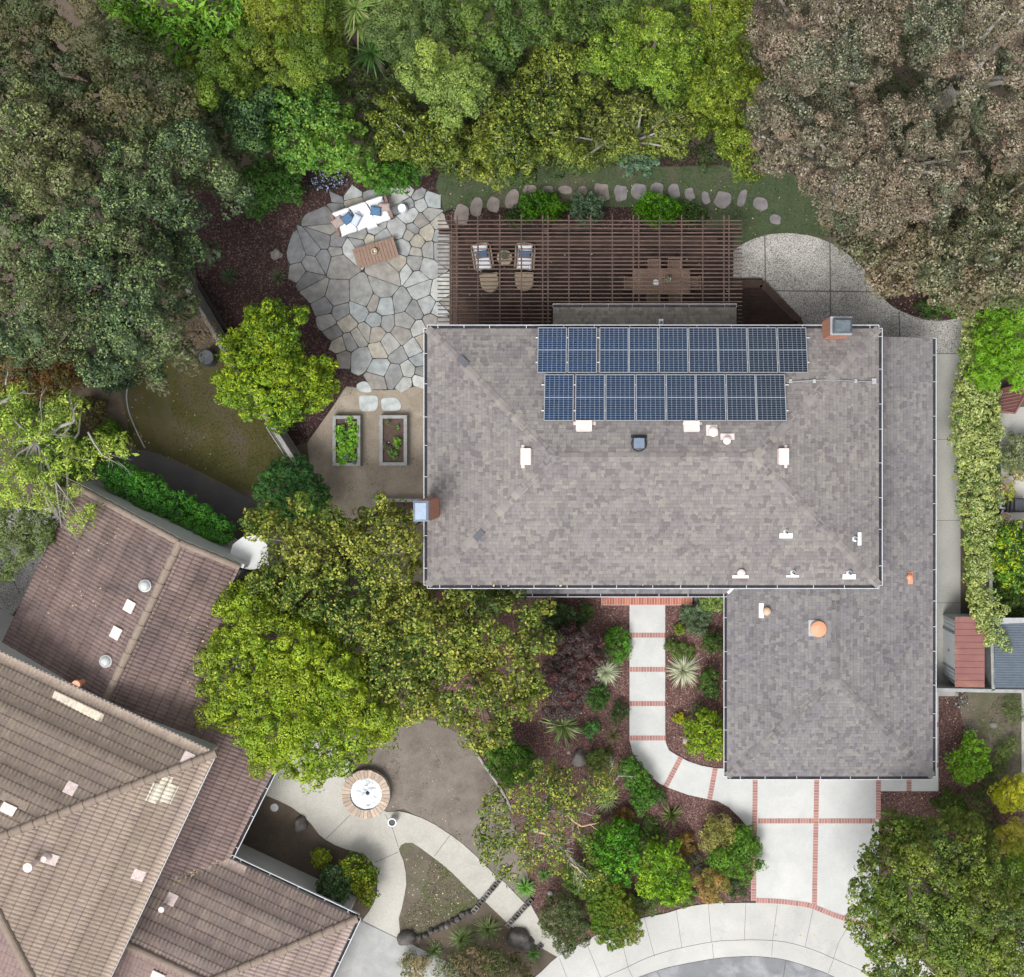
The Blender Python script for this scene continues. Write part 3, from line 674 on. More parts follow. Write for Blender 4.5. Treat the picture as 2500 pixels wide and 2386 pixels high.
for a, b in (((1898, 2210), (1886, 2297)), ((2076, 2253), (2048, 2300)), ((2048, 2300), (2034, 2343)), ((1985, 2219), (1966, 2310)), ((1821, 2206), (1817, 2297)), ((1729, 2208), (1737, 2302)), ((1651, 2222), (1665, 2316)), ((1573, 2242), (1598, 2336)), ((1511, 2264), (1534, 2364)), ((1430, 2298), (1468, 2391)), ((1366, 2340), (1400, 2430))):
    mb.bar(P(*a, .0565), P(*b, .0565), .014, .004)
mb.tube([P(x, y - 2, .056) for x, y in catmull(arc_in, 3, False)], .009, 5)
mb.build('sidewalk_joint', M['joint'], sw)
mb = MB()
for a, b in (((1886, 2299), (1884, 2334)), ((2034, 2345), (2022, 2376)), ((1739, 2304), (1742, 2340)), ((1534, 2366), (1546, 2388))): mb.bar(P(*a, .0365), P(*b, .0365), .014, .004)
mb.tube([P(x, y + 1, .037) for x, y in catmull(arc_gut, 3, False)], .008, 5)
mb.build('kerb_joint', M['joint'], cb)
mb = MB(); mb.bar(P(1918, 2346, .0215), P(1912, 2390, .0215), .03, .003); mb.bar(P(1604, 2372, .0215), P(1620, 2400, .0215), .025, .003)
mb.build('road_crack', M['joint'], bpy.data.objects['road'])

# brick bands set in the pale concrete
zb = .0645
bands = [[(1537, 1551.5), (1624, 1551.5)], [(1537, 1635), (1624, 1635)], [(1537, 1718.5), (1624, 1718.5)], [(1537, 1802.5), (1625, 1802.5)],
         [(1662, 1849), (1644, 1884), (1625, 1920)], [(1746, 1876), (1739, 1915), (1732, 1952)],
         [(1843.5, 1880), (1843, 1960), (1841, 2045), (1840, 2140), (1840, 2200)], [(1994, 1880), (1992, 2000), (1989, 2150), (1988, 2212)],
         [(2144.5, 1880), (2144, 2000)], [(1850, 2005), (1988, 2005)], [(1999, 2005), (2138, 2005)],
         catmull([(1846, 2199), (1903, 2201.5), (1950, 2207), (1982, 2213), (2032, 2233), (2101, 2256), (2180, 2290), (2240, 2335)], 5, False),
         [(2219, 1880), (2219, 1932)], [(2278, 1869), (2291, 1869)], [(2278, 1770), (2291, 1770)]]
for i, bnd in enumerate(bands):
    mb = MB(); ribbon(mb, bnd, zb + .0004 * i, .205)
    tag(mb.build('brick_band', M['band']), kind='structure')
# brick entry step
st = thing('brick_step', 'red brick entry step with mitred corners under the porch eave', 'step', P(1579, 1465, 0))
x0, x1, y0, y1 = 1468, 1690, 1440, 1478
slab('step_base', [(x0, y0), (x1, y0), (x1, y1), (x0, y1)], 0, .145, M['step'], kind=None, parent=st)
mb = MB(); q = P(x0, y1, .15); r_ = P(x1, y1, .15); dpt = .3; wtop = P(x0, y0, .15).y
mb.face([q, r_, (r_.x - dpt, q.y + dpt, .15), (q.x + dpt, q.y + dpt, .15)], uv=[(0, 0), (r_.x - q.x, 0), (r_.x - q.x - dpt, 1), (dpt, 1)])
mb.face([(q.x + dpt, q.y + dpt, .15), (r_.x - dpt, q.y + dpt, .15), (r_.x - dpt, wtop, .15), (q.x + dpt, wtop, .15)], uv=[(0, 0), (1.5, 0), (1.5, 3), (0, 3)])
mb.face([q, (q.x + dpt, q.y + dpt, .15), (q.x + dpt, wtop, .15), (q.x, wtop, .15)], uv=[(0, 0), (.3, 1), (.9, 1), (.9, 0)])
mb.face([r_, (r_.x, wtop, .15), (r_.x - dpt, wtop, .15), (r_.x - dpt, q.y + dpt, .15)], uv=[(0, 0), (.9, 0), (.9, 1), (.3, 1)])
mb.build('brick_tread', M['step'], st)

# neighbour's pale aggregate walk and drive
walk = T(600, 1786, [(120, 460), (250, 515), (340, 560), (420, 620), (480, 680), (540, 760), (590, 800), (660, 840), (740, 870), (820, 890), (880, 915), (930, 965), (965, 1040), (972, 1100), (970, 1180), (950, 1260), (910, 1330), (860, 1395), (1120, 1522), (1140, 1500), (1135, 1440), (1130, 1380), (1150, 1310), (1170, 1220), (1185, 1130), (1180, 1040), (1165, 960), (1140, 900), (1130, 870), (1145, 840), (1180, 822), (1230, 822), (1290, 860), (1370, 920), (1450, 980), (1530, 1050), (1620, 1140), (1720, 1240)]) + \
       [(1186, 2203), (1243, 2258), (1275, 2285), (1314, 2310), (1361, 2337), (1396, 2313), (1357, 2289), (1328, 2267), (1296, 2210), (1278, 2203), (1232, 2155)] + \
       T(600, 1786, [(1850, 1070), (1775, 995), (1700, 920), (1600, 830), (1520, 770), (1400, 690), (1300, 640), (1200, 605), (1130, 590), (1050, 597), (940, 560), (800, 400), (790, 260), (720, 150), (500, 60), (240, 60)])
slab('neighbour_walk', walk, 0, .04, M['agg_light'])
slab('neighbour_driveway', [(868, 2241), (975, 2291), (1110, 2358), (1140, 2400), (1150, 2600), (700, 2600), (780, 2386)], 0, .035, M['greycon'])
slab('neighbour_dark_path', Dp([(165, 925), (185, 895), (225, 872), (262, 864), (300, 870), (350, 893), (420, 930), (490, 962), (495, 1000), (460, 1010), (330, 985), (240, 930), (190, 950)]), 0, .02, M['darkpath'], smooth=2)
slab('neighbour_side_path', [(-20, 1240), (140, 1240), (150, 1330), (-10, 1560)], 0, .02, M['aggregate'])
mb = MB()
for a, b in (((795, 2049), (855, 1990)), ((940, 1988), (958, 2022)), ((958, 2022), (973, 2069)), ((915, 2106), (973, 2080)), ((1060, 2091), (1100, 2038)), ((868, 2243), (975, 2293)), ((33, 1418), (48, 1449))):
    mb.bar(P(*a, .0405), P(*b, .0405), .02, .004)
mb.build('walk_joint', M['joint'], bpy.data.objects['neighbour_walk'])
mb = MB(); mb.tube([P(x, y, .03) for x, y in catmull(T(0, 600, [(955, 1000), (935, 1100), (950, 1220), (1000, 1350), (1070, 1495)]), 5, False)], .03, 6); tag(mb.build('lawn_edging', M['lead']), 'thin curved metal edging between dirt and olive lawn', 'edging')
mb = MB(); mb.tube([P(x, y, .03) for x, y in catmull([(1125, 1785), (1146, 1812), (1180, 1865), (1222, 1925), (1250, 1980)], 5, False)], .05, 6); tag(mb.build('lawn_edging', M['sidepath']), 'pale concrete edging between grey dirt lawn and front hedge', 'edging')

# ------------------------------------------------------------------ flagstone patio
pbound = Dp([(700, 366), (735, 362), (780, 358), (820, 362), (842, 378), (852, 400), (856, 425), (866, 440), (866, 640), (835, 640), (826, 735), (815, 737), (780, 747), (735, 750), (700, 727), (665, 712), (650, 692), (640, 678), (637, 660), (620, 640), (608, 628), (605, 608), (598, 590), (590, 577), (574, 562), (560, 538), (553, 512), (550, 485), (558, 455), (570, 430), (588, 410), (615, 400), (640, 385), (665, 374)])
slab('patio_bed', pbound, .0, .016, M['grout'])
seeds = T(600, 600, [(370, 60), (500, 25), (560, 70), (480, 140), (670, 20), (680, 110), (390, 190), (640, 185), (460, 240), (590, 290), (690, 260), (780, 270), (500, 340), (660, 390), (570, 460), (700, 500), (880, 370), (900, 280), (940, 200), (860, 215), (1070, 230), (1020, 330), (1150, 110), (1250, 130), (1320, 180), (1200, 190), (1210, 290), (1290, 330), (1150, 420), (1240, 480), (1020, 440), (940, 420), (830, 480), (960, 550), (1050, 570), (1340, 440), (1380, 560), (1170, 555), (1250, 620), (590, 570), (630, 640), (740, 570), (890, 640), (970, 660), (1150, 650), (1060, 720), (680, 730), (770, 710), (820, 680), (720, 830), (850, 820), (990, 770), (1130, 810), (1240, 750), (1300, 720), (990, 900), (1110, 960), (1200, 920), (1280, 850), (1300, 930), (960, 1000), (1170, 1010), (1280, 990), (1440, 190), (1400, 270), (1430, 350), (1470, 430), (1420, 480), (1440, 560)]) + \
    T(780, 440, [(300, 310), (530, 250), (850, 250), (540, 350), (1300, 250), (1420, 150), (1600, 250), (1800, 320), (1650, 390), (300, 440), (90, 590), (130, 790), (1430, 550), (1240, 780), (1750, 550), (1630, 670), (1900, 700), (1500, 790), (1730, 830), (1430, 890), (1590, 970), (1750, 1120), (1530, 1160), (1340, 1070), (60, 950), (250, 970), (250, 1120), (470, 1080), (600, 970), (800, 930), (880, 770), (620, 850), (60, 1230), (300, 1300), (1000, 930), (1890, 880), (1900, 1100), (1400, 400), (1700, 1400), (1540, 1320), (1560, 1550), (1280, 1330), (1400, 1450), (1130, 1480)], .15259)
sd = []
seeds = [q for i, q in enumerate(seeds) if ((q[1] > 702 or q[0] < 782) == (i < 69))]
for q in seeds:
    if all(math.hypot(q[0] - r[0], q[1] - r[1]) > 13 for r in sd): sd.append(q)
PBN = np.asarray(pbound)
def clip(poly, a, b, c):
    out = []
    for i in range(len(poly)):
        p, q = poly[i - 1], poly[i]; fp = a * p[0] + b * p[1] - c; fq = a * q[0] + b * q[1] - c
        if (fp <= 0) != (fq <= 0): t = fp / (fp - fq); out.append((p[0] + (q[0] - p[0]) * t, p[1] + (q[1] - p[1]) * t))
        if fq <= 0: out.append(q)
    return out
mb = MB(); srng = random.Random(5); wt = [srng.choice([-1, 0, 1]) * srng.uniform(60, 150) for _ in sd]
sd = [(x + srng.uniform(-3, 3), y + srng.uniform(-3, 3)) for x, y in sd]
for i, q in enumerate(sd):
    poly = [(q[0] - 60, q[1] - 60), (q[0] + 60, q[1] - 60), (q[0] + 60, q[1] + 60), (q[0] - 60, q[1] + 60)]
    for j_, r in enumerate(sd):
        if r is q or math.hypot(q[0] - r[0], q[1] - r[1]) > 120: continue
        nx, ny = r[0] - q[0], r[1] - q[1]; L = math.hypot(nx, ny)
        poly = clip(poly, nx / L, ny / L, (nx * (q[0] + r[0]) / 2 + ny * (q[1] + r[1]) / 2) / L + (wt[i] - wt[j_]) / (2 * L) - .7)
        if not poly: break
    if len(poly) < 3: continue
    # pull into the patio outline
    cx = sum(p[0] for p in poly) / len(poly); cy = sum(p[1] for p in poly) / len(poly)
    den = []
    for k in range(len(poly)):
        a, b = poly[k], poly[(k + 1) % len(poly)]; n = max(1, int(math.hypot(a[0] - b[0], a[1] - b[1]) / 9))
        den += [(a[0] + (b[0] - a[0]) * t / n, a[1] + (b[1] - a[1]) * t / n) for t in range(n)]
    res = []
    for x, y in den:
        t = 1.0
        for _ in range(30):
            X, Y = cx + (x - cx) * t, cy + (y - cy) * t
            if inside(PBN, np.array([X]), np.array([Y]))[0]: break
            t -= .033
        res.append((X + srng.uniform(-.5, .5), Y + srng.uniform(-.5, .5)))
    # knock off sharp corners
    res = [((a[0] + 14 * b[0] + c[0]) / 16, (a[1] + 14 * b[1] + c[1]) / 16) for a, b, c in zip(res[-1:] + res[:-1], res, res[1:] + res[:1])]
    if abs(area2(res)) < 60: continue
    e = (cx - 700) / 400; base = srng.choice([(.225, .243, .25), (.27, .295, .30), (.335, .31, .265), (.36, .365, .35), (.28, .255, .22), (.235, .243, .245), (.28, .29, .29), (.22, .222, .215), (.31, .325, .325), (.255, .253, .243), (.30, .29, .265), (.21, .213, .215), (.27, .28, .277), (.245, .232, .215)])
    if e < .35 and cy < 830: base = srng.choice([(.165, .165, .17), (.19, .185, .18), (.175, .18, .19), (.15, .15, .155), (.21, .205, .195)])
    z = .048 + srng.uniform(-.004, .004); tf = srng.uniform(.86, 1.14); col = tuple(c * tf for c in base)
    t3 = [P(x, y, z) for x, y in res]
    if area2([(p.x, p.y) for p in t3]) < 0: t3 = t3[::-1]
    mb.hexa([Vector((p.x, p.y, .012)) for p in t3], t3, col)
tag(mb.build('flagstone_patio', M['stone']), kind='structure')
# ------------------------------------------------------------------ main house
ZE, PIT, ZL = 5.6, 1 / 3, 2.8
house = thing('house', 'large two storey house with grey shingle hip roof, white gutters and solar panels', 'house', P(1590, 1115, 0))
ex0, ex1 = P(1043, 0, ZE).x, P(2146, 0, ZE).x; ey1, ey0 = P(0, 802, ZE).y, P(0, 1429, ZE).y
def hip_roof(x0, x1, y0, y1, ze, pit, mb):
    """rectangular hip roof, ridge along x"""
    w2 = (y1 - y0) / 2; zr = ze + w2 * pit; a, b = (x0 + w2, (y0 + y1) / 2, zr), (x1 - w2, (y0 + y1) / 2, zr)
    sl = math.sqrt(1 + pit * pit)
    A, B, C_, D_ = (x0, y0, ze), (x1, y0, ze), (x1, y1, ze), (x0, y1, ze)
    mb.face([A, B, b, a], uv=[(0, 0), (x1 - x0, 0), (x1 - x0 - w2, w2 * sl), (w2, w2 * sl)])
    mb.face([C_, D_, a, b], uv=[(0, 0), (x1 - x0, 0), (x1 - x0 - w2, w2 * sl), (w2, w2 * sl)])
    mb.face([D_, A, a], uv=[(0, 0), (y1 - y0, 0), (w2, w2 * sl)])
    mb.face([B, C_, b], uv=[(0, 0), (y1 - y0, 0), (w2, w2 * sl)])
    return a, b
wl = MB()
wx0, wx1, wy0, wy1 = ex0 + .45, ex1 - .5, ey0 + .5, ey1 - .5
wl.box(((wx0 + wx1) / 2, (wy0 + wy1) / 2, ZE / 2 - .02), (wx1 - wx0, wy1 - wy0, ZE - .04))
lx0, lx1 = P(1775, 0, ZL).x, P(2278, 0, ZL).x; ly0, ly1 = P(0, 1896, ZL).y, P(0, 826, ZL).y
lp = P(0, 1450, ZL).y
wl.box(((lx0 + lx1) / 2, (ly0 + wy0) / 2 + .25, ZL / 2 - .02), (lx1 - lx0 - 1.0, wy0 - ly0 - .5, ZL - .04))
wl.box(((wx1 + lx1 - .5) / 2, (wy1 + wy0) / 2 - .2, ZL / 2 - .02), (lx1 - .5 - wx1 + .1, wy1 - wy0 - 1.6, ZL - .04))
bx0, bx1, by1 = P(1350, 0, ZL).x, P(1798, 0, ZL).x, P(0, 750, ZL).y
wl.box(((bx0 + bx1) / 2, (by1 + wy1) / 2 - .3, ZL / 2), (bx1 - bx0 - .5, by1 - wy1 - .2, ZL - .1))
wl.build('wall', M['wall'], house)
up = MB(); ra, rb = hip_roof(ex0, ex1, ey0, ey1, ZE, PIT, up)
E4 = [(ex0, ey0), (ex1, ey0), (ex1, ey1), (ex0, ey1)]
upper = up.build('upper_roof', M['shingle'], house)
fb = MB()
for i in range(4):
    a, b = E4[i], E4[(i + 1) % 4]; fb.face([(a[0], a[1], ZE - .18), (b[0], b[1], ZE - .18), (b[0], b[1], ZE - .004), (a[0], a[1], ZE - .004)])
fb.face([(x, y, ZE - .18) for x, y in E4][::-1]); fb.build('eave_board', M['white'], upper)
def caps(a, b, down, seed=0, w=.15, st=.205, dark=()):
    """overlapping ridge shingles from a to b; down = horizontal directions and slope of the two sides"""
    a, b = Vector(a), Vector(b); L = (b - a).length; d = (b - a).normalized(); n = int(L / st); mb = MB(); r = random.Random(seed)
    sd = Vector((-d.y, d.x, 0)).normalized()
    for i in range(n + 1):
        p = a + d * i * st; q = a + d * min(L, i * st + st * 1.25); j = r.uniform(-.01, .01)
        lo, hi = .008, .020; dz = down * w
        u = i * 7.3 * .165 + .05; v0 = (.138 * (3 * i + r.randint(0, 40))) + .05; uvq = [(u, v0), (u + .04, v0), (u + .04, v0 + .03), (u, v0 + .03)]
        P0, P1 = p + Vector((0, 0, hi)), q + Vector((0, 0, lo))
        for s_ in (1, -1):
            A = p + sd * s_ * (w + j) + Vector((0, 0, hi - dz)); B = q + sd * s_ * (w + j) + Vector((0, 0, lo - dz))
            qd = [P0, A, B, P1] if s_ < 0 else [P0, P1, B, A]
            mb.face(qd, uv=uvq)
        mb.face([p + sd * (w + j) + Vector((0, 0, hi - dz)), P0, p - sd * (w + j) + Vector((0, 0, hi - dz)), p - sd * (w + j) + Vector((0, 0, -.0 - dz)), p + sd * (w + j) + Vector((0, 0, -dz))], uv=[(u, v0)] * 5)
    return mb
hd = PIT / math.sqrt(2)
c = caps(ra, rb, PIT)
for cor, rr in ((E4[0], ra), (E4[3], ra), (E4[1], rb), (E4[2], rb)):
    k = caps((cor[0], cor[1], ZE), rr, hd, int(cor[0] * 10)); c.v, off = c.v + k.v, len(c.v)
    c.f += [[i + off for i in f] for f in k.f]; c.uv += k.uv; c.c += k.c
c.build('ridge_cap', M['cap'], upper)
# two dark replacement pieces on the left hips
NW = Plane((ex0, ey1), ZE, (1, -1), hd); SW = Plane((ex0, ey0), ZE, (1, 1), hd)
for pl, px, py, sg in ((NW, 1130, 882, -1), (SW, 1169, 1307, 1)):
    p = pl.hit(px, py, .05); mb = MB(); mb.box(p, (.42, .24, .012), rot=Matrix.Rotation(sg * math.pi / 4, 3, 'Z') @ Matrix.Rotation(-math.atan(hd), 3, 'Y')); mb.build('patch_cap', M['patch'], upper)
def gutter(pts, z, parent, outs, seed=0):
    """pts: eave polyline (x,y) world; outs: outward normals per segment"""
    r = random.Random(seed); a_ = MB(); b_ = MB(); wd = .115
    for (p, q), o in zip(zip(pts, pts[1:]), outs):
        p, q, o = Vector((*p, z)), Vector((*q, z)), Vector((*o, 0)); d = (q - p).normalized()
        e0 = p + o * wd; e1 = q + o * wd
        a_.bar(e0 - d * .0 + Vector((0, 0, -.05)), e1 + Vector((0, 0, -.05)), .022, .12)
        b_.bar(p + o * wd * .45 + Vector((0, 0, -.07)), q + o * wd * .45 + Vector((0, 0, -.07)), wd * .8, .03)
        L = (q - p).length; t = r.uniform(.3, .9)
        while t < L:
            a_.bar(p + d * t + Vector((0, 0, -.002)), p + d * t + o * wd + Vector((0, 0, -.002)), .018, .012); t += r.uniform(.85, 1.35)
        for e in (p, q): a_.bar(e + Vector((0, 0, -.055)), e + o * wd + Vector((0, 0, -.055)), .02, .1)
    g_ = a_.build('gutter', M['gutter'], parent); b_.build('gutter_debris', M['gutin'], parent); return g_
k = .115
gutter([(ex0, ey0), (ex1, ey0), (ex1, ey1), (ex0, ey1), (ex0, ey0)], ZE, upper, [(0, -1), (1, 0), (0, 1), (-1, 0)], 3)

# lower roofs: garage wing with side slope, porch strip, rear bump
lm = (lx0 + lx1) / 2; hw = (lx1 - lx0) / 2; zr = ZL + hw * PIT; sl = math.sqrt(1 + PIT ** 2)
yin = wy0 + .05
lo = MB()
# south hip
lo.face([(lx0, ly0, ZL), (lx1, ly0, ZL), (lm, ly0 + hw, zr)], uv=[(0, 0), (2 * hw, 0), (hw, hw * sl)])
# west slope (with valley to the porch strip)
vy = lp; vd = wy0 - lp
zv = ZL + vd * PIT
lo.face([(lx0, vy, ZL), (lx0, ly0, ZL), (lm, ly0 + hw, zr), (lm, yin, zr), (lx0 + vd, yin, zv)], uv=[(0, 0), (vy - ly0, 0), (vy - ly0 - hw, hw * sl), (vy - yin, hw * sl), (vy - yin, vd * sl)])
# east slope up to the back
xw = wx1 - .05; zw = ZL + (lx1 - xw) * PIT
lo.face([(lx1, ly0, ZL), (lx1, yin, ZL), (lm, yin, zr), (lm, ly0 + hw, zr)], uv=[(0, 0), (yin - ly0, 0), (yin - ly0, hw * sl), (hw, hw * sl)])
lo.face([(lx1, yin, ZL), (lx1, ly1, ZL), (xw, ly1, zw), (xw, yin, zw)], uv=[(yin - ly0, 0), (ly1 - ly0, 0), (ly1 - ly0, (lx1 - xw) * sl), (yin - ly0, (lx1 - xw) * sl)])
px0 = P(1094, 0, ZL).x
lo.face([(px0, lp, ZL), (lx0, lp, ZL), (lx0 + vd, yin, zv), (px0, yin, zv)], uv=[(0, 0), (lx0 - px0, 0), (lx0 - px0 + vd, vd * sl), (0, vd * sl)])
lower = lo.build('lower_roof', M['shingle_lo'], house)
fb = MB(); FB = [(px0, lp), (lx0, lp), (lx0, ly0), (lx1, ly0), (lx1, ly1), (xw, ly1), (xw, yin), (px0, yin)]
for a, b in zip(FB, FB[1:6]): fb.face([(a[0], a[1], ZL - .16), (b[0], b[1], ZL - .16), (b[0], b[1], ZL - .004), (a[0], a[1], ZL - .004)])
fb.face([(lx1, ly1, ZL - .16), (xw, ly1, ZL - .16), (xw, ly1, zw - .004), (lx1, ly1, ZL - .004)])
fb.face([(x, y, ZL - .158) for x, y in (FB[0], FB[1], (lx0, yin), (px0, yin))]); fb.face([(x, y, ZL - .16) for x, y in ((lx0, ly0), (lx1, ly0), (lx1, yin), (lx0, yin))]); fb.face([(x, y, ZL - .158) for x, y in ((xw, yin), (lx1, yin), (lx1, ly1), (xw, ly1))])
fb.build('eave_board', M['white'], lower)
c = MB()
for a, b, dn in (((lx0, ly0, ZL), (lm, ly0 + hw, zr), hd), ((lx1, ly0, ZL), (lm, ly0 + hw, zr), hd), ((lm, ly0 + hw, zr), (lm, yin - .3, zr), PIT)):
    k_ = caps(a, b, dn, int(a[0] * 7)); off = len(c.v); c.v += k_.v; c.f += [[i + off for i in f] for f in k_.f]; c.uv += k_.uv; c.c += k_.c
c.build('ridge_cap', M['cap_lo'], lower)
mb = MB(); v0 = Vector((lx0 + .03, lp + .03, ZL + .02)); v1 = Vector((lx0 + vd, yin, zv + .02)); mb.bar(v0, v1, .09, .012); mb.build('valley_flashing', M['flashw'], lower)
gutter([(px0, lp), (lx0 - .115, lp)], ZL, lower, [(0, -1)], 5); gutter([(lx0, lp - .115), (lx0, ly0)], ZL, lower, [(-1, 0)], 6)
gutter([(lx0, ly0), (lx1, ly0), (lx1, ly1)], ZL, lower, [(0, -1), (1, 0)], 7)
mb = MB(); mb.bar((px0 - .02, lp - .1, ZL - .05), (px0 - .02, yin, zv - .03), .03, .12); mb.build('gutter_end', M['gutter'], lower)
# rear bump roof
rbm = MB(); zbw = ZL + (by1 - wy1) * .12
rbm.face([(bx1, by1, ZL), (bx0, by1, ZL), (bx0, wy1, zbw), (bx1, wy1, zbw)], uv=[(0, 0), (bx1 - bx0, 0), (bx1 - bx0, by1 - wy1), (0, by1 - wy1)])
for x in (bx0, bx1): rbm.face([(x, by1, ZL), (x, wy1, zbw), (x, wy1, ZL - .2), (x, by1, ZL - .15)])
rbm.face([(bx0, by1, ZL - .15), (bx1, by1, ZL - .15), (bx1, wy1, ZL - .15), (bx0, wy1, ZL - .15)])
rear = rbm.build('rear_roof', M['shingle_old'], house); gutter([(bx1, by1), (bx0, by1)], ZL, rear, [(0, 1)], 8)
# openings
def window(cx, cy, cz, w_, h_, ax, name='window'):
    mb = MB(); s_ = (w_, .05, h_) if ax == 'x' else (.05, w_, h_)
    f = MB(); fs = (w_ + .14, .04, h_ + .14) if ax == 'x' else (.04, w_ + .14, h_ + .14)
    f.box((cx, cy, cz), fs); fo = f.build(name, M['white'], house); mb.box((cx, cy, cz), (s_[0] + (.03 if ax != 'x' else 0), s_[1] + (.03 if ax == 'x' else 0), s_[2])); mb.build('pane', M['glass'], fo)
for x in (0.2 + ex0 + 2, ex0 + 6, ex0 + 9.5): window(x, wy0 - .0, 4.2, 1.4, 1.1, 'x')
for y in (ey0 + 2.5, ey0 + 6): window(wx0, y, 4.2, 1.3, 1.1, 'y')
for y in (-9.5, -6.5, 1.5): window(lx1 - .5, y, 1.5, 1.1, 1.0, 'y')
for x in (ex0 + 2.2, ex0 + 12.6): window(x, wy1, 4.2, 1.4, 1.1, 'x')
dm = MB(); dm.box(((lx0 + lx1) / 2, ly0 + .49, 1.1), (4.9, .06, 2.15))
go = dm.build('garage_door', M['white'], house)
gm = MB()
for i in range(4):
    for j in range(8): gm.box(((lx0 + lx1) / 2 - 2.14 + j * .612, ly0 + .455, .3 + i * .53), (.5, .02, .4))
gm.build('panel', M['wall'], go)
dm = MB(); dm.box((P(1579, 0).x, wy0 - .02, 1.15), (1.0, .06, 2.1)); fd = dm.build('front_door', M['brownp'], house); dm = MB(); dm.box((P(1579, 0).x + .4, wy0 - .07, 1.05), (.04, .06, .14)); dm.build('handle', M['alu'], fd)
for px in (1150, 1440, 1720): pm = MB(); pm.box((P(px, 0, 1).x, lp + .12, 1.33), (.12, .12, 2.62)); pm.build('porch_post', M['white'], house)

# chimneys
def chimney(x0, x1, y0, y1, z0, z1, cap, capz, capmat, bricks=True):
    mb = MB(); mb.box(((x0 + x1) / 2, (y0 + y1) / 2, (z0 + z1) / 2), (x1 - x0, y1 - y0, z1 - z0))
    ch = mb.build('chimney', M['cbrick'], house)
    mb = MB(); mb.box(((x0 + x1) / 2, (y0 + y1) / 2, z1 + .03), (x1 - x0 + .01, y1 - y0 + .01, .05)); mb.build('crown_slab', M['lead'], ch)
    cx0, cx1, cy0, cy1 = cap; zc0, zc1 = capz
    mb = MB(); mb.lathe(((cx0 + cx1) / 2, (cy0 + cy1) / 2, z1 + .05), [(.13, 0), (.13, zc0 - z1 - .05)], 14); mb.build('flue', M['tan'], ch)
    mb = MB(); i = .07
    mb.box(((cx0 + cx1) / 2, (cy0 + cy1) / 2, (zc0 + zc1) / 2 - .02), (cx1 - cx0 - .04, cy1 - cy0 - .04, zc1 - zc0 - .04))
    B = [(cx0, cy0, zc1 - .06), (cx1, cy0, zc1 - .06), (cx1, cy1, zc1 - .06), (cx0, cy1, zc1 - .06)]; Tq = [(cx0 + i, cy0 + i, zc1), (cx1 - i, cy0 + i, zc1), (cx1 - i, cy1 - i, zc1), (cx0 + i, cy1 - i, zc1)]
    mb.hexa([Vector(p) for p in B], [Vector(p) for p in Tq])
    mb.build('chimney_cap', M[capmat], ch); return ch
chimney(7.30, 8.02, 3.90, 4.52, 0, 7.34, (7.34, 7.98, 3.93, 4.44), (7.42, 7.75), 'dgrey')
chimney(-6.60, -6.135, -2.34, -1.66, 0, 8.2, (-6.62, -6.12, -2.34, -1.66), (8.28, 8.6), 'bluecap')

# roof vents and pipes
rp = {'N': Plane((0, ey1), ZE, (0, -1), PIT), 'S': Plane((0, ey0), ZE, (0, 1), PIT), 'W': Plane((ex0, 0), ZE, (1, 0), PIT), 'E': Plane((ex1, 0), ZE, (-1, 0), PIT),
      'GW': Plane((lx0, 0), ZL, (1, 0), PIT), 'GE': Plane((lx1, 0), ZL, (-1, 0), PIT), 'R': Plane((0, by1), ZL, (0, -1), .12)}
def rotp(pl, rz=0.0):
    n = Vector((-pl.m * pl.g.x, -pl.m * pl.g.y, 1)).normalized(); x = Vector((1, 0, 0)); x = (x - n * x.dot(n)).normalized(); y = n.cross(x)
    return Matrix((x, y, n)).transposed() @ Matrix.Rotation(rz, 3, 'Z')
def vent(px, py, pl, kind, w_, h_, mat='flash', plate=None, parent=upper, hgt=.16, cap=None):
    pl = rp[pl]; p = pl.hit(px, py, .02); Mx = rotp(pl); s = S(p.z)
    mb = MB(); up_ = Mx @ Vector((0, 0, 1))
    if plate:
        ox, oy, pw, ph = plate; c_ = pl.hit(px + ox, py + oy, .012); mb.box(c_ + up_ * .012, (pw / s, ph / s, .014), rot=Mx)
    if kind == 'box': mb.box(p + up_ * (hgt / 2), (w_ / s, h_ / s, hgt), rot=Mx); mb.box(p + up_ * (hgt + .01), (w_ / s + .03, h_ / s + .03, .02), rot=Mx)
    if kind == 'pipe':
        mb.lathe(p, [(w_ / s * 1.35, 0), (w_ / s, .08)], 12)
    if kind == 'dome': mb.lathe(p + Vector((0, 0, -.03)), [(w_ / s * .55, 0), (w_ / s * .55, .14), (w_ / s, .15), (w_ / s * .97, .19), (w_ / s * .6, .235), (w_ / s * .25, .25)], 20)
    o = mb.build('roof_vent', M[mat], parent)
    if kind == 'pipe': m2 = MB(); m2.lathe(p, [(w_ / s * .62, 0), (w_ / s * .62, .34), (w_ / s * .4, .35), (w_ / s * .4, .2)], 12); m2.build('vent_pipe', M[cap or 'lead'], parent)
    return o
vent(1426, 1043, 'N', 'box', 37, 24, 'flash', (1, -9, 54, 9)); vent(1688, 1044, 'N', 'box', 37, 24, 'flash', (2, -9, 46, 7))
vent(1741, 1055, 'N', 'dome', 12, 0, 'flash', (-3, -4, 28, 28)); vent(1774, 1076, 'N', 'dome', 10, 0, 'flash', (2, -9, 34, 16))
vent(1288, 1115, 'W', 'box', 24, 38, 'flash', (-11, 0, 8, 56)); vent(1909, 1115, 'E', 'box', 24, 38, 'flash', (9, 0, 7, 56))
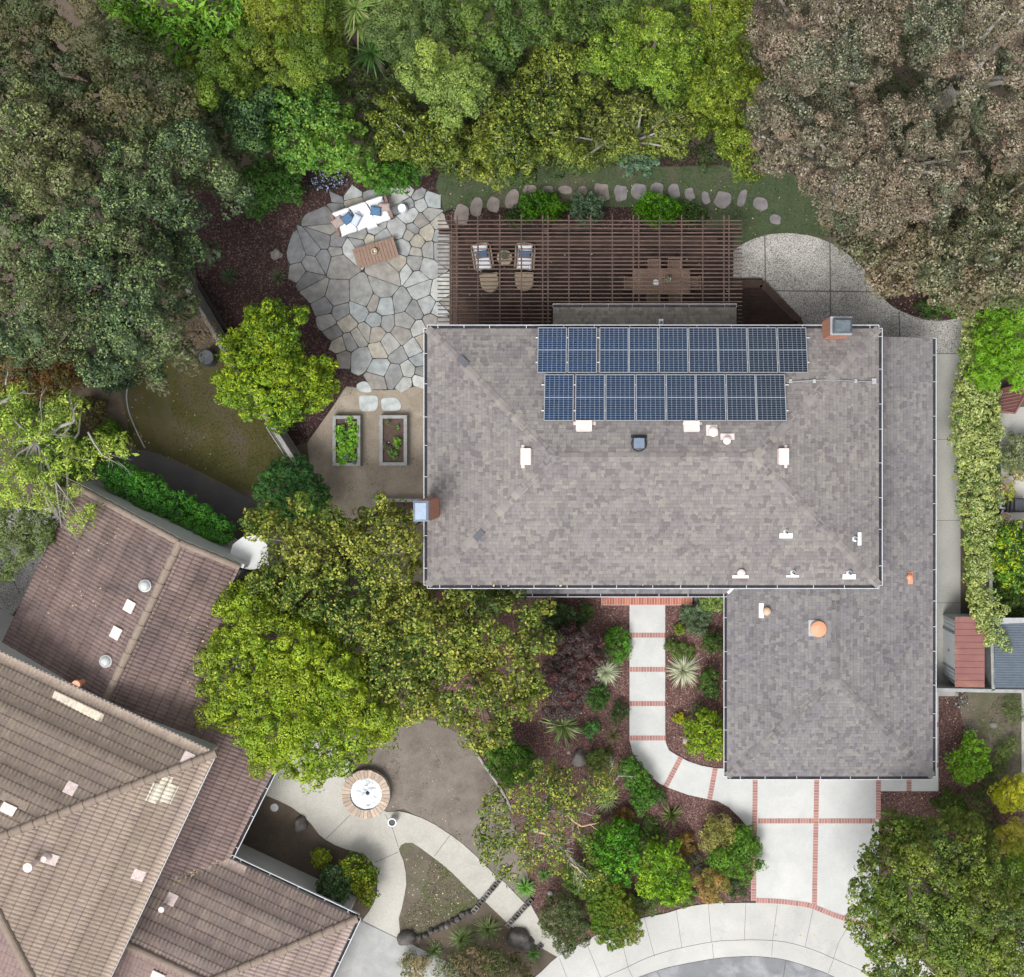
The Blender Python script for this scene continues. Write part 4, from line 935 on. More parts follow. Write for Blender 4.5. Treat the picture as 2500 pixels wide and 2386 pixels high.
for px, py, pl_, (a, b, c_, d_) in ((1919, 1299, 'S', (0, 9, 32, 13)), (1936, 1398, 'S', (-1, 9, 31, 5)), (2073, 1399, 'S', (0, 9, 32, 13))): vent(px, py, pl_, 'pipe', 5.5, 0, 'flashw', (a, b, c_, d_))
vent(2087, 1316, 'E', 'pipe', 5.5, 0, 'flashw', (11, 0, 10, 32)); vent(1809, 1399, 'S', 'dome', 10, 0, 'flash', (-1, 9, 40, 8)); vent(1614, 789, 'R', 'pipe', 5, 0, 'flashw', (0, -2, 11, 16), parent=rear)
vent(1871, 1492, 'GW', 'dome', 10, 0, 'tan', None, parent=lower); vent(1859, 1491, 'GW', 'x', 0, 0, 'flashw', (0, 0, 12, 36), parent=lower)
vent(2219, 1409, 'GE', 'dome', 8, 0, 'orange', (3, 2, 14, 30), parent=lower); vent(1995, 1536, 'GW', 'x', 0, 0, 'lead', (-5, -2, 32, 40), parent=lower); vent(1997, 1535, 'GW', 'dome', 20, 0, 'orange', None, parent=lower)
# solar attic fan
p = rp['N'].hit(1560, 1084, .02); mb = MB(); mb.lathe(p, [(.27, -.02), (.27, .1), (.23, .22), (.1, .24)], 24); mb.box(rp['N'].hit(1560, 1066, .03), (.55, .12, .02), rot=rotp(rp['N'])); fan = mb.build('attic_fan', M['black'], upper)
mb = MB(); mb.box(p + Vector((0, .02, .3)), (.36, .36, .03), rot=rotp(rp['N'])); mb.build('fan_panel', M['bluecap'], upper)
# conduit to the array
mb = MB(); pts = [rp['E'].hit(x, y, .06) if x > 2010 else rp['N'].hit(x, y, .06) for x, y in ((1922, 933), (1950, 931), (1988, 929), (2006, 928), (2060, 929), (2090, 931), (2130, 932))]
mb.tube(pts, .018, 6)
for x in (1930, 1988, 2089, 2134): q = (rp['E'] if x > 2010 else rp['N']).hit(x, 931, .05); mb.box(q, (.1 if x < 2130 else .16, .13 if x < 2130 else .2, .04))
mb.build('conduit', M['lead'], upper)

# solar panels: two rows, one thing each
NP = rp['N']; RM = rotp(NP).to_4x4()
def dims(x0, x1, y0, y1):
    a, b, c_ = NP.hit(x0, y0, .14), NP.hit(x1, y0, .14), NP.hit(x0, y1, .14); return (b - a).length, (c_ - a).length
pw, ph = dims(1463, 1535, 799, 911)
def make_panel():
    t = thing('solar_panel', '', 'solar panel', (0, 0, 0)); W_, H_ = pw - .022, ph - .03
    mb = MB(); e = .022
    for a, b in (((-W_ / 2, -H_ / 2), (W_ / 2, -H_ / 2)), ((-W_ / 2, H_ / 2), (W_ / 2, H_ / 2))): mb.box(((a[0] + b[0]) / 2, a[1] - math.copysign(e / 2, a[1]), 0), (W_, e, .04))
    for x in (-1, 1): mb.box((x * (W_ / 2 - e / 2), 0, 0), (e, H_ - 2 * e - .002, .04))
    mb.build('frame', M['alu'], t)
    mb = MB(); w2, h2 = W_ / 2 - e, H_ / 2 - e
    mb.face([(-w2, -h2, .012), (w2, -h2, .012), (w2, h2, .012), (-w2, h2, .012)], uv=[(0, 0), (6, 0), (6, 20), (0, 20)])
    mb.face([(-w2, -h2, -.01), (-w2, h2, -.01), (w2, h2, -.01), (w2, -h2, -.01)], uv=[(0, 0)] * 4)
    mb.build('cells', M['panel'], t); return t
proto = make_panel(); ordn = ['first', 'second', 'third', 'fourth', 'fifth', 'sixth', 'seventh', 'eighth', 'ninth']
tops = [1312, 1386, 1463, 1535, 1608, 1681, 1753, 1826, 1899]; bots = [1328, 1404, 1478, 1552, 1626, 1699, 1773, 1846]
first = True
for row, xs, yc, dx in ((0, tops, 855, 36), (1, bots, 971, 36.5)):
    for i, x in enumerate(xs):
        o = proto if first else copy_tree(proto); first = False
        o.matrix_world = Matrix.Translation(NP.hit(x + dx, yc, .14)) @ RM
        rn = 'upper' if row == 0 else 'lower'
        end = ', left end' if i == 0 else (', right end' if i == len(xs) - 1 else '')
        o['label'] = f'{ordn[i]} solar panel from the left in the {rn} row{end}'; o['group'] = 'solar panels on the house roof'
# rails under the array
mb = MB()
for y in (825, 885): mb.bar(NP.hit(1308, y, .07), NP.hit(1976, y, .07), .04, .05)
for y in (940, 1003): mb.bar(NP.hit(1322, y, .07), NP.hit(1925, y, .07), .04, .05)
mb.build('panel_rail', M['alu'], upper)

# ------------------------------------------------------------------ neighbour's tiled house
AX = Vector((.9048, -.4258, 0)); BX = Vector((-.4258, -.9048, 0))
nb = thing('tiled_house', 'neighbouring house with brown clay tile roofs and white walls turned at an angle', 'house', P(300, 1900, 0))
def tile_roof(name, pl, poly, mat, wave=.15, row=.345, amp=.036, lift=.03, parent=nb, du=.0):
    """poly: world points (x,y) forming a convex outline; real barrel tile relief"""
    g = pl.g; u = Vector((-g.y, g.x)); o = pl.p0
    uv = [((Vector(p[:2]) - o).dot(u), (Vector(p[:2]) - o).dot(g)) for p in poly]
    hp = sorted(set((round(a, 5), round(b, 5)) for a, b in uv)); hull = []
    for seq in (hp, hp[::-1]):
        part = []
        for q in seq:
            while len(part) > 1 and (part[-1][0] - part[-2][0]) * (q[1] - part[-2][1]) - (part[-1][1] - part[-2][1]) * (q[0] - part[-2][0]) <= 1e-7: part.pop()
            part.append(q)
        hull += part[:-1]
    uv = hull
    u0, u1 = min(p[0] for p in uv), max(p[0] for p in uv); v0, v1 = min(p[1] for p in uv), max(p[1] for p in uv)
    u0 = math.floor(u0 / wave) * wave; nu = int((u1 - u0) / wave) + 2; r0 = math.floor(v0 / row); r1 = int(v1 / row) + 1
    K = 6; us = np.array([u0 + i * wave / K for i in range(nu * K + 1)])
    ph = (us / wave) % 1.0
    prof = amp * 2 * (np.sqrt(np.clip(1 - (2 * np.minimum(ph, 1) - 1) ** 2 * .97, 0, 1)) - .5)
    bm = bmesh.new(); uvl = bm.loops.layers.uv.new('UVMap'); prev = None; rg = random.Random(3)
    for r_ in range(r0, r1 + 1):
        for e, (vv, lf) in enumerate(((r_ * row, lift), ((r_ + 1) * row, 0.0))):
            cur = []
            jit = rg.uniform(-.006, .006)
            for k_, uu in enumerate(us):
                xy = o + u * float(uu) + g * (vv + jit); z = pl.z(xy.x, xy.y) + float(prof[k_]) + lf
                cur.append(bm.verts.new((xy.x, xy.y, z)))
            if prev is not None:
                for k_ in range(len(us) - 1):
                    f = bm.faces.new((prev[k_], prev[k_ + 1], cur[k_ + 1], cur[k_])); tu = float(us[k_]) / (2 * wave)
                    va, vb = (r_ + .001, r_ + .999) if e else (r_ - .04, r_ + .02)
                    if not e: va, vb = r_ + .01, r_ + .05
                    for lp_, q in zip(f.loops, ((tu, va), (tu + .5 / K, va), (tu + .5 / K, vb), (tu, vb))): lp_[uvl].uv = q
            prev = cur
    n = len(uv)
    for i in range(n):
        a, b = uv[i], uv[(i + 1) % n]; A = o + u * a[0] + g * a[1]; B = o + u * b[0] + g * b[1]; d = (B - A).normalized()
        nrm = Vector((-d.y, d.x, 0))
        geom = bm.verts[:] + bm.edges[:] + bm.faces[:]
        bmesh.ops.bisect_plane(bm, geom=geom, dist=1e-5, plane_co=(A.x, A.y, 0), plane_no=nrm, clear_outer=True)
    me = bpy.data.meshes.new(name); org = ORG[parent]
    bmesh.ops.translate(bm, verts=bm.verts, vec=-org); bmesh.ops.recalc_face_normals(bm, faces=bm.faces)
    if bm.faces and sum(f.normal.z for f in bm.faces) < 0: bmesh.ops.reverse_faces(bm, faces=bm.faces)
    bm.to_mesh(me); bm.free(); me.polygons.foreach_set('use_smooth', [True] * len(me.polygons)); me.materials.append(M[mat])
    ob = bpy.data.objects.new(name, me); COL.objects.link(ob); ob.parent = parent; ORG[ob] = org.copy(); return ob
def ridge_caps(a, b, parent, rad=.14, st=.42, mat='ridge'):
    a, b = Vector(a), Vector(b); d = (b - a); L = d.length; d.normalize(); n = max(1, int(L / st)); mb = MB()
    for i in range(n + 1):
        p = a + d * i * st; q = a + d * min(L, i * st + st)
        if (q - p).length < .05: continue
        mb.tube([p, p + d * .03, q], [rad * 1.1, rad * 1.1, rad * .92], 12)
    return mb.build('ridge_tiles', M[mat], parent, smooth=False)
def d2(v): return (v.x, v.y)
# upper roof of the tall part
K1 = P(529, 1838, 5.6); WID = 11.8; zA = 5.6 + WID / 2 / 3
K2 = K1 + BX * WID; apex = K1 + (BX - AX) * (WID / 2); west = 15.0
K1w, K2w, apw = K1 - AX * west, K2 - AX * west, apex - AX * (west - WID / 2)
pe = Plane(K1, 5.6, -AX, 1 / 3); pn_ = Plane(K1, 5.6, BX, 1 / 3); ps = Plane(K2, 5.6, -BX, 1 / 3)
r1 = tile_roof('upper_tile_roof', pe, [d2(K1), d2(K2), d2(apex)], 'tile_t')
tile_roof('upper_tile_roof', pn_, [d2(K1), d2(apex), d2(apw), d2(K1w)], 'tile_t')
tile_roof('upper_tile_roof', ps, [d2(K2), d2(K2w), d2(apw), d2(apex)], 'tile_p')
ap3 = Vector((apex.x, apex.y, zA + .03))
ridge_caps((K1.x, K1.y, 5.66), ap3, r1); ridge_caps((K2.x, K2.y, 5.66), ap3, r1); ridge_caps(ap3, (apw.x, apw.y, zA + .03), r1)
mb = MB(); i_ = .42
W4 = [K1 + BX * i_ - AX * i_, K2 - BX * i_ - AX * i_, K2w - BX * i_ + AX * i_, K1w + BX * i_ + AX * i_]
mb.hexa([Vector((p.x, p.y, 0)) for p in W4[::-1]], [Vector((p.x, p.y, 5.5)) for p in W4[::-1]]); mb.face([Vector((p.x, p.y, 5.52)) for p in (K1, K2, K2w, K1w)])
mb.build('wall', M['wall'], nb)
# replaced pale tiles: real tiles laid over the old ones
tile_roof('pale_tiles', Plane(K1, 5.612, BX, 1 / 3), [d2(pn_.hit(x, y)) for x, y in ((127, 1702), (135, 1686), (256, 1744), (247, 1765))], 'tile_y', parent=r1)

# low wings
m1 = .267; E0 = P(683, 1865, 2.9); pE = Plane(E0, 2.9, -AX, m1)
RT = pE.hit(441, 1322); ridge_d = (RT - E0).dot(-AX)        # ridge distance from the eave
zR = 2.9 + ridge_d * m1
bofs = lambda base, b_, a_: base + BX * b_ + AX * a_
rt0 = Vector((RT.x, RT.y, 0)); rt1 = rt0 + BX * 9.0
pW = Plane((RT.x, RT.y), zR, AX, m1)
tile_roof('low_tile_roof', pE, [d2(rt0), d2(bofs(rt0, 0, 2.2)), d2(bofs(rt0, 1.75, 2.2)), d2(bofs(rt0, 1.75, 0))], 'tile_p', row=.36)
Ci = P(562, 2095, 2.9); Ci = Vector((Ci.x, Ci.y, 0)); vdeep = Ci + (BX - AX) * 3.6
tile_roof('low_tile_roof', pE, [d2(bofs(rt0, 1.75, 0)), d2(bofs(rt0, 1.75, ridge_d)), d2(Ci), d2(vdeep), d2(bofs(rt0, 11.2, 2.0)), d2(bofs(rt0, 8.2, 0))], 'tile_p', row=.36)
r2 = tile_roof('low_tile_roof', pW, [d2(rt0), d2(bofs(rt0, 8, 0)), d2(bofs(rt0, 8, -4.7)), d2(bofs(rt0, 0, -4.7))], 'tile_p', row=.36)
ridge_caps((rt0.x, rt0.y, zR + .05), (rt1.x, rt1.y, zR + .05), r2, .15, .55)
va, vb = bofs(rt0, -.06, -4.75), bofs(rt0, -.06, 2.3)
mb = MB(); mb.hexa([Vector((p.x, p.y, 0)) for p in (va, bofs(va, -.12, 0), bofs(vb, -.12, 0), vb)][::-1], [Vector((p.x, p.y, pE.z(p.x, p.y) - (0 if i not in (0, 1) else 0))) for i, p in enumerate((va, bofs(va, -.12, 0), bofs(vb, -.12, 0), vb))][::-1])
mb = MB()
prof = [(-4.75, zR - 4.75 * m1), (0, zR), (2.3, zR - 2.3 * m1)]
for (a0, z0), (a1, z1) in zip(prof, prof[1:]):
    q = [bofs(rt0, .05, a0), bofs(rt0, .05, a1), bofs(rt0, -.10, a1), bofs(rt0, -.10, a0)]
    mb.hexa([Vector((p.x, p.y, 0)) for p in q][::-1], [Vector((q[0].x, q[0].y, z0 - .02)), Vector((q[1].x, q[1].y, z1 - .02)), Vector((q[2].x, q[2].y, z1 - .02)), Vector((q[3].x, q[3].y, z0 - .02))][::-1])
# low walls
def nwall(pts, z1, mb):
    mb.hexa([Vector((p.x, p.y, 0)) for p in pts], [Vector((p.x, p.y, z1)) for p in pts])
nwall([bofs(rt0, 8, ridge_d - .4), bofs(rt0, 2.2, ridge_d - .4), bofs(rt0, 2.2, -4.3), bofs(rt0, 8, -4.3)][::-1], 2.75, mb)
mb.build('low_wall', M['wall'], nb)
rr_ = [(-4.75, zR - 4.75 * m1 + .08), (0, zR + .08), (2.2, zR - 2.2 * m1 + .08)]
for (a0, z0), (a1, z1) in zip(rr_, rr_[1:]):
    p, q = bofs(rt0, .04, a0), bofs(rt0, .04, a1); ridge_caps((p.x, p.y, z0), (q.x, q.y, z1), r2, .12, .4)
# front wing
C0 = P(874, 2241, 2.9); C0 = Vector((C0.x, C0.y, 0)); m2 = .33
pF = Plane(Ci, 2.9, BX, m2); pG = Plane(C0, 2.9, -AX, m2)
hf = 3.9; hipt = C0 + (BX - AX) * hf; lw = Ci + BX * hf - AX * 5.0
tile_roof('front_tile_roof', pF, [d2(Ci), d2(C0), d2(hipt), d2(lw), d2(vdeep)], 'tile_m', row=.36)
tile_roof('front_tile_roof', pG, [d2(C0), d2(bofs(C0, 8.5, 0)), d2(bofs(C0, 8.5 - 3.9, -3.9)), d2(hipt)], 'tile_m', row=.36)
zf = 2.9 + hf * m2
pS = Plane((hipt.x, hipt.y), zf, -BX, m2)
r3 = tile_roof('front_tile_roof', pS, [d2(hipt), d2(bofs(hipt, 2.6, 0)), d2(bofs(lw, 2.6, 0)), d2(lw)], 'tile_p')
ridge_caps((C0.x, C0.y, 2.98), (hipt.x, hipt.y, zf + .05), r3, .14, .45); ridge_caps((hipt.x, hipt.y, zf + .05), (lw.x, lw.y, zf + .05), r3, .14, .45)
# short tip ridge beside the tall roof
a = P(540, 1836, 4.6); b = P(590, 1806, 3.6); 
mb = MB()
nwall([Ci + BX * .45 - AX * .2, C0 + BX * .45 - AX * .45, bofs(C0, 9, -.45), bofs(C0, 9, -7)][::-1], 2.78, mb)
mb.build('front_wall', M['wall'], nb)
mb = MB(); mb.bar(P(540, 2133, .02), P(780, 2225, .02), .1, .2); 
# gutters on the low wings
def gut2(p, q, o, parent, seed):
    gutter([d2(p), d2(q)], 2.88, parent, [d2(o)], seed)
gut2(bofs(rt0, 1.75, ridge_d), Ci, AX, r2, 20); gut2(Ci, C0, -BX, r3, 21); gut2(C0, bofs(C0, 8.5, 0), AX, r3, 22)
gut2(bofs(rt0, 0, -4.7), bofs(rt0, 8, -4.7), -AX, r2, 23)
mb = MB(); mb.bar(bofs(K1, 0, .03) + Vector((0, 0, 0)), K1w + Vector((0, 0, 0)), .03, .05); mb.bar(K1 + AX * .02, K2, .03, .05); mb.build('edge_trim', M['lead'], r1)
# white plaster chimney mass and flue at the end of the low wing
pc = P(598, 1352, 3.2)
mb = MB(); ring = [P(x, y, 3.4) for x, y in ((556, 1365), (566, 1330), (590, 1312), (622, 1308), (650, 1330), (655, 1385), (610, 1392), (575, 1385))]
ring = ring[::-1]
mb.hexa([Vector((p.x, p.y, 0)) for p in ring], [Vector((p.x, p.y, 3.3)) for p in ring]); mb.build('plaster_chimney', M['wall'], nb)
mb = MB(); rq = [P(x, y, 3.5) for x, y in ((545, 1372), (588, 1394), (576, 1418), (534, 1402))][::-1]
mb.hexa([Vector((p.x, p.y, 2.5)) for p in rq], [Vector((p.x, p.y, 3.5)) for p in rq]); mb.build('flue_box', M['lead'], nb)
# domes, flashings and pipes
def dome(px, py, pl, r, nm='skylight_dome'):
    p = pl.hit(px, py, .05); mb = MB(); mb.lathe(p, [(r * 1.12, -.05), (r * 1.12, .10), (r * .98, .13)], 26, capt=False); o = mb.build(nm, M['white'], r2)
    mb = MB(); mb.lathe(p, [(r * .99, .10), (r * .9, .16), (r * .6, .22), (r * .2, .245)], 26); mb.build('dome_glass', M['frost'], r2)
dome(356, 1430, pW, .2); dome(260, 1614, pW, .2)
def plate(px, py, pl, w_, h_, mat, parent, th=.04, up_=.08, nm='flashing'):
    p = pl.hit(px, py, up_); n = Vector((-pl.m * pl.g.x, -pl.m * pl.g.y, 1)).normalized(); x = Vector((pl.g.x, pl.g.y, pl.m)).normalized(); y = n.cross(x)
    mb = MB(); mb.box(p, (h_, w_, th), rot=Matrix((x, y, n)).transposed()); return mb.build(nm, M[mat], parent)
plate(316, 1481, pW, .42, .38, 'flash', r2, .06, .1); plate(283, 1546, pW, .42, .38, 'flash', r2, .06, .1)
plate(20, 1976, pn_, .5, .32, 'flash', r1, .06, .1); plate(35, 1957, pn_, 1.0, .28, 'ridge', r1, .02, .05)
for px, py, pl in ((172, 1925, pn_), (458, 1852, pn_), (338, 2137, pe), (125, 2098, pe), (418, 2196, pF)): plate(px, py, pl, .38, .42, 'flash2', r1, .02, .055)
p = pe.hit(88, 2104, .1); mb = MB(); mb.lathe(p, [(.09, 0), (.09, .55), (.16, .56), (.16, .66), (.05, .7)], 18); mb.build('vent_pipe', M['flash'], r1)
p = pe.hit(112, 2094, .1); mb = MB(); mb.lathe(p, [(.17, 0), (.1, .2)], 18); mb.build('vent_pipe', M['flash'], r1)
p = pF.hit(402, 2213, .1); mb = MB(); mb.lathe(p, [(.06, 0), (.06, .3), (.11, .31), (.11, .38)], 16); mb.build('vent_pipe', M['flash'], r1)
p = pE.hit(202, 1665, .1); mb = MB(); mb.lathe(p, [(.1, 0), (.1, .5), (.17, .52), (.15, .62)], 16); mb.build('vent_pipe', M['orange'], r2)
plate(386, 2383, pS, .5, .3, 'flash', r3, .05, .1)
plq = lambda pts, pl: [d2(pl.hit(x, y)) for x, y in pts]
for px_, py_, hu, hv in ((378, 1936, .36, .17), (398, 1925, .50, .17), (416, 1938, .36, .16)):
    cc = pe.hit(px_, py_); gg = Vector((pe.g.x, pe.g.y, 0)); uu = Vector((-gg.y, gg.x, 0))
    tile_roof('pale_tiles', Plane(K1, 5.618, -AX, 1 / 3), [d2(cc + uu * a * hu + gg * b * hv) for a, b in ((-1, -1), (1, -1), (1, 1), (-1, 1))], 'tile_y', parent=r1)

# ------------------------------------------------------------------ deck, pergola
ZD, ZP = .28, 2.72
dk = thing('wooden_deck', 'dark brown wooden deck with an angled corner behind the house', 'deck', P(1450, 690, 0))
dpoly = [P(x, y, ZD) for x, y in ((1097, 572), (1790, 572), (1790, 684), (1863, 684), (1957, 780), (1957, 830), (1097, 830))]
dxy = [(p.x, p.y) for p in dpoly]
mb = MB(); y = dxy[-1][1]; yt = dxy[0][1]; r = random.Random(2)
slab_w('deck_frame', dpoly, 0, ZD - .045, M['fence_d'], None, dk)
while y < yt - .02:
    xs = []
    for i in range(len(dxy)):
        (xa, ya), (xb, yb) = dxy[i - 1], dxy[i]
        if (ya > y + .07) != (yb > y + .07): xs.append(xa + (xb - xa) * (y + .07 - ya) / (yb - ya))
    if len(xs) >= 2:
        xs.sort(); x0_, x1_ = xs[0] + .02, xs[-1] - .02; cuts = [x0_] + sorted(r.uniform(x0_, x1_) for _ in range(3)) + [x1_]
        for a, b in zip(cuts, cuts[1:]):
            if b - a > .05: mb.box(((a + b) / 2, y + .068, ZD - .02), (b - a - .006, .134, .035))
    y += .142
mb.build('deck_board', M['deck'], dk)
mb = MB()
pp = [P(x, y, ZD + .02) for x, y in ((1790, 693), (1861, 693), (1950, 784), (1950, 830))]
for a, b in zip(pp, pp[1:]): mb.bar(a, b, .30, .03)
mb.build('deck_border', M['deckl'], dk); mb = MB()
mb.bar(P(1109, 570, ZD + .016), P(1109, 830, ZD + .016), .34, .03)
mb.build('deck_border', M['deckl'], dk)
bn = thing('deck_bench', 'long low wooden bench along the garden edge of the deck', 'bench', P(1440, 588, 0))
mb = MB()
for k, y in enumerate((578, 584.5, 591, 597.5)): mb.bar(P(1135, y, .72), P(1752, y, .72), .09, .04)
mb.build('seat', M['deckl'], bn)
for x in (1140, 1262, 1385, 1508, 1630, 1748): mb = MB(); mb.box(P(x, 588, .5), (.08, .34, .40)); mb.build('leg', M['deck'], bn)

pg = thing('pergola', 'long brown slatted timber pergola over the deck behind the house', 'pergola', P(1440, 670, 0))
r = random.Random(9)
n = 27; y0_, y1_ = 539, 796
for i in range(n):
    y = y0_ + (y1_ - y0_) * i / (n - 1); z = ZP + .07
    xr = 1812 if y < 750 else (1346 if y < 797 else 1346); xl = 1068.5
    mb = MB(); a, b = P(xl + r.uniform(-1, 1), y + r.uniform(-.5, .5), z), P(xr + r.uniform(-1, 1), y + r.uniform(-.7, .7), z)
    pts = [a.lerp(b, t) + Vector((0, r.uniform(-.012, .012), r.uniform(-.008, .008))) for t in (0, .25, .5, .75, 1)]
    for p, q in zip(pts, pts[1:]): mb.bar(p, q, .042, .045)
    mb.build('slat', M['redwood'], pg)
    if y >= 750:
        mb = MB(); mb.bar(P(1801, y, z), P(1812, y, z), .042, .045); mb.build('slat', M['redwood'], pg)
for x in (1103, 1116, 1167, 1220.5, 1273, 1325, 1338, 1389, 1442, 1495, 1546, 1559.5, 1610, 1664, 1715.5, 1767, 1779.5):
    mb = MB(); ye = 800 if x < 1346 or x > 1800 else 748
    mb.bar(P(x, 526 + r.uniform(-1, 1), ZP - .02), P(x, ye, ZP - .02), .045, .14); mb.build('rafter', M['redwood'], pg)
for y, xa, xb in ((567, 1072, 1810),):
    for d_ in (-3.5, 3.5): mb = MB(); mb.bar(P(xa, y + d_, ZP - .19), P(xb, y + d_, ZP - .19), .045, .18); mb.build('beam', M['deck'], pg)
for x in (1109.5, 1331.5, 1553, 1773):
    mb = MB(); mb.box(P(x, 567, 1.3), (.14, .14, 2.3)); mb.build('post', M['deckl'], pg)
for x in (1109.5, 1331.5, 1553): mb = MB(); mb.box(P(x, 567, ZP - .1), (.22, .16, .12)); mb.build('post_cap', M['redwood'], pg)

# ------------------------------------------------------------------ furniture on the flagstones
def frame_of(px, py, z, ang):
    c = P(px, py, z); Mz = Matrix.Rotation(ang, 3, 'Z'); return (lambda x, y, zz=0: Vector((c.x, c.y, 0)) + Mz @ Vector((x, y, 0)) + Vector((0, 0, zz))), Mz
ang = math.radians(19.3); L, Mz = frame_of(885, 529, .45, ang)
so = thing('sofa', 'white cushioned outdoor sofa with wooden arms on the flagstone patio', 'sofa', L(0, 0))
mb = MB(); mb.box(L(0, 0, .25), (2.1, .86, .12), rot=Mz); 
for x in (-1.0, 1.0):
    for y in (-.38, .38): mb.box(L(x, y, .12), (.07, .07, .22), rot=Mz)
mb.box(L(0, .44, .52), (2.1, .05, .42), rot=Mz); mb.build('frame', M['sofaw'], so)
for x in (-1.10, 1.10):
    mb = MB(); mb.box(L(x, 0, .62), (.10, .92, .05), rot=Mz); mb.box(L(x, .36, .32), (.07, .07, .58), rot=Mz); mb.box(L(x, -.36, .32), (.07, .07, .58), rot=Mz); mb.build('armrest', M['sofaw'], so)
for i, x in enumerate((-.69, 0, .69)):
    mb = MB(); mb.pillow(L(x, -.08, .40), .70, .80, .19, Mz, k=14); mb.build('seat_cushion', M['cushion'], so, smooth=True)
    mb = MB(); mb.pillow(L(x, .34, .62), .69, .44, .17, Mz @ Matrix.Rotation(R(72), 3, 'X'), k=12); mb.build('back_cushion', M['cushion'], so, smooth=True)
def pil(name, label, px, py, z, sx, sy, rz, tilt, mat, tz=0, th=.15):
    mb = MB(); Mr = Matrix.Rotation(rz, 3, 'Z') @ Matrix.Rotation(tilt, 3, 'X') @ Matrix.Rotation(tz, 3, 'Y'); c = P(px, py, z); mb.pillow(c, sx, sy, th, Mr, k=5)
    return tag(mb.build(name, mat, smooth=True, origin=c), label, 'pillow')
# striped fabric
t = NT('striped_fabric'); u, v, _ = t.xyz(t.uv()); sx_ = t.math('GREATER_THAN', t.math('FRACT', t.math('MULTIPLY', v, 9.0)), .62)
M['stripe'] = t.done(t.mix(sx_, (.60, .64, .72), (.22, .32, .46)), .95)
pil('throw_pillow', 'taupe pillow leaning on the left arm of the white sofa', 825, 543, .66, .46, .40, R(35), R(28), M['taupe'])
pil('throw_pillow', 'blue pillow between the taupe and striped ones on the left half of the sofa', 848.5, 534, .72, .43, .38, R(38), R(30), M['blue'])
pil('throw_pillow', 'blue and white striped pillow near the middle of the sofa', 869.5, 537, .70, .30, .50, R(-32), R(22), M['stripe'])
pil('throw_pillow', 'blue pillow beside the taupe one on the right half of the sofa', 917.5, 515.5, .70, .44, .38, R(-8), R(25), M['blue'])
pil('throw_pillow', 'taupe pillow leaning on the right arm of the white sofa', 939, 506.5, .68, .46, .36, R(2), R(30), M['taupe'])
mb = MB(); pts = [(x, .30 - 1.0 * t) for x in (0,) for t in range(2)]
for i in range(9):
    for (ya, za), (yb, zb_) in zip([(.40, .74), (.28, .72), (.20, .52), (-.2, .505), (-.485, .49), (-.52, .30)], [(.28, .72), (.20, .52), (-.2, .505), (-.485, .49), (-.52, .30), (-.53, .2)]):
        x = .02 + i * .042; w_ = .006 * (i % 2); sk = lambda y: -.09 * y - .03
        mb.face([L(x + sk(ya), ya, za + w_), L(x + sk(yb), yb, zb_ + w_), L(x + .042 + sk(yb), yb, zb_ + .006 - w_), L(x + .042 + sk(ya), ya, za + .006 - w_)])
bl = mb.build('blanket', M['cushion'], smooth=True); tag(bl, 'white throw blanket draped over the middle of the sofa', 'blanket')
# coffee table
L, Mz = frame_of(917, 617.8, .42, math.radians(17.0))
ct = thing('coffee_table', 'rectangular slatted brown coffee table on the flagstones in front of the sofa', 'table', L(0, 0))
mb = MB(); nn = 13; W_ = 1.68
for i in range(nn): mb.box(L(-W_ / 2 + W_ * (i + .5) / nn, 0, .41), (W_ / nn - .012, .80, .03), rot=Mz)
mb.build('table_top', M['table'], ct)
for x in (-.72, .72):
    for y in (-.3, .3): mb = MB(); mb.box(L(x, y, .2), (.07, .07, .38), rot=Mz); mb.build('leg', M['sofaw'], ct)
mb = MB(); mb.box(L(0, .3, .36), (1.5, .04, .06), rot=Mz); mb.box(L(0, -.3, .36), (1.5, .04, .06), rot=Mz); mb.build('apron', M['sofaw'], ct)
c = P(915, 614.5, .45); lt = thing('candle_bowl', 'round wicker candle bowl with dark inside on the coffee table', 'bowl', (c.x, c.y, .425))
mb = MB(); mb.lathe((c.x, c.y, .425), [(.085, 0), (.125, .06), (.13, .14), (.10, .19), (.085, .17), (.08, .05), (.0, .04)], 22, capt=False); mb.build('bowl', M['wicker'], lt, smooth=True)
mb = MB(); mb.lathe((c.x, c.y, .465), [(.075, 0), (.075, .004)], 16); mb.build('liner', M['black'], lt)
mb = MB(); mb.lathe((c.x + .01, c.y - .01, .47), [(.032, 0), (.032, .07)], 12); mb.build('candle', M['white'], lt)
c = P(982, 508, .4); sl_ = thing('garden_stool', 'white ceramic drum stool beside the right end of the sofa', 'stool', (c.x, c.y, 0))
mb = MB(); mb.lathe((c.x, c.y, .05), [(.15, 0), (.185, .1), (.195, .2), (.185, .31), (.15, .40)], 26, capt=False); mb.build('body', M['ceramic'], sl_, smooth=True)
mb = MB(); mb.lathe((c.x, c.y, .44), [(.155, 0), (.155, .015), (.145, .03)], 26); mb.build('seat', M['cushion'], sl_)

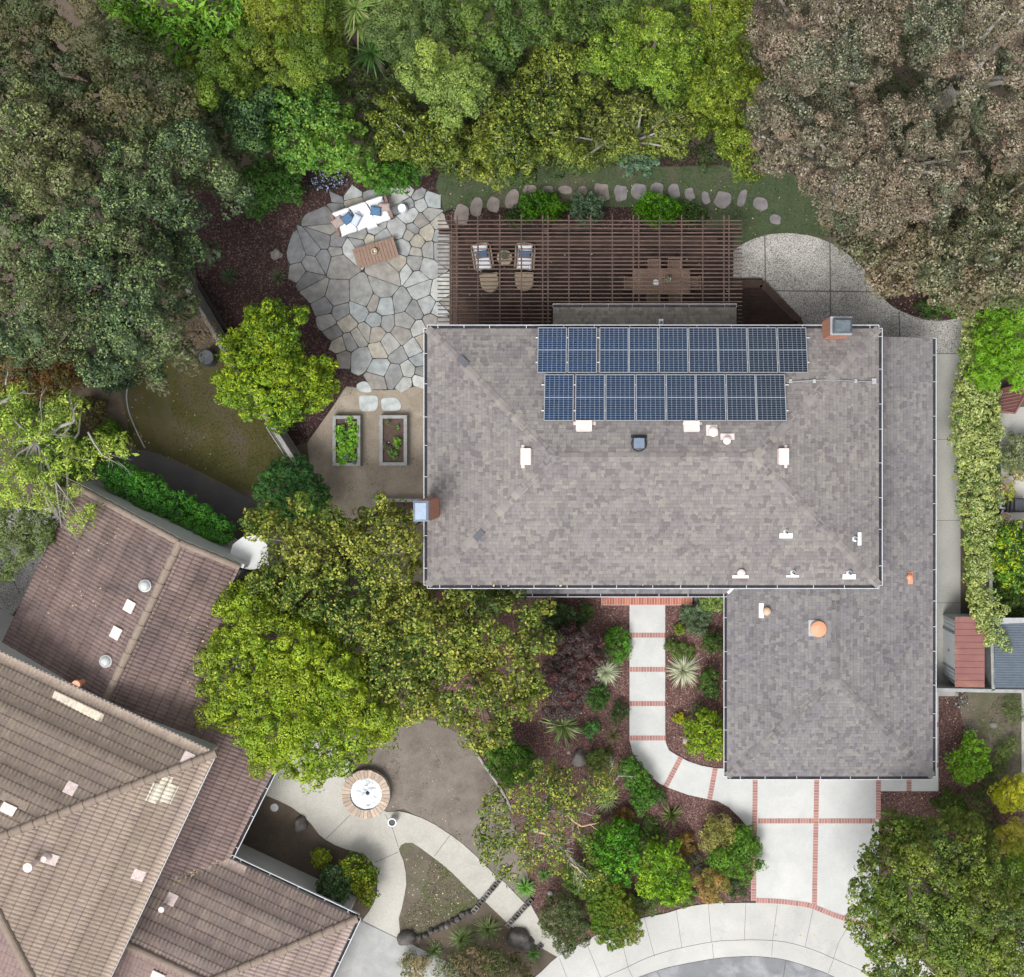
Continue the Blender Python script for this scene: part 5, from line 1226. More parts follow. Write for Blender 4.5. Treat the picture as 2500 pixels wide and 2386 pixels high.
# ------------------------------------------------------------------ lounge set under the pergola
def lounge(px, py, rz, label, pl_lab):
    L, Mz = frame_of(px, py, .6, rz); t = thing('lounge_chair', label, 'armchair', L(0, 0, ZD)); z = ZD
    mb = MB(); 
    for x in (-.37, .37):
        mb.tube([L(x, -.42, z), L(x, -.40, z + .55), L(x, .40, z + .62), L(x, .46, z)], .017, 6)
        mb.tube([L(x, -.36, z + .25), L(x, .36, z + .25)], .015, 6)
    mb.tube([L(-.37, .43, z + .62), L(-.3, .50, z + .74), L(0, .53, z + .76), L(.3, .50, z + .74), L(.37, .43, z + .62)], .017, 6)
    mb.build('frame', M['wicker'], t)
    mb = MB(); mb.box(L(0, 0, z + .26), (.68, .74, .03), rot=Mz); mb.build('webbing', M['sofaw'], t)
    mb = MB(); mb.pillow(L(0, -.08, z + .36), .62, .78, .18, Mz, k=12); mb.build('seat_cushion', M['cushion'], t, smooth=True)
    mb = MB(); mb.pillow(L(0, .33, z + .60), .60, .50, .16, Mz @ Matrix.Rotation(R(60), 3, 'X'), k=10); mb.build('back_cushion', M['cushion'], t, smooth=True)
    mb = MB(); c = L(0, .12, z + .55); mb.pillow(c, .5, .34, .15, Mz @ Matrix.Rotation(R(35), 3, 'X'), k=5); tag(mb.build('throw_pillow', M['blue'], smooth=True, origin=c), pl_lab, 'pillow')
def ottoman(px, py, rz, label):
    L, Mz = frame_of(px, py, .65, rz); t = thing('ottoman', label, 'ottoman', L(0, 0, ZD)); z = ZD
    out = [(-.36, .36), (-.36, 0)] + [(-.36 * math.cos(R(a)), -.02 - .36 * math.sin(R(a))) for a in range(12, 180, 12)] + [(.36, 0), (.36, .36)]
    mb = MB(); mb.hexa([L(x * .93, y * .93, z + .06) for x, y in out], [L(x, y, z + .36) for x, y in out]); mb.build('base', M['wicker'], t)
    mb = MB(); mb.hexa([L(x * .96, y * .96, z + .36) for x, y in out], [L(x * .93, y * .93, z + .43) for x, y in out]); mb.build('cushion', M['wicker'], t)
lounge(1179, 631, R(9), 'left lounge chair with white cushions and tan metal frame under the pergola', 'dark blue pillow on the left lounge chair')
lounge(1282, 631, R(-4), 'right lounge chair with white cushions and tan metal frame under the pergola', 'dark blue pillow on the right lounge chair')
ottoman(1195.5, 690, R(10), 'tilted tan wicker ottoman at the foot of the left lounge chair')
ottoman(1280, 687, R(0), 'straight tan wicker ottoman at the foot of the right lounge chair')
c = P(1232, 630, .7); tb = thing('wicker_table', 'round wicker side table between the two lounge chairs', 'side table', (c.x, c.y, ZD))
mb = MB(); mb.lathe((c.x, c.y, ZD), [(.24, 0), (.17, .2), (.26, .42), (.30, .44), (.30, .47), (.0, .47)], 26, capt=False); mb.build('body', M['wicker'], tb, smooth=False)
pt = thing('potted_plant', 'trailing green plant in a dark pot on the round wicker side table', 'plant', (c.x, c.y + .05, ZD + .47))
mb = MB(); mb.lathe((c.x, c.y + .05, ZD + .47), [(.08, 0), (.12, .14), (.11, .16), (.10, .12), (0, .12)], 16, capt=False); mb.build('pot', M['black'], pt)
blades_obj('leaves', (c.x, c.y + .05, ZD + .6), 26, .26, .04, [(.10, .14, .08), (.16, .20, .12)], pt, el=(5, 70))
# dining set
cx_, cy_, hx, hy = 1615, 689, 1.10, .465; c = P(cx_, cy_, 1.0)
dt = thing('dining_table', 'long slatted teak dining table under the pergola', 'table', (c.x, c.y, ZD)); z = ZD + .74
mb = MB(); nn = 26
for i in range(nn):
    x = c.x - hx + .07 + (2 * hx - .14) * (i + .5) / nn
    mb.box((x, c.y, z), ((2 * hx - .14) / nn - .012, 2 * hy - .14, .025))
for sg in (-1, 1): mb.box((c.x, c.y + sg * (hy - .035), z), (2 * hx, .07, .03)); mb.box((c.x + sg * (hx - .035), c.y, z), (.07, 2 * hy - .14, .03))
mb.box((c.x, c.y, z), (.06, 2 * hy - .14, .03)); mb.build('table_top', M['teak'], dt)
for sx_ in (-1, 1):
    for sy_ in (-1, 1): mb = MB(); mb.box((c.x + sx_ * (hx - .12), c.y + sy_ * (hy - .1), ZD + .36), (.07, .07, .71)); mb.build('leg', M['teak'], dt)
def dchair(px, py, rz, label):
    L, Mz = frame_of(px, py, .8, rz); t = thing('dining_chair', label, 'chair', L(0, 0, ZD), 'teak chairs round the dining table')
    mb = MB()
    for i in range(7): mb.box(L(-.21 + i * .07, 0, ZD + .44), (.058, .44, .02), rot=Mz)
    mb.build('seat', M['teak'], t)
    mb = MB(); mb.box(L(0, .25, ZD + .88), (.5, .04, .09), rot=Mz)
    for i in range(6): mb.box(L(-.19 + i * .076, .24, ZD + .66), (.04, .02, .40), rot=Mz)
    mb.build('backrest', M['teak'], t)
    for x in (-.23, .23): mb = MB(); mb.box(L(x, 0, ZD + .64), (.05, .46, .025), rot=Mz); mb.build('armrest', M['teak'], t)
    for x in (-.23, .23):
        for y, h in ((-.21, .62), (.23, .9)): mb = MB(); mb.box(L(x, y, ZD + h / 2), (.04, .04, h), rot=Mz); mb.build('leg', M['teak'], t)
dchair(1597, 653, 0, 'teak chair on the garden side of the dining table, left one'); dchair(1646, 650, 0, 'teak chair on the garden side of the dining table, right one')
dchair(1594, 726, math.pi, 'teak chair on the house side of the dining table, left one'); dchair(1648, 726, math.pi, 'teak chair on the house side of the dining table, right one')
dchair(1540, 694, math.pi / 2, 'teak chair at the left end of the dining table'); dchair(1692, 692, -math.pi / 2, 'teak chair at the right end of the dining table')
p = P(1601.5, 690, 1.05); bo = MB(); bo.lathe((p.x, p.y, ZD + .755), [(.06, 0), (.12, .05), (.125, .055), (.06, .012), (0, .012)], 22, capt=False); tag(bo.build('bowl', M['white'], smooth=True, origin=(p.x, p.y, ZD + .755)), 'round white bowl on the teak dining table', 'bowl')
p = P(1631, 683, 1.1); vs = thing('flower_vase', 'small vase of white flowers on the teak dining table', 'vase', (p.x, p.y, ZD + .755))
mb = MB(); mb.lathe((p.x, p.y, ZD + .755), [(.05, 0), (.07, .08), (.04, .16), (.05, .18)], 14, capt=False); mb.build('vase', M['dplastic'], vs, smooth=True)
rg = np.random.default_rng(4); k = 90; u = unit(rg.normal(size=(k, 3)) + np.array([0, 0, .8])); Cc = np.array([p.x, p.y, ZD + 1.0]) + u * rg.uniform(.05, .15, (k, 1))
quads_obj('flowers', leaf_quads(Cc, u, .06, .05, rg), np.where(rg.random((k, 1)) < .55, np.array([[.7, .72, .68]]), np.array([[.05, .09, .05]])), M['petal'], vs)

# ------------------------------------------------------------------ raised beds and what grows in them
def planter(label, x0, y0, x1, y1, h=.45, rim=.13, grow=None):
    a, b = P(x0, y1, h), P(x1, y0, h); t = thing('raised_bed', label, 'planter', ((a.x + b.x) / 2, (a.y + b.y) / 2, 0))
    w_ = rim
    for nm, q in (('side_board', ((a.x, a.y), (b.x, a.y + w_))), ('side_board', ((a.x, b.y - w_), (b.x, b.y))), ('side_board', ((a.x, a.y + w_), (a.x + w_, b.y - w_))), ('side_board', ((b.x - w_, a.y + w_), (b.x, b.y - w_)))):
        (u0, v0), (u1, v1) = q; mb = MB(); mb.box(((u0 + u1) / 2, (v0 + v1) / 2, h / 2), (u1 - u0 - .003, v1 - v0 - .003, h)); mb.build(nm, M['greywood'], t)
    mb = MB(); mb.box(((a.x + b.x) / 2, (a.y + b.y) / 2, h / 2 - .06), (b.x - a.x - 2 * w_, b.y - a.y - 2 * w_, h - .12)); mb.build('soil', M['bedsoil'], t)
    return t
planter('grey wooden raised bed full of leafy greens, left of the bare one', 811.5, 1015, 879.5, 1138)
planter('grey wooden raised bed of mostly bare soil near the house wall', 926, 1014, 993.5, 1137)
planter('grey wooden raised bed beside the blue capped chimney, half under tree', 909, 1218, 1034, 1281, .4)
def veg(px, py, r_, pal, label, seed, z=.34, h=.2, leaf=(.09, .07)):
    t = thing('vegetable_plant', label, 'plant', P(px, py, z), 'vegetables in the raised beds')
    ZZ = ellipse(px, py, r_, r_, seed=seed); crown('leaves', ZZ, z + h * .4, z + h, .09, leaf, 1.0, pal, t, seed=seed, bough=.02, under=0, ragged=.2, horiz=.8)
GV = [(.13, .30, .035), (.19, .38, .05), (.10, .24, .03)]
veg(856, 1030, 10, GV, 'small leafy plant at the top end of the green raised bed', 1)
for i, (x, y, r_) in enumerate([(832, 1052, 12), (860, 1052, 11), (832, 1068, 10), (859, 1071, 12), (833, 1096, 12), (856, 1092, 12), (838, 1118, 12), (859, 1112, 10)]):
    veg(x, y, r_ + 1.5, GV, 'bright green leafy plant in the crowded raised bed', 10 + i)
veg(846, 1119, 8, [(.14, .2, .16)], 'bluish leafy plant at the bottom end of the green raised bed', 30); veg(862, 1124, 7, [(.16, .22, .2)], 'blue grey cabbage in the bottom right corner of the green raised bed', 31)
DG = [(.09, .17, .045), (.12, .22, .06)]
veg(969, 1043, 7, DG, 'small plant at the top right of the bare raised bed', 32); veg(970, 1082, 10, GV, 'bright round plant at the right side of the bare raised bed', 33)
veg(958, 1107, 9, DG, 'dark green plant at the bottom of the bare raised bed', 34); veg(944, 1090, 7, [(.10, .11, .08)], 'greyish plant at the left of the bare raised bed', 35); veg(946, 1034, 5, [(.07, .12, .04)], 'tiny plant near the top left of the bare raised bed', 36)
mb = MB(); mb.lathe(P(950, 1080.5, .33), [(.02, 0), (.02, .12)], 10); tag(mb.build('plant_marker', M['white']), 'small white peg standing in the bare raised bed', 'peg')
for i, (pts, lab) in enumerate([([(871, 940), (884, 932), (896, 934), (906, 948), (905, 957), (888, 958), (874, 952)], 'small rounded bluestone step below the flagstone patio'),
                  ([(878, 968), (900, 966), (920, 968), (923, 985), (918, 1000), (905, 1004), (882, 1003), (877, 985)], 'large left bluestone step above the green raised bed'),
                  ([(932, 975), (950, 971), (968, 973), (978, 985), (976, 1000), (955, 1004), (935, 1002), (931, 988)], 'large right bluestone step above the bare raised bed')]):
    w3 = [P(x, y, .04) for x, y in catmull(pts, 3)]; c = sum(w3, Vector()) / len(w3); mb = MB(); w3 = w3[::-1]
    mb.hexa([Vector((p.x, p.y, 0)) for p in w3], w3, (.40, .43, .43)); tag(mb.build('stepping_stone', M['stone'], origin=(c.x, c.y, 0)), lab, 'stepping stone', 'steps by the raised beds')

# ------------------------------------------------------------------ stepping stones in the back lawn
ss = [(1126, 525, 17, 26, .15), (1163, 505, 15, 22, .3), (1204, 500, 14, 19, .2), (1250, 486, 16, 24, .25), (1293, 470, 17, 18, 0), (1336, 464, 13, 10, 0), (1379, 464, 16, 10, 0), (1422, 466, 12, 12, 0), (1468, 470, 19, 22, -.1), (1515, 472, 16, 20, 0), (1560, 468, 18, 20, 0), (1603, 464, 16, 18, .1), (1645, 468, 14, 18, -.2), (1683, 474, 12, 16, -.3), (1723, 483, 10, 15, -.2), (1764, 489, 19, 20, .1), (1812, 484, 10, 22, .35), (1857, 497, 17, 16, 0), (1893, 536, 14, 12, .2)]
pos = ['closest to the flagstone patio, big and rough', 'second from the flagstone patio', 'third from the flagstone patio', 'fourth from the flagstone patio', 'left of the fern bush tips', 'left one of two half hidden behind green ferns', 'right one of two half hidden behind green ferns', 'small dark one above the blue green shrub', 'widest dark one right of the blue green shrub', 'tall one left of the bright green fern', 'first above the bright green fern', 'second above the bright green fern', 'at the right end of the bright green fern', 'leaning one at the corner of the ferns', 'narrow one on grass before the square one', 'broad square one on the grass', 'narrow slanted one on the grass', 'round one on the grass near the pink tree', 'small round one by the gravelled patio']
for i, ((x, y, rx, ry, rz), pl_) in enumerate(zip(ss, pos)):
    r = random.Random(i); pts = []
    for k in range(9):
        t_ = 2 * math.pi * k / 9; q = 1 + r.uniform(-.12, .12); sq = 1 / max(abs(math.cos(t_)), abs(math.sin(t_))) ** .55
        a, b = rx * q * sq * math.cos(t_), ry * q * sq * math.sin(t_); pts.append((x + a * math.cos(rz) - b * math.sin(rz), y + a * math.sin(rz) + b * math.cos(rz)))
    w3 = [P(a, b, .07) for a, b in catmull(pts, 3)]
    if area2([(p.x, p.y) for p in w3]) < 0: w3 = w3[::-1]
    c = P(x, y, 0); mb = MB(); mb.hexa([Vector((p.x, p.y, 0)) for p in w3], [Vector((p.x, p.y, .07 + r.uniform(-.01, .01))) for p in w3], (.21, .18, .165) if i < 9 else (.185, .172, .175))
    tag(mb.build('stepping_stone', M['stone'], origin=c), 'brown stepping slab ' + pl_, 'stepping stone', 'slabs across the back lawn')

# ------------------------------------------------------------------ fences, sheds
def fence(name, label, pts, h, mat='fence', wd=.1, posts=2.2, boards=True, cap=.13):
    t = thing(name, label, 'fence', (pts[0].x, pts[0].y, 0)); bm_, cm, k = MB(), MB(), 0
    for a, b in zip(pts, pts[1:]):
        d = b - a; L_ = d.length; d.normalize(); n = Vector((-d.y, d.x, 0))
        a0, b0 = Vector((a.x, a.y, 0)), Vector((b.x, b.y, 0))
        x = 0
        if boards:
            while x < L_ - .02: e = min(.14, L_ - x); bm_.bar(a0 + d * x + n * .0 + Vector((0, 0, h / 2)), a0 + d * (x + e - .008) + Vector((0, 0, h / 2)), .022, h - .03); x += .14
        cm.bar(a0 + Vector((0, 0, h)), b0 + Vector((0, 0, h)), cap, .035)
        cm.bar(a0 + n * .05 + Vector((0, 0, h - .25)), b0 + n * .05 + Vector((0, 0, h - .25)), .04, .09); cm.bar(a0 + n * .05 + Vector((0, 0, .3)), b0 + n * .05 + Vector((0, 0, .3)), .04, .09)
        m = max(1, round(L_ / posts))
        for i in range(m + 1):
            q = a0 + d * (L_ * i / m); pm = MB(); pm.box(q + n * .07 + Vector((0, 0, h / 2 + .0)), (.09, .09, h + .02)); pm.build('post', M[mat], t)
    if boards: bm_.build('board', M[mat], t)
    cm.build('rail', M[mat], t); return t
fence('fence', 'grey weathered board fence running diagonally past the lemon tree', [P(448, 690, 1.7), P(548, 860, 1.7), P(722, 1132, 1.7)], 1.7, 'fence', cap=.16)
fence('fence', 'grey board fence along the property line between the vine and blue shed', [P(2417, 1300, 1.8), P(2420, 1500, 1.8), P(2425, 1686, 1.8)], 1.8, 'greywood', cap=.12)
fence('fence', 'grey board fence crossing below the two garden sheds', [P(2278, 1684, 1.8), P(2425, 1687, 1.8), P(2520, 1688, 1.8)], 1.8, 'greywood', cap=.13)
fence('trellis_rail', 'thin light rail beside the diagonal fence on the olive lawn side', [P(650, 1043, .5), P(698, 1117, .5)], .5, 'fence', boards=False, cap=.035)
fence('timber_edge', 'low dark timber edge under the trees beside the diagonal fence', [P(456, 656, .3), P(549, 805, .3)], .3, 'fence_d', boards=False, cap=.04)
sh = thing('metal_shed', 'small white metal shed with a rusty red ribbed roof behind the fence', 'shed', P(2340, 1570, 0))
X0, X1, Y0, Y1, ZS = 12.95, 14.0, -8.9, -6.42, 1.87
mb = MB(); mb.box(((X0 + X1) / 2, (Y0 + Y1) / 2, ZS / 2 - .02), (X1 - X0 - .02, Y1 - Y0 - .04, ZS - .04)); mb.build('wall', M['shedwhite'], sh)
mb = MB()
for i in range(9): mb.box((X0 + .06 + i * .115, Y1 - .012, ZS / 2), (.05, .03, ZS - .1))
for y in (-6.62, -6.75, -8.55, -8.70): mb.box((X0 + .004, y, ZS / 2), (.02, .05, ZS - .1))
mb.build('wall_rib', M['shedwhite'], sh)
mb = MB(); mb.box((X0 - .005, -7.66, ZS / 2), (.03, 1.35, ZS - .12)); dr = mb.build('door', M['white'], sh); mb = MB(); mb.box((X0 - .04, -7.72, 1.0), (.05, .03, .12)); mb.build('handle', M['black'], dr)
for y in (Y1 - .04, -6.97, -8.35, Y0 + .06): mb = MB(); mb.box((X0 - .008, y, ZS / 2), (.045, .07, ZS - .02)); mb.build('frame_post', M['lead'], sh)
mb = MB(); nr = 11; yy = [Y0 - .08 + (Y1 + .1 - Y0 + .08) * i / nr for i in range(nr + 1)]
for a, b in zip(yy, yy[1:]):
    mb.hexa([Vector(q) for q in ((X0 - .03, a + .003, ZS), (X1 + .03, a + .003, ZS + .06), (X1 + .03, b, ZS + .06), (X0 - .03, b, ZS))], [Vector(q) for q in ((X0 - .03, a + .003, ZS + .03), (X1 + .03, a + .003, ZS + .09), (X1 + .03, b, ZS + .075), (X0 - .03, b, ZS + .015))])
    mb.bar((X0 - .03, b, ZS + .035), (X1 + .03, b, ZS + .095), .03, .035)
mb.build('roof', M['shedred'], sh)
s2 = thing('garden_shed', 'garden shed with a blue grey corrugated roof at the right edge', 'shed', P(2480, 1600, 0))
p0, p1 = P(2428, 1680, 2.0), P(2540, 1522, 2.0)
mb = MB(); mb.box(((p0.x + p1.x) / 2, (p0.y + p1.y) / 2, .98), (p1.x - p0.x - .1, p1.y - p0.y - .1, 1.94)); mb.build('wall', M['greywood'], s2)
mb = MB(); ny = 26; K = 6; st_ = (p1.y - p0.y) / ny
prevv = None
for i in range(ny * K + 1):
    y = p0.y + st_ * i / K; z = 2.0 + .012 * math.cos(2 * math.pi * i / K)
    cur = (Vector((p0.x, y, z)), Vector((p1.x, y, z + .1)))
    if prevv: mb.face([prevv[0], prevv[1], cur[1], cur[0]])
    prevv = cur
mb.build('roof', M['shedblue'], s2)
mb = MB(); mb.box(((p0.x + p1.x) / 2, p1.y + .1, 2.03), (p1.x - p0.x, .22, .02)); mb.build('roof_flashing', M['lead'], s2)
gt = thing('slatted_screen', 'dark brown slatted timber screen box by the right concrete path', 'screen', P(2480, 970, 0))
q = [P(2441, 950, 1.0), P(2500, 935, 1.0), P(2520, 935, 1.0), P(2478, 1008, 1.0), P(2441, 1003, 1.0)]
mb = MB(); q = q[::-1]; mb.hexa([Vector((p.x, p.y, 0)) for p in q], [Vector((p.x, p.y, .9)) for p in q]); mb.build('box', M['brownp'], gt)
mb = MB()
for i in range(6): mb.bar(P(2443, 962 + i * 8, .93), P(2500 - i * 3.8, 950 + i * 9, .93), .03, .03)
mb.bar(P(2441, 1004, .93), P(2478, 1009, .93), .07, .06); mb.bar(P(2478, 1009, .93), P(2520, 935, .93), .06, .06); mb.build('slat', M['shedred'], gt)
slab('right_patio', [(2440, 1000), (2530, 990), (2530, 1110), (2500, 1150), (2440, 1130)], 0, .03, M['sidepath'])
slab('right_paving', [(2444, 1130), (2530, 1130), (2530, 1290), (2444, 1290)], 0, .025, M['agg_light'])
tb_ = fence('timber_edge', 'grey timber retaining board beside the round grey shrub', [P(2436, 1120, .4), P(2505, 1162, .4)], .4, 'greywood', boards=False, cap=.2)
# stacked chairs and odds and ends by the right border
for i in range(3):
    z = .42 + i * .09; x = 2486 - i * 9
    t = thing('stacking_chair', ['dark plastic chair at the bottom of the stack at the right edge', 'dark plastic chair in the middle of the stack at the right edge', 'dark plastic chair on top of the stack at the right edge'][i], 'chair', P(x, 1234, .01), 'stacked chairs by the hedge')
    c = P(x, 1234, z); mb = MB(); mb.box((c.x + .05, c.y, z), (.46, .44, .03)); mb.build('seat', M['dplastic'], t)
    mb = MB(); mb.tube([(c.x - .2, c.y - .24, z + .2), (c.x - .24, c.y - .2, z + .32), (c.x - .24, c.y + .2, z + .32), (c.x - .2, c.y + .24, z + .2)], .022, 6); mb.box((c.x - .22, c.y, z + .18), (.03, .40, .26)); mb.build('backrest', M['black'], t)
    for sy_ in (-1, 1): mb = MB(); mb.tube([(c.x - .22, c.y + sy_ * .25, .01), (c.x - .18, c.y + sy_ * .25, z + .2), (c.x + .25, c.y + sy_ * .25, z + .2), (c.x + .28, c.y + sy_ * .25, .01)], .02, 6); mb.build('armrest', M['black'], t)
c = P(2450, 1234, .5); sp = thing('fan_box', 'small white square box fan with a dark round grille behind the hedge', 'fan', (c.x, c.y, .0))
mb = MB(); mb.box((c.x, c.y, .25), (.30, .26, .5)); mb.build('body', M['white'], sp); mb = MB(); mb.lathe((c.x, c.y, .5), [(.09, 0), (.09, .01), (.05, .012)], 18); mb.build('grille', M['dplastic'], sp)
c = P(2442, 1220, .4); mb = MB(); mb.lathe((c.x, c.y, 0), [(.15, 0), (.2, .4), (.21, .42), (.19, .42), (.15, .3), (0, .3)], 22, capt=False); tag(mb.build('bucket', M['bluecap'], smooth=True, origin=(c.x, c.y, 0)), 'pale blue bucket behind the hedge beside the white fan', 'bucket')
c = P(2452, 1266, .35); tr = thing('cardboard_tray', 'tilted tan tray with white rim beside the stacked chairs', 'tray', (c.x, c.y, .3)); Mz = Matrix.Rotation(R(-28), 3, 'Z')
mb = MB(); mb.box((c.x, c.y, .33), (.42, .48, .02), rot=Mz); mb.build('base', M['tancard'], tr); mb = MB()
for sg in (-1, 1): mb.box(Vector((c.x, c.y, .36)) + Mz @ Vector((sg * .21, 0, 0)), (.025, .50, .06), rot=Mz); mb.box(Vector((c.x, c.y, .36)) + Mz @ Vector((0, sg * .24, 0)), (.395, .025, .06), rot=Mz)
mb.build('rim', M['white'], tr)
mb = MB(); mb.box((c.x, c.y, .16), (.3, .3, .32)); tag(mb.build('crate', M['dplastic'], origin=(c.x, c.y, 0)), 'dark crate holding up the tan tray', 'crate')
c = P(2450, 1190, .8); mb = MB(); mb.lathe((c.x, c.y, .62), [(.0, 0), (.07, .03), (.1, .1), (.085, .17), (.04, .2), (0, .205)], 16, capt=False); tag(mb.build('flower_ball', M['pink'], smooth=True, origin=(c.x, c.y, .62)), 'bright pink flower head among yellow leaves at the right', 'flower')

# ------------------------------------------------------------------ fountain, pedestal, breeze blocks, bin and covers
c = P(893, 1940, .42); ft = thing('fountain', 'round fountain with a brick rim full of white foaming water', 'fountain', (c.x, c.y, 0))
ro, ri = 59 / S(.42), 39 / S(.42); nb_ = 34; mb = MB(); r = random.Random(4)
for i in range(nb_):
    a0, a1 = 2 * math.pi * i / nb_, 2 * math.pi * (i + .93) / nb_; pt_ = lambda a, rr, z: Vector((c.x + rr * math.cos(a), c.y + rr * math.sin(a), z))
    col = r.choice([(.40, .32, .255), (.44, .355, .285), (.36, .285, .23), (.47, .385, .31)])
    j = r.uniform(-.01, .015)
    mb.hexa([pt_(a0, ri, .30), pt_(a0, ro + j, .30), pt_(a1, ro + j, .30), pt_(a1, ri, .30)], [pt_(a0, ri, .42), pt_(a0, ro + j, .42), pt_(a1, ro + j, .42), pt_(a1, ri, .42)], col)
mb.build('rim', M['fstone'], ft)
mb = MB(); mb.lathe((c.x, c.y, 0), [(ro - .04, 0), (ro - .04, .30), (ri + .03, .31), (ri + .03, .1)], 40, capt=False); mb.build('basin', M['wall'], ft)
mb = MB(); rg_ = 14; nn = 48
def wz(x, y): return .33 + mnoise.noise(Vector((x * 9, y * 9, 1))) * .016 + .03 * math.exp(-((x * x + y * y) / .02))
for i in range(rg_):
    for k in range(nn):
        ra_, rb_ = ri * i / rg_ * 1.02, ri * (i + 1) / rg_ * 1.02; a0, a1 = 2 * math.pi * k / nn, 2 * math.pi * (k + 1) / nn
        q = [(ra_ * math.cos(a0), ra_ * math.sin(a0)), (rb_ * math.cos(a0), rb_ * math.sin(a0)), (rb_ * math.cos(a1), rb_ * math.sin(a1)), (ra_ * math.cos(a1), ra_ * math.sin(a1))]
        if i == 0: q = [q[0], q[1], q[2]]
        mb.face([Vector((c.x + x, c.y + y, wz(x, y))) for x, y in q])
mb.build('water', M['water'], ft, smooth=True)
mb = MB(); mb.lathe((c.x + .05, c.y + .03, .3), [(.11, 0), (.08, .05), (.03, .08), (.025, .16), (.0, .17)], 16, capt=False); mb.build('nozzle', M['dgrey'], ft)
c = P(957, 2009, .55); pd = thing('plant_pot', 'white round pot with a dark opening standing on the curved walk', 'pot', (c.x, c.y, 0))
mb = MB(); mb.lathe((c.x, c.y, .04), [(.13, 0), (.15, .15), (.165, .45), (.165, .5), (.13, .5), (.125, .42), (.0, .42)], 24, capt=False); mb.build('pot', M['ceramic'], pd, smooth=False)
mb = MB(); mb.lathe((c.x, c.y, .47), [(.124, 0), (.1, .01)], 18); mb.build('soil', M['black'], pd)
for x, y, lab in ((670, 1972, 'round grey drain cover in the dark bed beside the tiled roof'), (622, 827, 'pale round cover in the dark mulch left of the patio')):
    c = P(x, y, .03); mb = MB(); mb.lathe((c.x, c.y, .0), [(.165, 0), (.165, .03), (.15, .04)], 26); tag(mb.build('drain_cover', M['lead'], origin=(c.x, c.y, 0)), lab, 'cover')
def bb(px, py, rz, i, nmx, lab, grp, sz=(.38, .19), z=.12):
    c = P(px, py, z); Mz = Matrix.Rotation(rz, 3, 'Z'); mb = MB(); a, b = sz; hs = .055
    # hollow block: outline walls and a cross web
    for cx_, cy_, wx_, wy_ in ((0, b / 2 - .018, a, .036), (0, -b / 2 + .018, a, .036), (-a / 2 + .018, 0, .036, b - .072), (a / 2 - .018, 0, .036, b - .072), (0, 0, .05, b - .072)):
        mb.box(Vector((c.x, c.y, z / 2 + .02)) + Mz @ Vector((cx_, cy_, 0)), (wx_ - .001, wy_ - .001, z), rot=Mz)
    mb.box(Vector((c.x, c.y, .035)), (a - .05, b - .05, .03), rot=Mz)
    tag(mb.build('breeze_block', M['rock_dark'] if i % 2 else M['rock'], origin=(c.x, c.y, 0)), lab, 'block', grp)
for j, (a, b, nbk, ids) in enumerate((((1160, 2221), (1236, 2130), 6, 'the upper row of blocks across the curved walk'), ((1244, 2256), (1292, 2204), 4, 'the lower row of blocks across the curved walk'))):
    od = ['lowest', 'second', 'third', 'fourth', 'fifth', 'topmost']
    for i in range(nbk):
        t_ = i / (nbk - 1); px, py = a[0] + (b[0] - a[0]) * t_, a[1] + (b[1] - a[1]) * t_
        bb(px, py, math.atan2(-(b[1] - a[1]), b[0] - a[0]), i, nbk, f'{od[i] if i < nbk - 1 else "topmost"} grey hollow block in {ids}', 'hollow blocks edging the walk', sz=(.32, .2))
bb(1318, 2312, .8, 1, 1, 'single grey hollow block at the foot of the dark round shrub', None, (.24, .2))
c = P(502, 873, .6); tk = thing('compost_bin', 'round black bin standing on the dark lawn near the fence', 'bin', (c.x, c.y, 0))
mb = MB(); mb.lathe((c.x, c.y, 0), [(.34, 0), (.31, .6), (.33, .62), (.31, .65), (.28, .6), (.0, .58)], 30, capt=False); mb.build('body', M['dplastic'], tk, smooth=False)
for px, py, lab in ((1760, 2203, 'white stone ball at the garden edge beside the sidewalk'), (2492, 2338, 'white ball lying on pale pebbles in the bottom right corner')):
    c = P(px, py, .1); mb = MB(); mb.lathe(c, [(0, -.08), (.06, -.06), (.085, 0), (.06, .06), (0, .08)], 14, capt=False); tag(mb.build('white_ball', M['white'], smooth=True, origin=c), lab, 'ball')
c = P(831, 2203, .5); mb = MB(); mb.box((c.x, c.y, .25), (.62, .5, .5), rz=R(-28)); tag(mb.build('storage_box', M['greywood'], origin=(c.x, c.y, 0)), 'grey ribbed box half hidden by the entry shrubs', 'box')
# ------------------------------------------------------------------ trees (outlines in photo pixels / 1.2716)
LB, LM, LS = (.13, .075), (.10, .058), (.075, .042)
OAK = [(.055, .082, .050), (.075, .105, .062), (.10, .125, .072), (.095, .098, .058), (.125, .115, .072)]
YG = [(.11, .18, .03), (.16, .235, .04), (.22, .28, .05), (.09, .15, .025)]
tree('oak_tree', 'grey green oak with brownish patches in the top left corner', 'tree', Dp([(-30, -30), (10, 22), (50, 4), (100, 14), (135, 12), (175, 5), (205, 40), (225, 60), (255, 75), (290, 110), (330, 130), (372, 178), (366, 215), (300, 225), (215, 225), (160, 262), (120, 262), (85, 215), (60, 170), (-30, 140)]), 6.5, 9, .5, LM, 1.2, [(.06, .082, .045), (.08, .10, .052), (.11, .115, .06), (.14, .125, .07), (.09, .115, .055)], .28, nl=10, dark=0.8, seed=1, bough=.7)
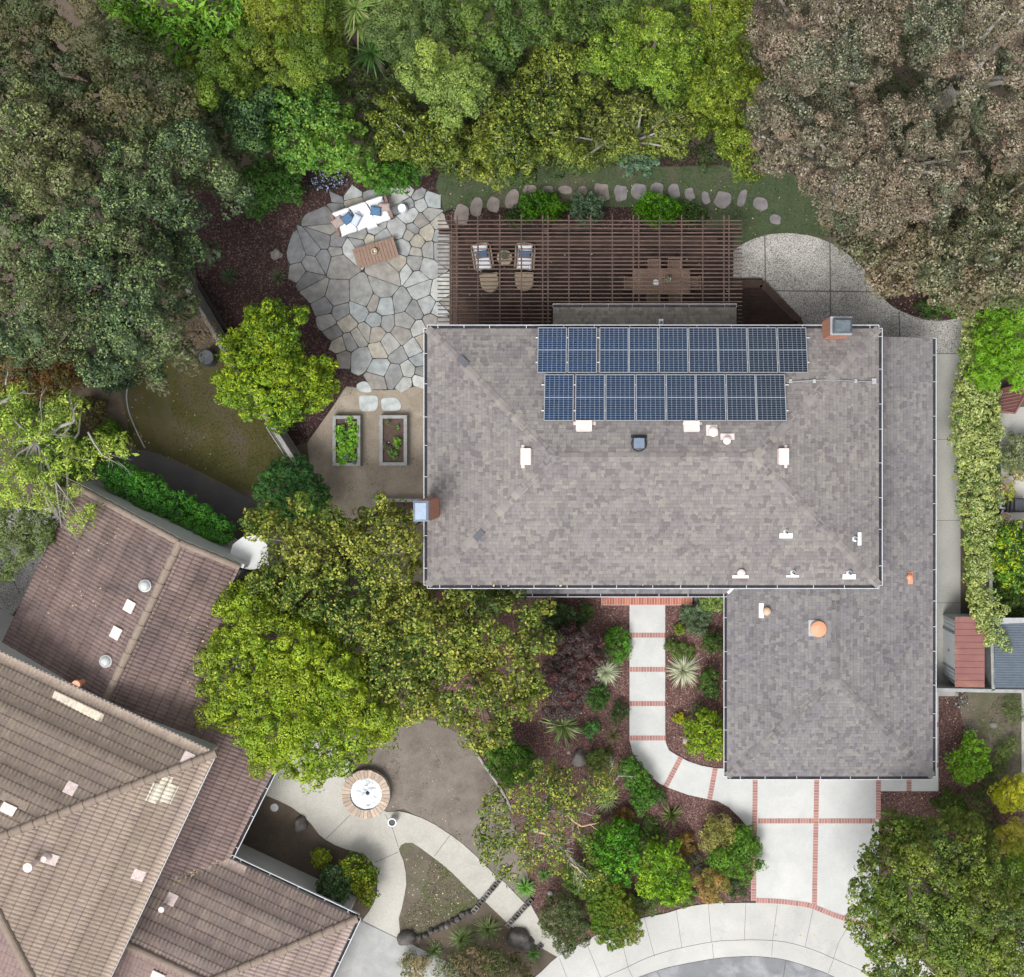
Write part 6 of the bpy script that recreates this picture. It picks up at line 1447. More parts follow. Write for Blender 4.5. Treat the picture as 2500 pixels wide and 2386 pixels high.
tree('oak_tree', 'tall pale green oak crown at the left edge above the blue green one', 'tree', Dp([(-30, 120), (30, 135), (70, 165), (105, 205), (125, 250), (140, 300), (138, 340), (105, 372), (70, 395), (40, 380), (-30, 330)]), 7.5, 10, .5, LM, 1.2, [(.10, .125, .07), (.14, .165, .085), (.16, .165, .09), (.15, .145, .09)], .25, dark=0.78, seed=2, bough=.7, tip=(.28, .34, .14), tipf=.25)
tree('oak_tree', 'large blue green oak spreading over the dark bed on the left', 'tree', Dp([(-30, 320), (40, 372), (75, 392), (130, 350), (145, 300), (170, 305), (215, 250), (250, 225), (330, 220), (372, 240), (385, 292), (440, 310), (462, 330), (478, 350), (470, 378), (430, 368), (385, 345), (360, 350), (358, 395), (362, 430), (335, 445), (345, 470), (385, 480), (350, 510), (345, 560), (365, 590), (345, 620), (352, 660), (362, 695), (330, 712), (312, 700), (300, 730), (275, 725), (262, 690), (245, 715), (220, 712), (195, 735), (160, 720), (140, 690), (100, 670), (50, 680), (-30, 670)]), 5.5, 8.8, .46, LM, 1.25, [(.052, .09, .058), (.068, .108, .066), (.085, .125, .07), (.11, .14, .08), (.12, .12, .08)], .32, nl=10, dark=0.78, seed=3, bough=.95, bscale=1.5, tip=(.25, .33, .14), tipf=.3)
tree('dead_branch_bush', 'rusty brown twiggy bush over the diagonal fence', 'bush', Dp([(322, 600), (345, 590), (380, 602), (420, 628), (415, 655), (385, 660), (350, 655), (330, 640)]), 2.2, 3.0, .22, (.06, .035), .7, [(.15, .105, .08), (.19, .14, .105), (.12, .085, .065)], .05, seed=4, under=0, drop=.1)
tree('dead_branch_bush', 'brown twiggy bush tip beside the dark bed under the blue green oak', 'bush', Dp([(345, 470), (375, 462), (400, 478), (395, 500), (365, 505)]), 2.5, 3.2, .22, (.06, .035), .7, [(.17, .13, .10), (.12, .11, .07)], .04, seed=5, under=0)
tree('magnolia_tree', 'glossy bright green large leaved tree at the top left', 'tree', Dp([(195, -25), (475, -25), (480, 25), (450, 60), (400, 75), (345, 90), (300, 70), (285, 60), (225, 55), (205, 20)]), 5, 7, .42, (.26, .085), 1.1, [(.07, .16, .022), (.11, .24, .03), (.16, .30, .04), (.05, .11, .02)], .2, dark=0.8, seed=6, bough=.7)
tree('acacia_tree', 'yellow green feathery tree right of the glossy magnolia', 'tree', Dp([(345, 110), (380, 78), (440, 70), (470, 40), (520, 25), (560, 50), (625, 75), (650, 105), (640, 140), (600, 158), (560, 160), (520, 150), (480, 160), (462, 190), (430, 178), (405, 195), (375, 190), (368, 160)]), 5.2, 7.4, .38, LS, 1.35, YG, .18, dark=0.75, seed=7, bough=.75, bscale=1.3, spread=1.2)
tree('acacia_tree', 'yellow green tree cut by the top edge left of the spiky yuccas', 'tree', Dp([(470, -25), (655, -25), (650, 30), (660, 70), (630, 90), (560, 55), (500, 45), (475, 20)]), 5.5, 7.6, .38, LS, 1.3, [(.12, .18, .03), (.19, .25, .035), (.24, .28, .045)], .16, dark=0.75, seed=8, bough=.7)
tree('evergreen_shrub', 'blue green bushy tree between the oak and the maple', 'tree', Dp([(425, 155), (470, 140), (515, 150), (530, 185), (520, 240), (505, 285), (480, 300), (440, 285), (418, 215)]), 3.8, 5.6, .34, LM, 1.2, [(.055, .11, .055), (.08, .15, .065), (.11, .19, .07)], .14, dark=0.85, seed=9, tip=(.2, .3, .1), tipf=.2, bough=.5)
tree('maple_tree', 'fresh green rounded tree above the lavender patch', 'tree', Dp([(512, 185), (550, 165), (600, 160), (640, 172), (672, 205), (690, 240), (700, 280), (722, 305), (700, 330), (660, 320), (625, 325), (600, 318), (570, 322), (535, 300), (512, 265), (505, 225)]), 3.2, 5.4, .3, (.11, .07), 1.3, [(.07, .17, .04), (.11, .23, .045), (.15, .28, .05)], .14, dark=0.85, seed=10, bough=.45, tip=(.26, .36, .08), tipf=.25)
tree('evergreen_shrub', 'dense bright green shrub hanging over the sofa corner of the patio', 'shrub', Dp([(684, 330), (700, 318), (740, 300), (790, 298), (812, 320), (795, 350), (765, 366), (740, 368), (705, 352)]), 1.8, 3.0, .22, (.09, .045), 1.3, [(.05, .14, .018), (.08, .19, .025), (.11, .24, .03)], .08, seed=11, bough=.3)
tree('evergreen_shrub', 'low dark green shrub beneath the maple left of the lavender', 'shrub', Dp([(462, 322), (500, 312), (545, 315), (575, 335), (580, 365), (565, 385), (520, 395), (495, 412), (470, 412), (480, 380), (465, 350)]), .8, 1.6, .2, (.09, .05), 1.2, [(.045, .11, .022), (.06, .14, .03)], .06, seed=12, bough=.2)
tree('acacia_tree', 'grey green billowing tree right of the yuccas at the top', 'tree', Dp([(715, 40), (720, -25), (850, -25), (880, 20), (885, 70), (850, 110), (815, 105), (780, 120), (745, 118), (722, 85)]), 5.5, 8, .36, LS, 1.4, [(.10, .15, .055), (.14, .20, .07), (.18, .24, .08)], .18, dark=0.8, seed=13, bough=.7, bscale=1.2, spread=1.2)
tree('acacia_tree', 'pale silvery green billowing tree in the middle of the top grove', 'tree', Dp([(775, 125), (800, 75), (845, 78), (860, 118), (900, 112), (935, 140), (942, 175), (920, 200), (880, 218), (850, 228), (820, 205), (790, 180)]), 6, 8.4, .33, LS, 1.5, [(.16, .23, .07), (.20, .28, .085), (.26, .33, .09)], .18, dark=0.9, seed=14, bough=.65, bscale=1.1, spread=1.25, tip=(.36, .42, .13), tipf=.3)
tree('acacia_tree', 'billowing green tree cut by the top edge right of centre', 'tree', Dp([(850, -25), (1060, -25), (1100, 30), (1060, 70), (1020, 75), (985, 110), (945, 130), (900, 105), (885, 60), (860, 20)]), 5.5, 7.8, .38, LM, 1.3, [(.09, .15, .045), (.13, .20, .05), (.17, .25, .06)], .2, dark=0.8, seed=15, bough=.75, bscale=1.3)
tree('podocarpus_tree', 'olive yellow tree with twisted foliage left of the patio stones', 'tree', Dp([(705, 215), (740, 180), (775, 185), (800, 215), (850, 235), (900, 250), (935, 245), (955, 290), (925, 320), (900, 350), (870, 335), (845, 310), (820, 320), (790, 300), (745, 300), (725, 270)]), 3.8, 5.6, .3, LM, 1.2, [(.08, .12, .03), (.13, .175, .038), (.18, .22, .045)], .15, nl=14, bark='palebark', dark=0.8, seed=16, bough=.6, bscale=1.1, tip=(.36, .38, .07), tipf=.25)
tree('podocarpus_tree', 'yellow green gnarled tree with grey dead twigs in the centre of the grove', 'tree', Dp([(935, 215), (960, 175), (1000, 150), (1040, 100), (1085, 85), (1120, 95), (1160, 95), (1180, 130), (1165, 175), (1120, 205), (1085, 240), (1075, 290), (1030, 320), (990, 330), (960, 352), (920, 345), (890, 325), (905, 280)]), 4.2, 6.6, .3, LM, 1.2, [(.08, .12, .032), (.13, .18, .04), (.19, .23, .05), (.16, .18, .06)], .18, nl=14, bark='palebark', dark=0.8, seed=17, bough=.85, bscale=1.0, tip=(.38, .40, .08), tipf=.3)
tree('podocarpus_tree', 'yellow green low tree edging the back lawn above the pergola', 'tree', Dp([(1060, 290), (1080, 245), (1130, 215), (1190, 190), (1240, 185), (1280, 205), (1335, 195), (1345, 240), (1320, 270), (1300, 300), (1270, 290), (1230, 285), (1190, 300), (1150, 305), (1120, 330), (1090, 320)]), 3.6, 5.6, .3, LM, 1.2, [(.075, .115, .032), (.12, .165, .04), (.17, .215, .05), (.14, .165, .06)], .16, nl=14, bark='palebark', dark=0.8, seed=18, bough=.75, bscale=1.0, tip=(.34, .36, .08), tipf=.28)
tree('cypress_tree', 'bright lime green tree below the top edge right of centre', 'tree', Dp([(1110, 90), (1150, 60), (1170, 25), (1230, 10), (1290, 30), (1345, 50), (1350, 100), (1330, 140), (1325, 180), (1300, 205), (1265, 190), (1240, 160), (1190, 165), (1165, 140), (1130, 135)]), 5.2, 7.6, .33, LS, 1.4, [(.12, .21, .035), (.17, .28, .045), (.22, .33, .055)], .18, nl=10, dark=0.72, seed=19, bough=.8, bscale=1.2, tip=(.4, .46, .08), tipf=.25)
tree('cypress_tree', 'tall lime green tree against the pink grey eucalyptus', 'tree', Dp([(1330, -25), (1445, -25), (1440, 40), (1432, 100), (1450, 130), (1482, 150), (1470, 190), (1445, 215), (1450, 260), (1460, 320), (1448, 345), (1425, 340), (1405, 300), (1370, 280), (1345, 240), (1340, 190), (1320, 140), (1345, 90)]), 4.6, 7.4, .3, LS, 1.4, [(.11, .17, .025), (.17, .24, .035), (.23, .30, .04)], .18, nl=10, dark=0.72, seed=20, bough=.8, bscale=1.1, tip=(.38, .42, .07), tipf=.25)
tree('acacia_tree', 'dull green tree cut by the top edge behind the lime green ones', 'tree', Dp([(1080, -25), (1330, -25), (1330, 20), (1230, 15), (1165, 40), (1110, 80), (1070, 60)]), 4.5, 6.6, .36, LM, 1.2, [(.07, .11, .035), (.11, .16, .04)], .16, seed=21, bough=.6)
tree('evergreen_shrub', 'silvery blue green bush spilling over the back lawn', 'shrub', Dp([(1178, 300), (1200, 288), (1240, 285), (1262, 300), (1250, 318), (1215, 328), (1188, 320)]), 2.0, 3.0, .22, (.1, .045), 1.2, [(.10, .17, .12), (.15, .23, .16)], .07, seed=22, bough=.3)
tree('evergreen_shrub', 'dark green underwood filling the grove between the taller trees', 'shrub', Dp([(230, 60), (300, 60), (420, 60), (530, 60), (720, 100), (960, 100), (1100, 60), (1330, 120), (1420, 240), (1430, 330), (1350, 315), (1280, 300), (1180, 300), (1080, 330), (960, 340), (860, 300), (720, 290), (600, 170), (500, 290), (450, 330), (400, 300), (365, 230), (290, 130), (240, 100)]), 1.6, 3.4, .5, LM, 1.2, [(.04, .065, .022), (.06, .09, .028)], .1, seed=23, bough=.5, under=0)
tree('evergreen_shrub', 'dark green underwood beneath the pink grey eucalyptus', 'shrub', Dp([(1450, 0), (1990, 0), (1990, 560), (1850, 560), (1720, 470), (1560, 330), (1480, 300)]), 1.4, 3.0, .5, LM, .8, [(.045, .065, .03), (.065, .08, .035)], .1, seed=24, bough=.5, under=0)
EUC = [(.085, .105, .072), (.125, .13, .10), (.185, .15, .13), (.225, .165, .145), (.16, .145, .12)]
EK = dict(tip=(.46, .40, .34), tipf=.25, sat=1.0, bough=.9, bscale=1.4, horiz=.1)
tree('eucalyptus_tree', 'pinkish grey eucalyptus in the upper middle of the right grove', 'tree', Dp([(1440, 20), (1480, -25), (1720, -25), (1740, 60), (1720, 110), (1670, 150), (1690, 175), (1640, 190), (1580, 160), (1540, 190), (1500, 170), (1480, 130), (1445, 90)]), 7, 10, .46, (.075, .045), 1.15, EUC, .3, nl=16, bark='palebark', seed=25, **EK)
tree('eucalyptus_tree', 'biggest pinkish grey eucalyptus hanging over the back lawn corner', 'tree', Dp([(1452, 190), (1500, 150), (1560, 150), (1600, 190), (1690, 210), (1800, 190), (1850, 250), (1880, 330), (1860, 400), (1800, 440), (1740, 420), (1690, 450), (1640, 440), (1600, 400), (1560, 370), (1530, 345), (1490, 340), (1455, 330), (1445, 260)]), 6.2, 9.6, .46, (.075, .045), 1.15, EUC, .3, nl=16, bark='palebark', seed=26, **EK)
tree('eucalyptus_tree', 'pinkish grey eucalyptus in the top right corner', 'tree', Dp([(1700, -25), (2000, -25), (2000, 330), (1920, 300), (1880, 230), (1840, 180), (1790, 130), (1760, 100), (1740, 40)]), 7, 10, .46, (.075, .045), 1.1, EUC, .3, nl=16, bark='palebark', seed=27, drop=.12, **EK)
tree('eucalyptus_tree', 'lower pinkish grey eucalyptus above the gravelled patio at the right', 'tree', Dp([(1590, 400), (1640, 430), (1700, 450), (1760, 420), (1830, 430), (1880, 400), (1920, 330), (2000, 330), (2000, 560), (1930, 565), (1880, 590), (1840, 600), (1790, 580), (1740, 575), (1700, 560), (1660, 520), (1640, 470), (1600, 450)]), 4.8, 7.6, .42, (.11, .06), 1.1, [(.08, .10, .06), (.12, .125, .08), (.165, .14, .10), (.20, .15, .115)], .26, nl=16, bark='palebark', seed=28, tip=(.38, .33, .26), tipf=.25, bough=.8, bscale=1.3)
tree('lemon_tree', 'bright yellow green lemon tree beside the diagonal fence', 'tree', Dp([(465, 605), (490, 590), (520, 580), (545, 602), (585, 595), (583, 620), (566, 645), (575, 690), (610, 690), (645, 688), (635, 715), (640, 740), (618, 780), (580, 790), (548, 826), (520, 815), (495, 805), (465, 800), (440, 778), (410, 770), (425, 745), (412, 720), (430, 690), (425, 655), (450, 635)]), 2.5, 4.2, .26, (.115, .05), 1.35, [(.085, .16, .02), (.14, .23, .026), (.22, .30, .032), (.12, .20, .022)], .12, seed=29, bough=.4, tip=(.42, .48, .04), tipf=.25)
tree('round_shrub', 'dark green dome shaped shrub at the end of the diagonal fence', 'shrub', Dp([(490, 935), (508, 900), (535, 882), (570, 875), (600, 893), (618, 930), (632, 955), (615, 985), (560, 1000), (500, 990)]), .9, 2.3, .17, (.07, .04), 1.5, [(.035, .10, .028), (.05, .13, .035), (.07, .16, .04)], .1, seed=30, bough=.08)
tree('hedge', 'clipped dark green hedge along the white wall of the tiled house', 'hedge', Dp([(190, 912), (196, 892), (225, 884), (265, 905), (330, 935), (395, 972), (442, 1005), (448, 1028), (430, 1044), (395, 1042), (330, 1008), (260, 972), (205, 940)]), 1.9, 2.7, .17, (.07, .045), 1.6, [(.04, .14, .022), (.055, .18, .028), (.075, .22, .03)], .06, seed=31, bough=.1, flatf=.35)
AIR = [(.17, .26, .05), (.24, .33, .06), (.30, .38, .08), (.12, .19, .04)]
t = tree('pepper_tree', 'airy light green tree with bare grey branches at the left edge', 'tree', Dp([(-30, 740), (40, 745), (90, 765), (130, 750), (165, 770), (140, 800), (110, 830), (150, 860), (190, 835), (235, 850), (255, 870), (215, 880), (170, 900), (160, 940), (185, 975), (170, 1000), (150, 1030), (130, 1000), (105, 960), (70, 990), (40, 960), (-30, 990)]), 3.6, 5.4, .3, (.1, .05), .85, AIR, .14, bark='palebark', seed=32, bough=.5, drop=.22, under=.15, tip=(.5, .55, .16), tipf=.25)
mb = MB(); r = random.Random(8)
def twig(mb, a, b, r0, r1, kids=0, sp=.5):
    a = Vector(a); b = Vector(b); m = a.lerp(b, .5) + Vector((r.uniform(-1, 1), r.uniform(-1, 1), .3)) * (b - a).length * .12
    mb.tube([a, a.lerp(m, .5) + Vector((r.uniform(-.04, .04), r.uniform(-.04, .04), 0)), m, m.lerp(b, .5), b], [r0, r0 * .85, (r0 + r1) / 2, r1 * 1.1, r1], 6)
    for _ in range(kids):
        s_ = a.lerp(b, r.uniform(.3, .95)); L_ = (b - a).length * r.uniform(.25, .6); ang = math.atan2(b.y - a.y, b.x - a.x) + r.uniform(-1.0, 1.0)
        twig(mb, s_, s_ + Vector((math.cos(ang) * L_, math.sin(ang) * L_, r.uniform(-.1, .25) * L_)), r1 * .9, r1 * .35, max(0, kids - 3) if kids > 3 else 0)
hub = P(88, 1075, 5.0)
for x, y in ((0, 1103), (10, 1160), (35, 1200), (60, 1210), (108, 1190), (125, 1250), (165, 1065), (98, 980), (130, 1000), (55, 1140), (150, 1290), (190, 1250)): twig(mb, hub, P(x, y, 5.3), .05, .012, 4)
twig(mb, P(0, 985, 5), P(62, 955, 5.3), .09, .04, 2); twig(mb, P(20, 905, 5), P(14, 940, 5.3), .04, .03, 1); twig(mb, P(120, 1060, 4.9), P(180, 1030, 5.1), .10, .06, 0); twig(mb, P(180, 1030, 5.1), P(172, 950, 5.1), .06, .04, 1)
twig(mb, P(215, 1055, 5), P(300, 1140, 4.6), .04, .012, 5)
mb.build('branch', M['palebark'], t, smooth=True)
tree('grey_shrub', 'soft grey green shrub at the left edge beside the tiled roof', 'shrub', Dp([(-30, 985), (30, 975), (75, 985), (105, 1010), (95, 1045), (65, 1050), (45, 1075), (20, 1100), (-30, 1120)]), 3.2, 4.2, .28, (.08, .04), 1.1, [(.12, .165, .06), (.16, .20, .085), (.20, .235, .11)], .08, seed=33, bough=.3)
PEAR = [(.07, .115, .028), (.10, .155, .034), (.15, .20, .04), (.22, .24, .055), (.14, .165, .045)]
PK_ = dict(tip=(.44, .42, .10), tipf=.28, bough=.6, bscale=1.1, spread=1.15, drop=.06, under=.35)
tree('pear_tree', 'yellow and green autumn tinted tree left of the blue capped chimney', 'tree', Dp([(455, 1010), (480, 985), (525, 985), (560, 965), (590, 950), (620, 965), (650, 990), (700, 985), (715, 965), (738, 950), (760, 975), (800, 985), (780, 1015), (815, 1030), (790, 1060), (805, 1090), (800, 1140), (740, 1170), (700, 1200), (690, 1240), (640, 1225), (600, 1185), (560, 1185), (510, 1165), (475, 1145), (475, 1110), (505, 1080), (520, 1050), (490, 1030)]), 4.0, 6.0, .3, (.125, .08), 1.0, PEAR, .16, nl=10, dark=0.85, seed=34, **PK_)
tree('pear_tree', 'yellow and green autumn tinted tree reaching over the front porch gutter', 'tree', Dp([(700, 1190), (760, 1160), (800, 1130), (850, 1135), (890, 1105), (905, 1120), (940, 1100), (955, 1130), (995, 1140), (1010, 1160), (1062, 1155), (1040, 1190), (1018, 1210), (1070, 1226), (1055, 1250), (1030, 1270), (1042, 1320), (1045, 1345), (1020, 1350), (1005, 1385), (985, 1395), (965, 1425), (925, 1450), (905, 1430), (890, 1410), (850, 1405), (810, 1395), (780, 1375), (750, 1340), (710, 1310), (685, 1260)]), 4.2, 6.2, .3, (.125, .08), 1.0, PEAR, .18, nl=10, dark=0.85, seed=35, **PK_)
tree('cherry_tree', 'big bright lime green tree hanging over the tiled roof and fountain', 'tree', Dp([(412, 1165), (432, 1130), (470, 1125), (520, 1150), (560, 1180), (600, 1190), (640, 1235), (685, 1260), (700, 1310), (745, 1345), (790, 1378), (770, 1405), (735, 1425), (705, 1435), (690, 1460), (672, 1485), (640, 1485), (615, 1505), (580, 1490), (555, 1490), (530, 1470), (495, 1480), (470, 1455), (450, 1430), (425, 1400), (385, 1380), (398, 1335), (380, 1315), (375, 1275), (392, 1240), (425, 1215)]), 3.4, 6.0, .34, (.10, .055), 1.45, [(.125, .20, .022), (.165, .25, .026), (.22, .30, .032), (.26, .33, .036), (.14, .20, .03)], .2, seed=36, bough=.45, bscale=1.2, tip=(.42, .46, .07), tipf=.22)
tree('street_tree', 'large rounded olive green tree over the driveway in the bottom right', 'tree', Dp([(1653, 1673), (1661, 1628), (1692, 1593), (1732, 1578), (1776, 1573), (1810, 1560), (1859, 1570), (1893, 1588), (1918, 1628), (1942, 1658), (1972, 1698), (2006, 1728), (2016, 1908), (1947, 1918), (1702, 1918), (1681, 1868), (1668, 1843), (1653, 1808), (1636, 1778), (1645, 1748), (1643, 1708)]), 3.2, 7.4, .36, (.10, .06), 1.35, [(.09, .145, .03), (.12, .18, .035), (.15, .21, .04), (.18, .215, .045), (.10, .155, .045)], .26, dark=0.82, seed=37, bough=.35, bscale=1.0, flatf=.95, tip=(.25, .31, .07), tipf=.2)
t = tree('sparse_tree', 'thin yellow green tree with bare tan branches in the front bed', 'tree', Dp([(915, 1600), (925, 1540), (960, 1500), (1000, 1480), (1035, 1465), (1075, 1475), (1120, 1480), (1170, 1470), (1195, 1490), (1180, 1530), (1150, 1555), (1150, 1580), (1120, 1600), (1135, 1640), (1160, 1670), (1140, 1710), (1110, 1690), (1070, 1680), (1030, 1660), (990, 1700), (960, 1690), (930, 1650)]), 2.9, 4.3, .24, (.115, .06), .85, [(.08, .13, .035), (.12, .17, .045), (.18, .215, .055)], .1, bark='palebark', seed=38, bough=.35, drop=.3, under=.12, tip=(.46, .44, .09), tipf=.3)
r.seed(5); mb = MB()
A = P(1288, 2010, 3.6); twig(mb, P(1292, 1996, 3.0), P(1298, 2022, 4.0), .10, .075, 0); twig(mb, P(1298, 2022, 4.0), P(1372, 2065, 3.9), .07, .03, 6); twig(mb, P(1372, 2065, 3.9), P(1440, 2150, 3.7), .03, .012, 6)
for q in ((1310, 2070), (1330, 2085), (1340, 2095), (1360, 2090), (1300, 2060), (1395, 2100)): twig(mb, P(1352, 2058, 3.9), P(*q, 3.8), .018, .006, 4)
mb.build('branch', M['palebark'], t, smooth=True)
mb = MB(); twig(mb, P(1305, 2028, 4.05), P(1350, 2050, 4.0), .055, .045, 0); twig(mb, P(1395, 2108, 3.9), P(1420, 2132, 3.8), .035, .025, 0); twig(mb, P(1378, 1985, 3.8), P(1420, 2018, 3.9), .05, .035, 2); twig(mb, P(1420, 2018, 3.9), P(1458, 2010, 3.9), .035, .02, 1); mb.build('peeling_branch', M['tanbark'], t, smooth=True)
mb = MB()
for a, b in (((1378, 1985), (1330, 1990)), ((1375, 1985), (1370, 2030)), ((1400, 2015), (1395, 2045)), ((1410, 2018), (1420, 2050)), ((1480, 1900), (1500, 1850)), ((1510, 1895), (1545, 1895)), ((1490, 1930), (1510, 1895))): twig(mb, P(*a, 3.8), P(*b, 3.7), .018, .006, 5)
mb.build('twig', M['palebark'], t, smooth=True)

tree('rusty_shrub', 'rust and olive mottled shrub at the left edge below the oaks', 'shrub', Dp([(-30, 640), (60, 645), (140, 660), (165, 700), (150, 745), (90, 765), (30, 750), (-30, 760)]), 1.4, 2.6, .26, LM, 1.1, [(.075, .085, .03), (.13, .10, .035), (.17, .085, .035), (.09, .10, .04)], .08, seed=120, bough=.3)
tree('dark_shrub', 'dark teal shrub tucked between the blue green oak and the dirt yard', 'shrub', Dp([(170, 700), (215, 690), (245, 705), (250, 740), (215, 750), (180, 735)]), .8, 1.5, .2, LM, 1.0, [(.05, .085, .055)], .05, seed=121, bough=.1)
# hedges, vine and bamboo on the right border
VN = [(.16, .23, .06), (.24, .30, .09), (.33, .36, .13), (.12, .19, .05)]
tree('variegated_vine', 'long cream and green variegated vine hedge beside the side walkway', 'hedge', Dp([(1858, 605), (1885, 598), (1905, 630), (1880, 660), (1878, 730), (1922, 738), (1922, 800), (1918, 900), (1922, 1000), (1905, 1060), (1905, 1100), (1895, 1130), (1898, 1180), (1915, 1225), (1900, 1245), (1888, 1220), (1872, 1200), (1862, 1150), (1858, 1080), (1850, 1000), (1843, 930), (1840, 890), (1828, 850), (1830, 790), (1842, 720), (1845, 660)]), 1.5, 2.3, .17, (.085, .055), 1.4, VN, .05, seed=39, bough=.12, flatf=.5, tip=(.50, .52, .30), tipf=.45)
tree('variegated_vine', 'cream and green vine trailing over the fence onto the blue shed roof', 'vine', Dp([(1896, 1130), (1915, 1130), (1922, 1165), (1938, 1168), (1926, 1185), (1915, 1205), (1940, 1222), (1938, 1250), (1925, 1255), (1918, 1235), (1900, 1235), (1888, 1215), (1886, 1170)]), 2.0, 2.4, .12, (.085, .055), 1.1, VN, .04, seed=40, bough=.05, tip=(.50, .52, .30), tipf=.4, under=0)
tree('bamboo_clump', 'bright green bamboo like foliage between the vine and the right edge', 'bamboo', Dp([(1895, 600), (1920, 575), (1960, 560), (2000, 560), (2000, 750), (1960, 740), (1925, 745), (1880, 735), (1868, 700), (1880, 650)]), 2.6, 3.8, .26, (.2, .035), 1.2, [(.09, .20, .02), (.14, .28, .025), (.19, .34, .035)], .06, seed=41, bough=.3)
tree('citrus_shrub', 'yellow and green glossy shrub right of the vine near the stacked chairs', 'shrub', Dp([(1915, 1010), (1945, 1005), (2000, 1010), (2000, 1110), (1960, 1130), (1925, 1120), (1908, 1080), (1912, 1040)]), 1.2, 2.4, .22, (.14, .05), 1.2, [(.045, .12, .025), (.08, .18, .03), (.24, .33, .03)], .07, seed=42, tip=(.50, .52, .06), tipf=.3, bough=.2)
shrub('round_shrub', 'round greyish cream shrub above the timber retaining board at the right edge', 2492, 1110, 44, 42, 1.3, [(.15, .18, .10), (.20, .23, .13)], leaf=(.06, .04), tip=(.36, .38, .22), tipf=.3, seed=43)
shrub('rose_bush', 'sparse yellow leaved bush with a pink bloom beside the right paving', 2478, 1160, 24, 20, 1.0, [(.28, .30, .05), (.34, .27, .06)], leaf=(.12, .05), cover=.5, under=0, drop=.3, seed=44)
shrub('rose_bush', 'sparse yellow leaved twig bush just above the white box fan', 2460, 1205, 14, 26, .9, [(.26, .33, .04), (.36, .34, .05)], leaf=(.12, .05), cover=.5, under=0, drop=.25, seed=45)
tree('grass_shrub', 'dark olive green shrub between the citrus shrub and the blue shed', 'shrub', Dp([(1918, 1110), (1960, 1110), (2000, 1120), (2000, 1185), (1960, 1180), (1925, 1185)]), .6, 1.3, .2, (.07, .04), 1.2, [(.06, .10, .02), (.09, .12, .025)], .05, seed=46, bough=.1)

# front garden shrubs
GN = [(.06, .15, .03), (.08, .19, .035), (.11, .23, .04)]
DK = [(.04, .085, .018), (.06, .115, .022)]
LIME = [(.13, .22, .02), (.18, .28, .025), (.23, .33, .03)]
shrub('lavender_shrub', 'grey green soft shrub beside the right end of the brick step', 1702, 1512, 31, 38, .7, [(.10, .15, .09), (.13, .19, .12)], leaf=(.07, .025), seed=50)
shrub('variegated_shrub', 'pale green shrub tucked under the gutter corner by the garage', 1745, 1472, 34, 20, .8, [(.17, .25, .07), (.22, .31, .10)], leaf=(.07, .045), seed=51, tip=(.36, .42, .18), tipf=.3)
shrub('ball_shrub', 'tiny yellow green ball plant left of the grey green shrub', 1660, 1536, 12, 12, .3, [(.16, .22, .03)], leaf=(.05, .03), seed=52)
shrub('boxwood_ball', 'dark green clipped ball nearest the brick step by the garage gutter', 1739, 1571, 25, 26, .8, DK, seed=53)
shrub('boxwood_ball', 'dark green clipped shrub right of the pale spiky grass', 1732, 1669, 26, 34, .9, DK, seed=54)
shrub('ground_shrub', 'flat green feathery shrub touching the right side of the front walk', 1656, 1585, 32, 22, .4, [(.10, .15, .045), (.13, .19, .055)], leaf=(.07, .025), seed=55)
shrub('ball_shrub', 'small bright yellow ball plant right of the front walk', 1657, 1754, 12, 12, .3, [(.34, .34, .025), (.28, .33, .03)], leaf=(.05, .03), seed=56)
shrub('wispy_shrub', 'thin wispy grey green plant above the bright green shrub by the garage', 1705, 1733, 20, 18, .5, [(.10, .14, .06)], leaf=(.06, .025), cover=.5, under=0, seed=57)
shrub('green_shrub', 'bright lime green leafy shrub at the garage corner beside the walk', 1725, 1797, 48, 56, 1.5, LIME, leaf=(.10, .06), seed=58, bough=.12, tip=(.38, .46, .05), tipf=.2)
shrub('green_shrub', 'fresh green soft mound left of the front walk', 1503, 1578, 34, 46, .7, [(.06, .16, .02), (.085, .21, .03)], leaf=(.07, .035), seed=59)
shrub('green_shrub', 'dark green shrub just below the left pale spiky grass', 1456, 1702, 27, 30, .6, [(.045, .11, .025), (.06, .14, .03)], seed=60)
shrub('wispy_shrub', 'small dull green shrub left of the walk near its third brick band', 1512, 1741, 22, 26, .5, [(.055, .09, .035), (.075, .11, .045)], cover=.8, seed=61)
shrub('wispy_shrub', 'thin green shrub near the left end of the brick step', 1430, 1498, 19, 26, .6, [(.06, .11, .03)], cover=.8, leaf=(.07, .025), seed=62)
shrub('green_shrub', 'small blue green shrub right of the large striped flax', 1442, 1783, 20, 20, .5, [(.08, .19, .06), (.11, .24, .08)], seed=63)
tree('dark_shrub', 'very dark green shrub above the burgundy maple under the porch eave', 'shrub', [(1335, 1490), (1370, 1478), (1410, 1490), (1420, 1530), (1400, 1560), (1350, 1565), (1325, 1530)], .6, 1.2, .2, (.07, .04), 1.1, [(.03, .055, .02), (.045, .075, .03)], .05, seed=64, bough=.1)
tree('burgundy_maple', 'dark burgundy laceleaf maple between the yellow tree and the walk', 'tree', [(1340, 1560), (1390, 1535), (1430, 1540), (1465, 1560), (1472, 1600), (1455, 1640), (1438, 1690), (1425, 1720), (1400, 1745), (1372, 1760), (1335, 1745), (1320, 1700), (1330, 1640), (1345, 1600)], 1.3, 2.2, .22, (.07, .03), 1.3, [(.065, .045, .055), (.085, .058, .068), (.11, .04, .05), (.075, .06, .07)], .08, seed=65, bough=.25, tip=(.15, .11, .125), tipf=.2)
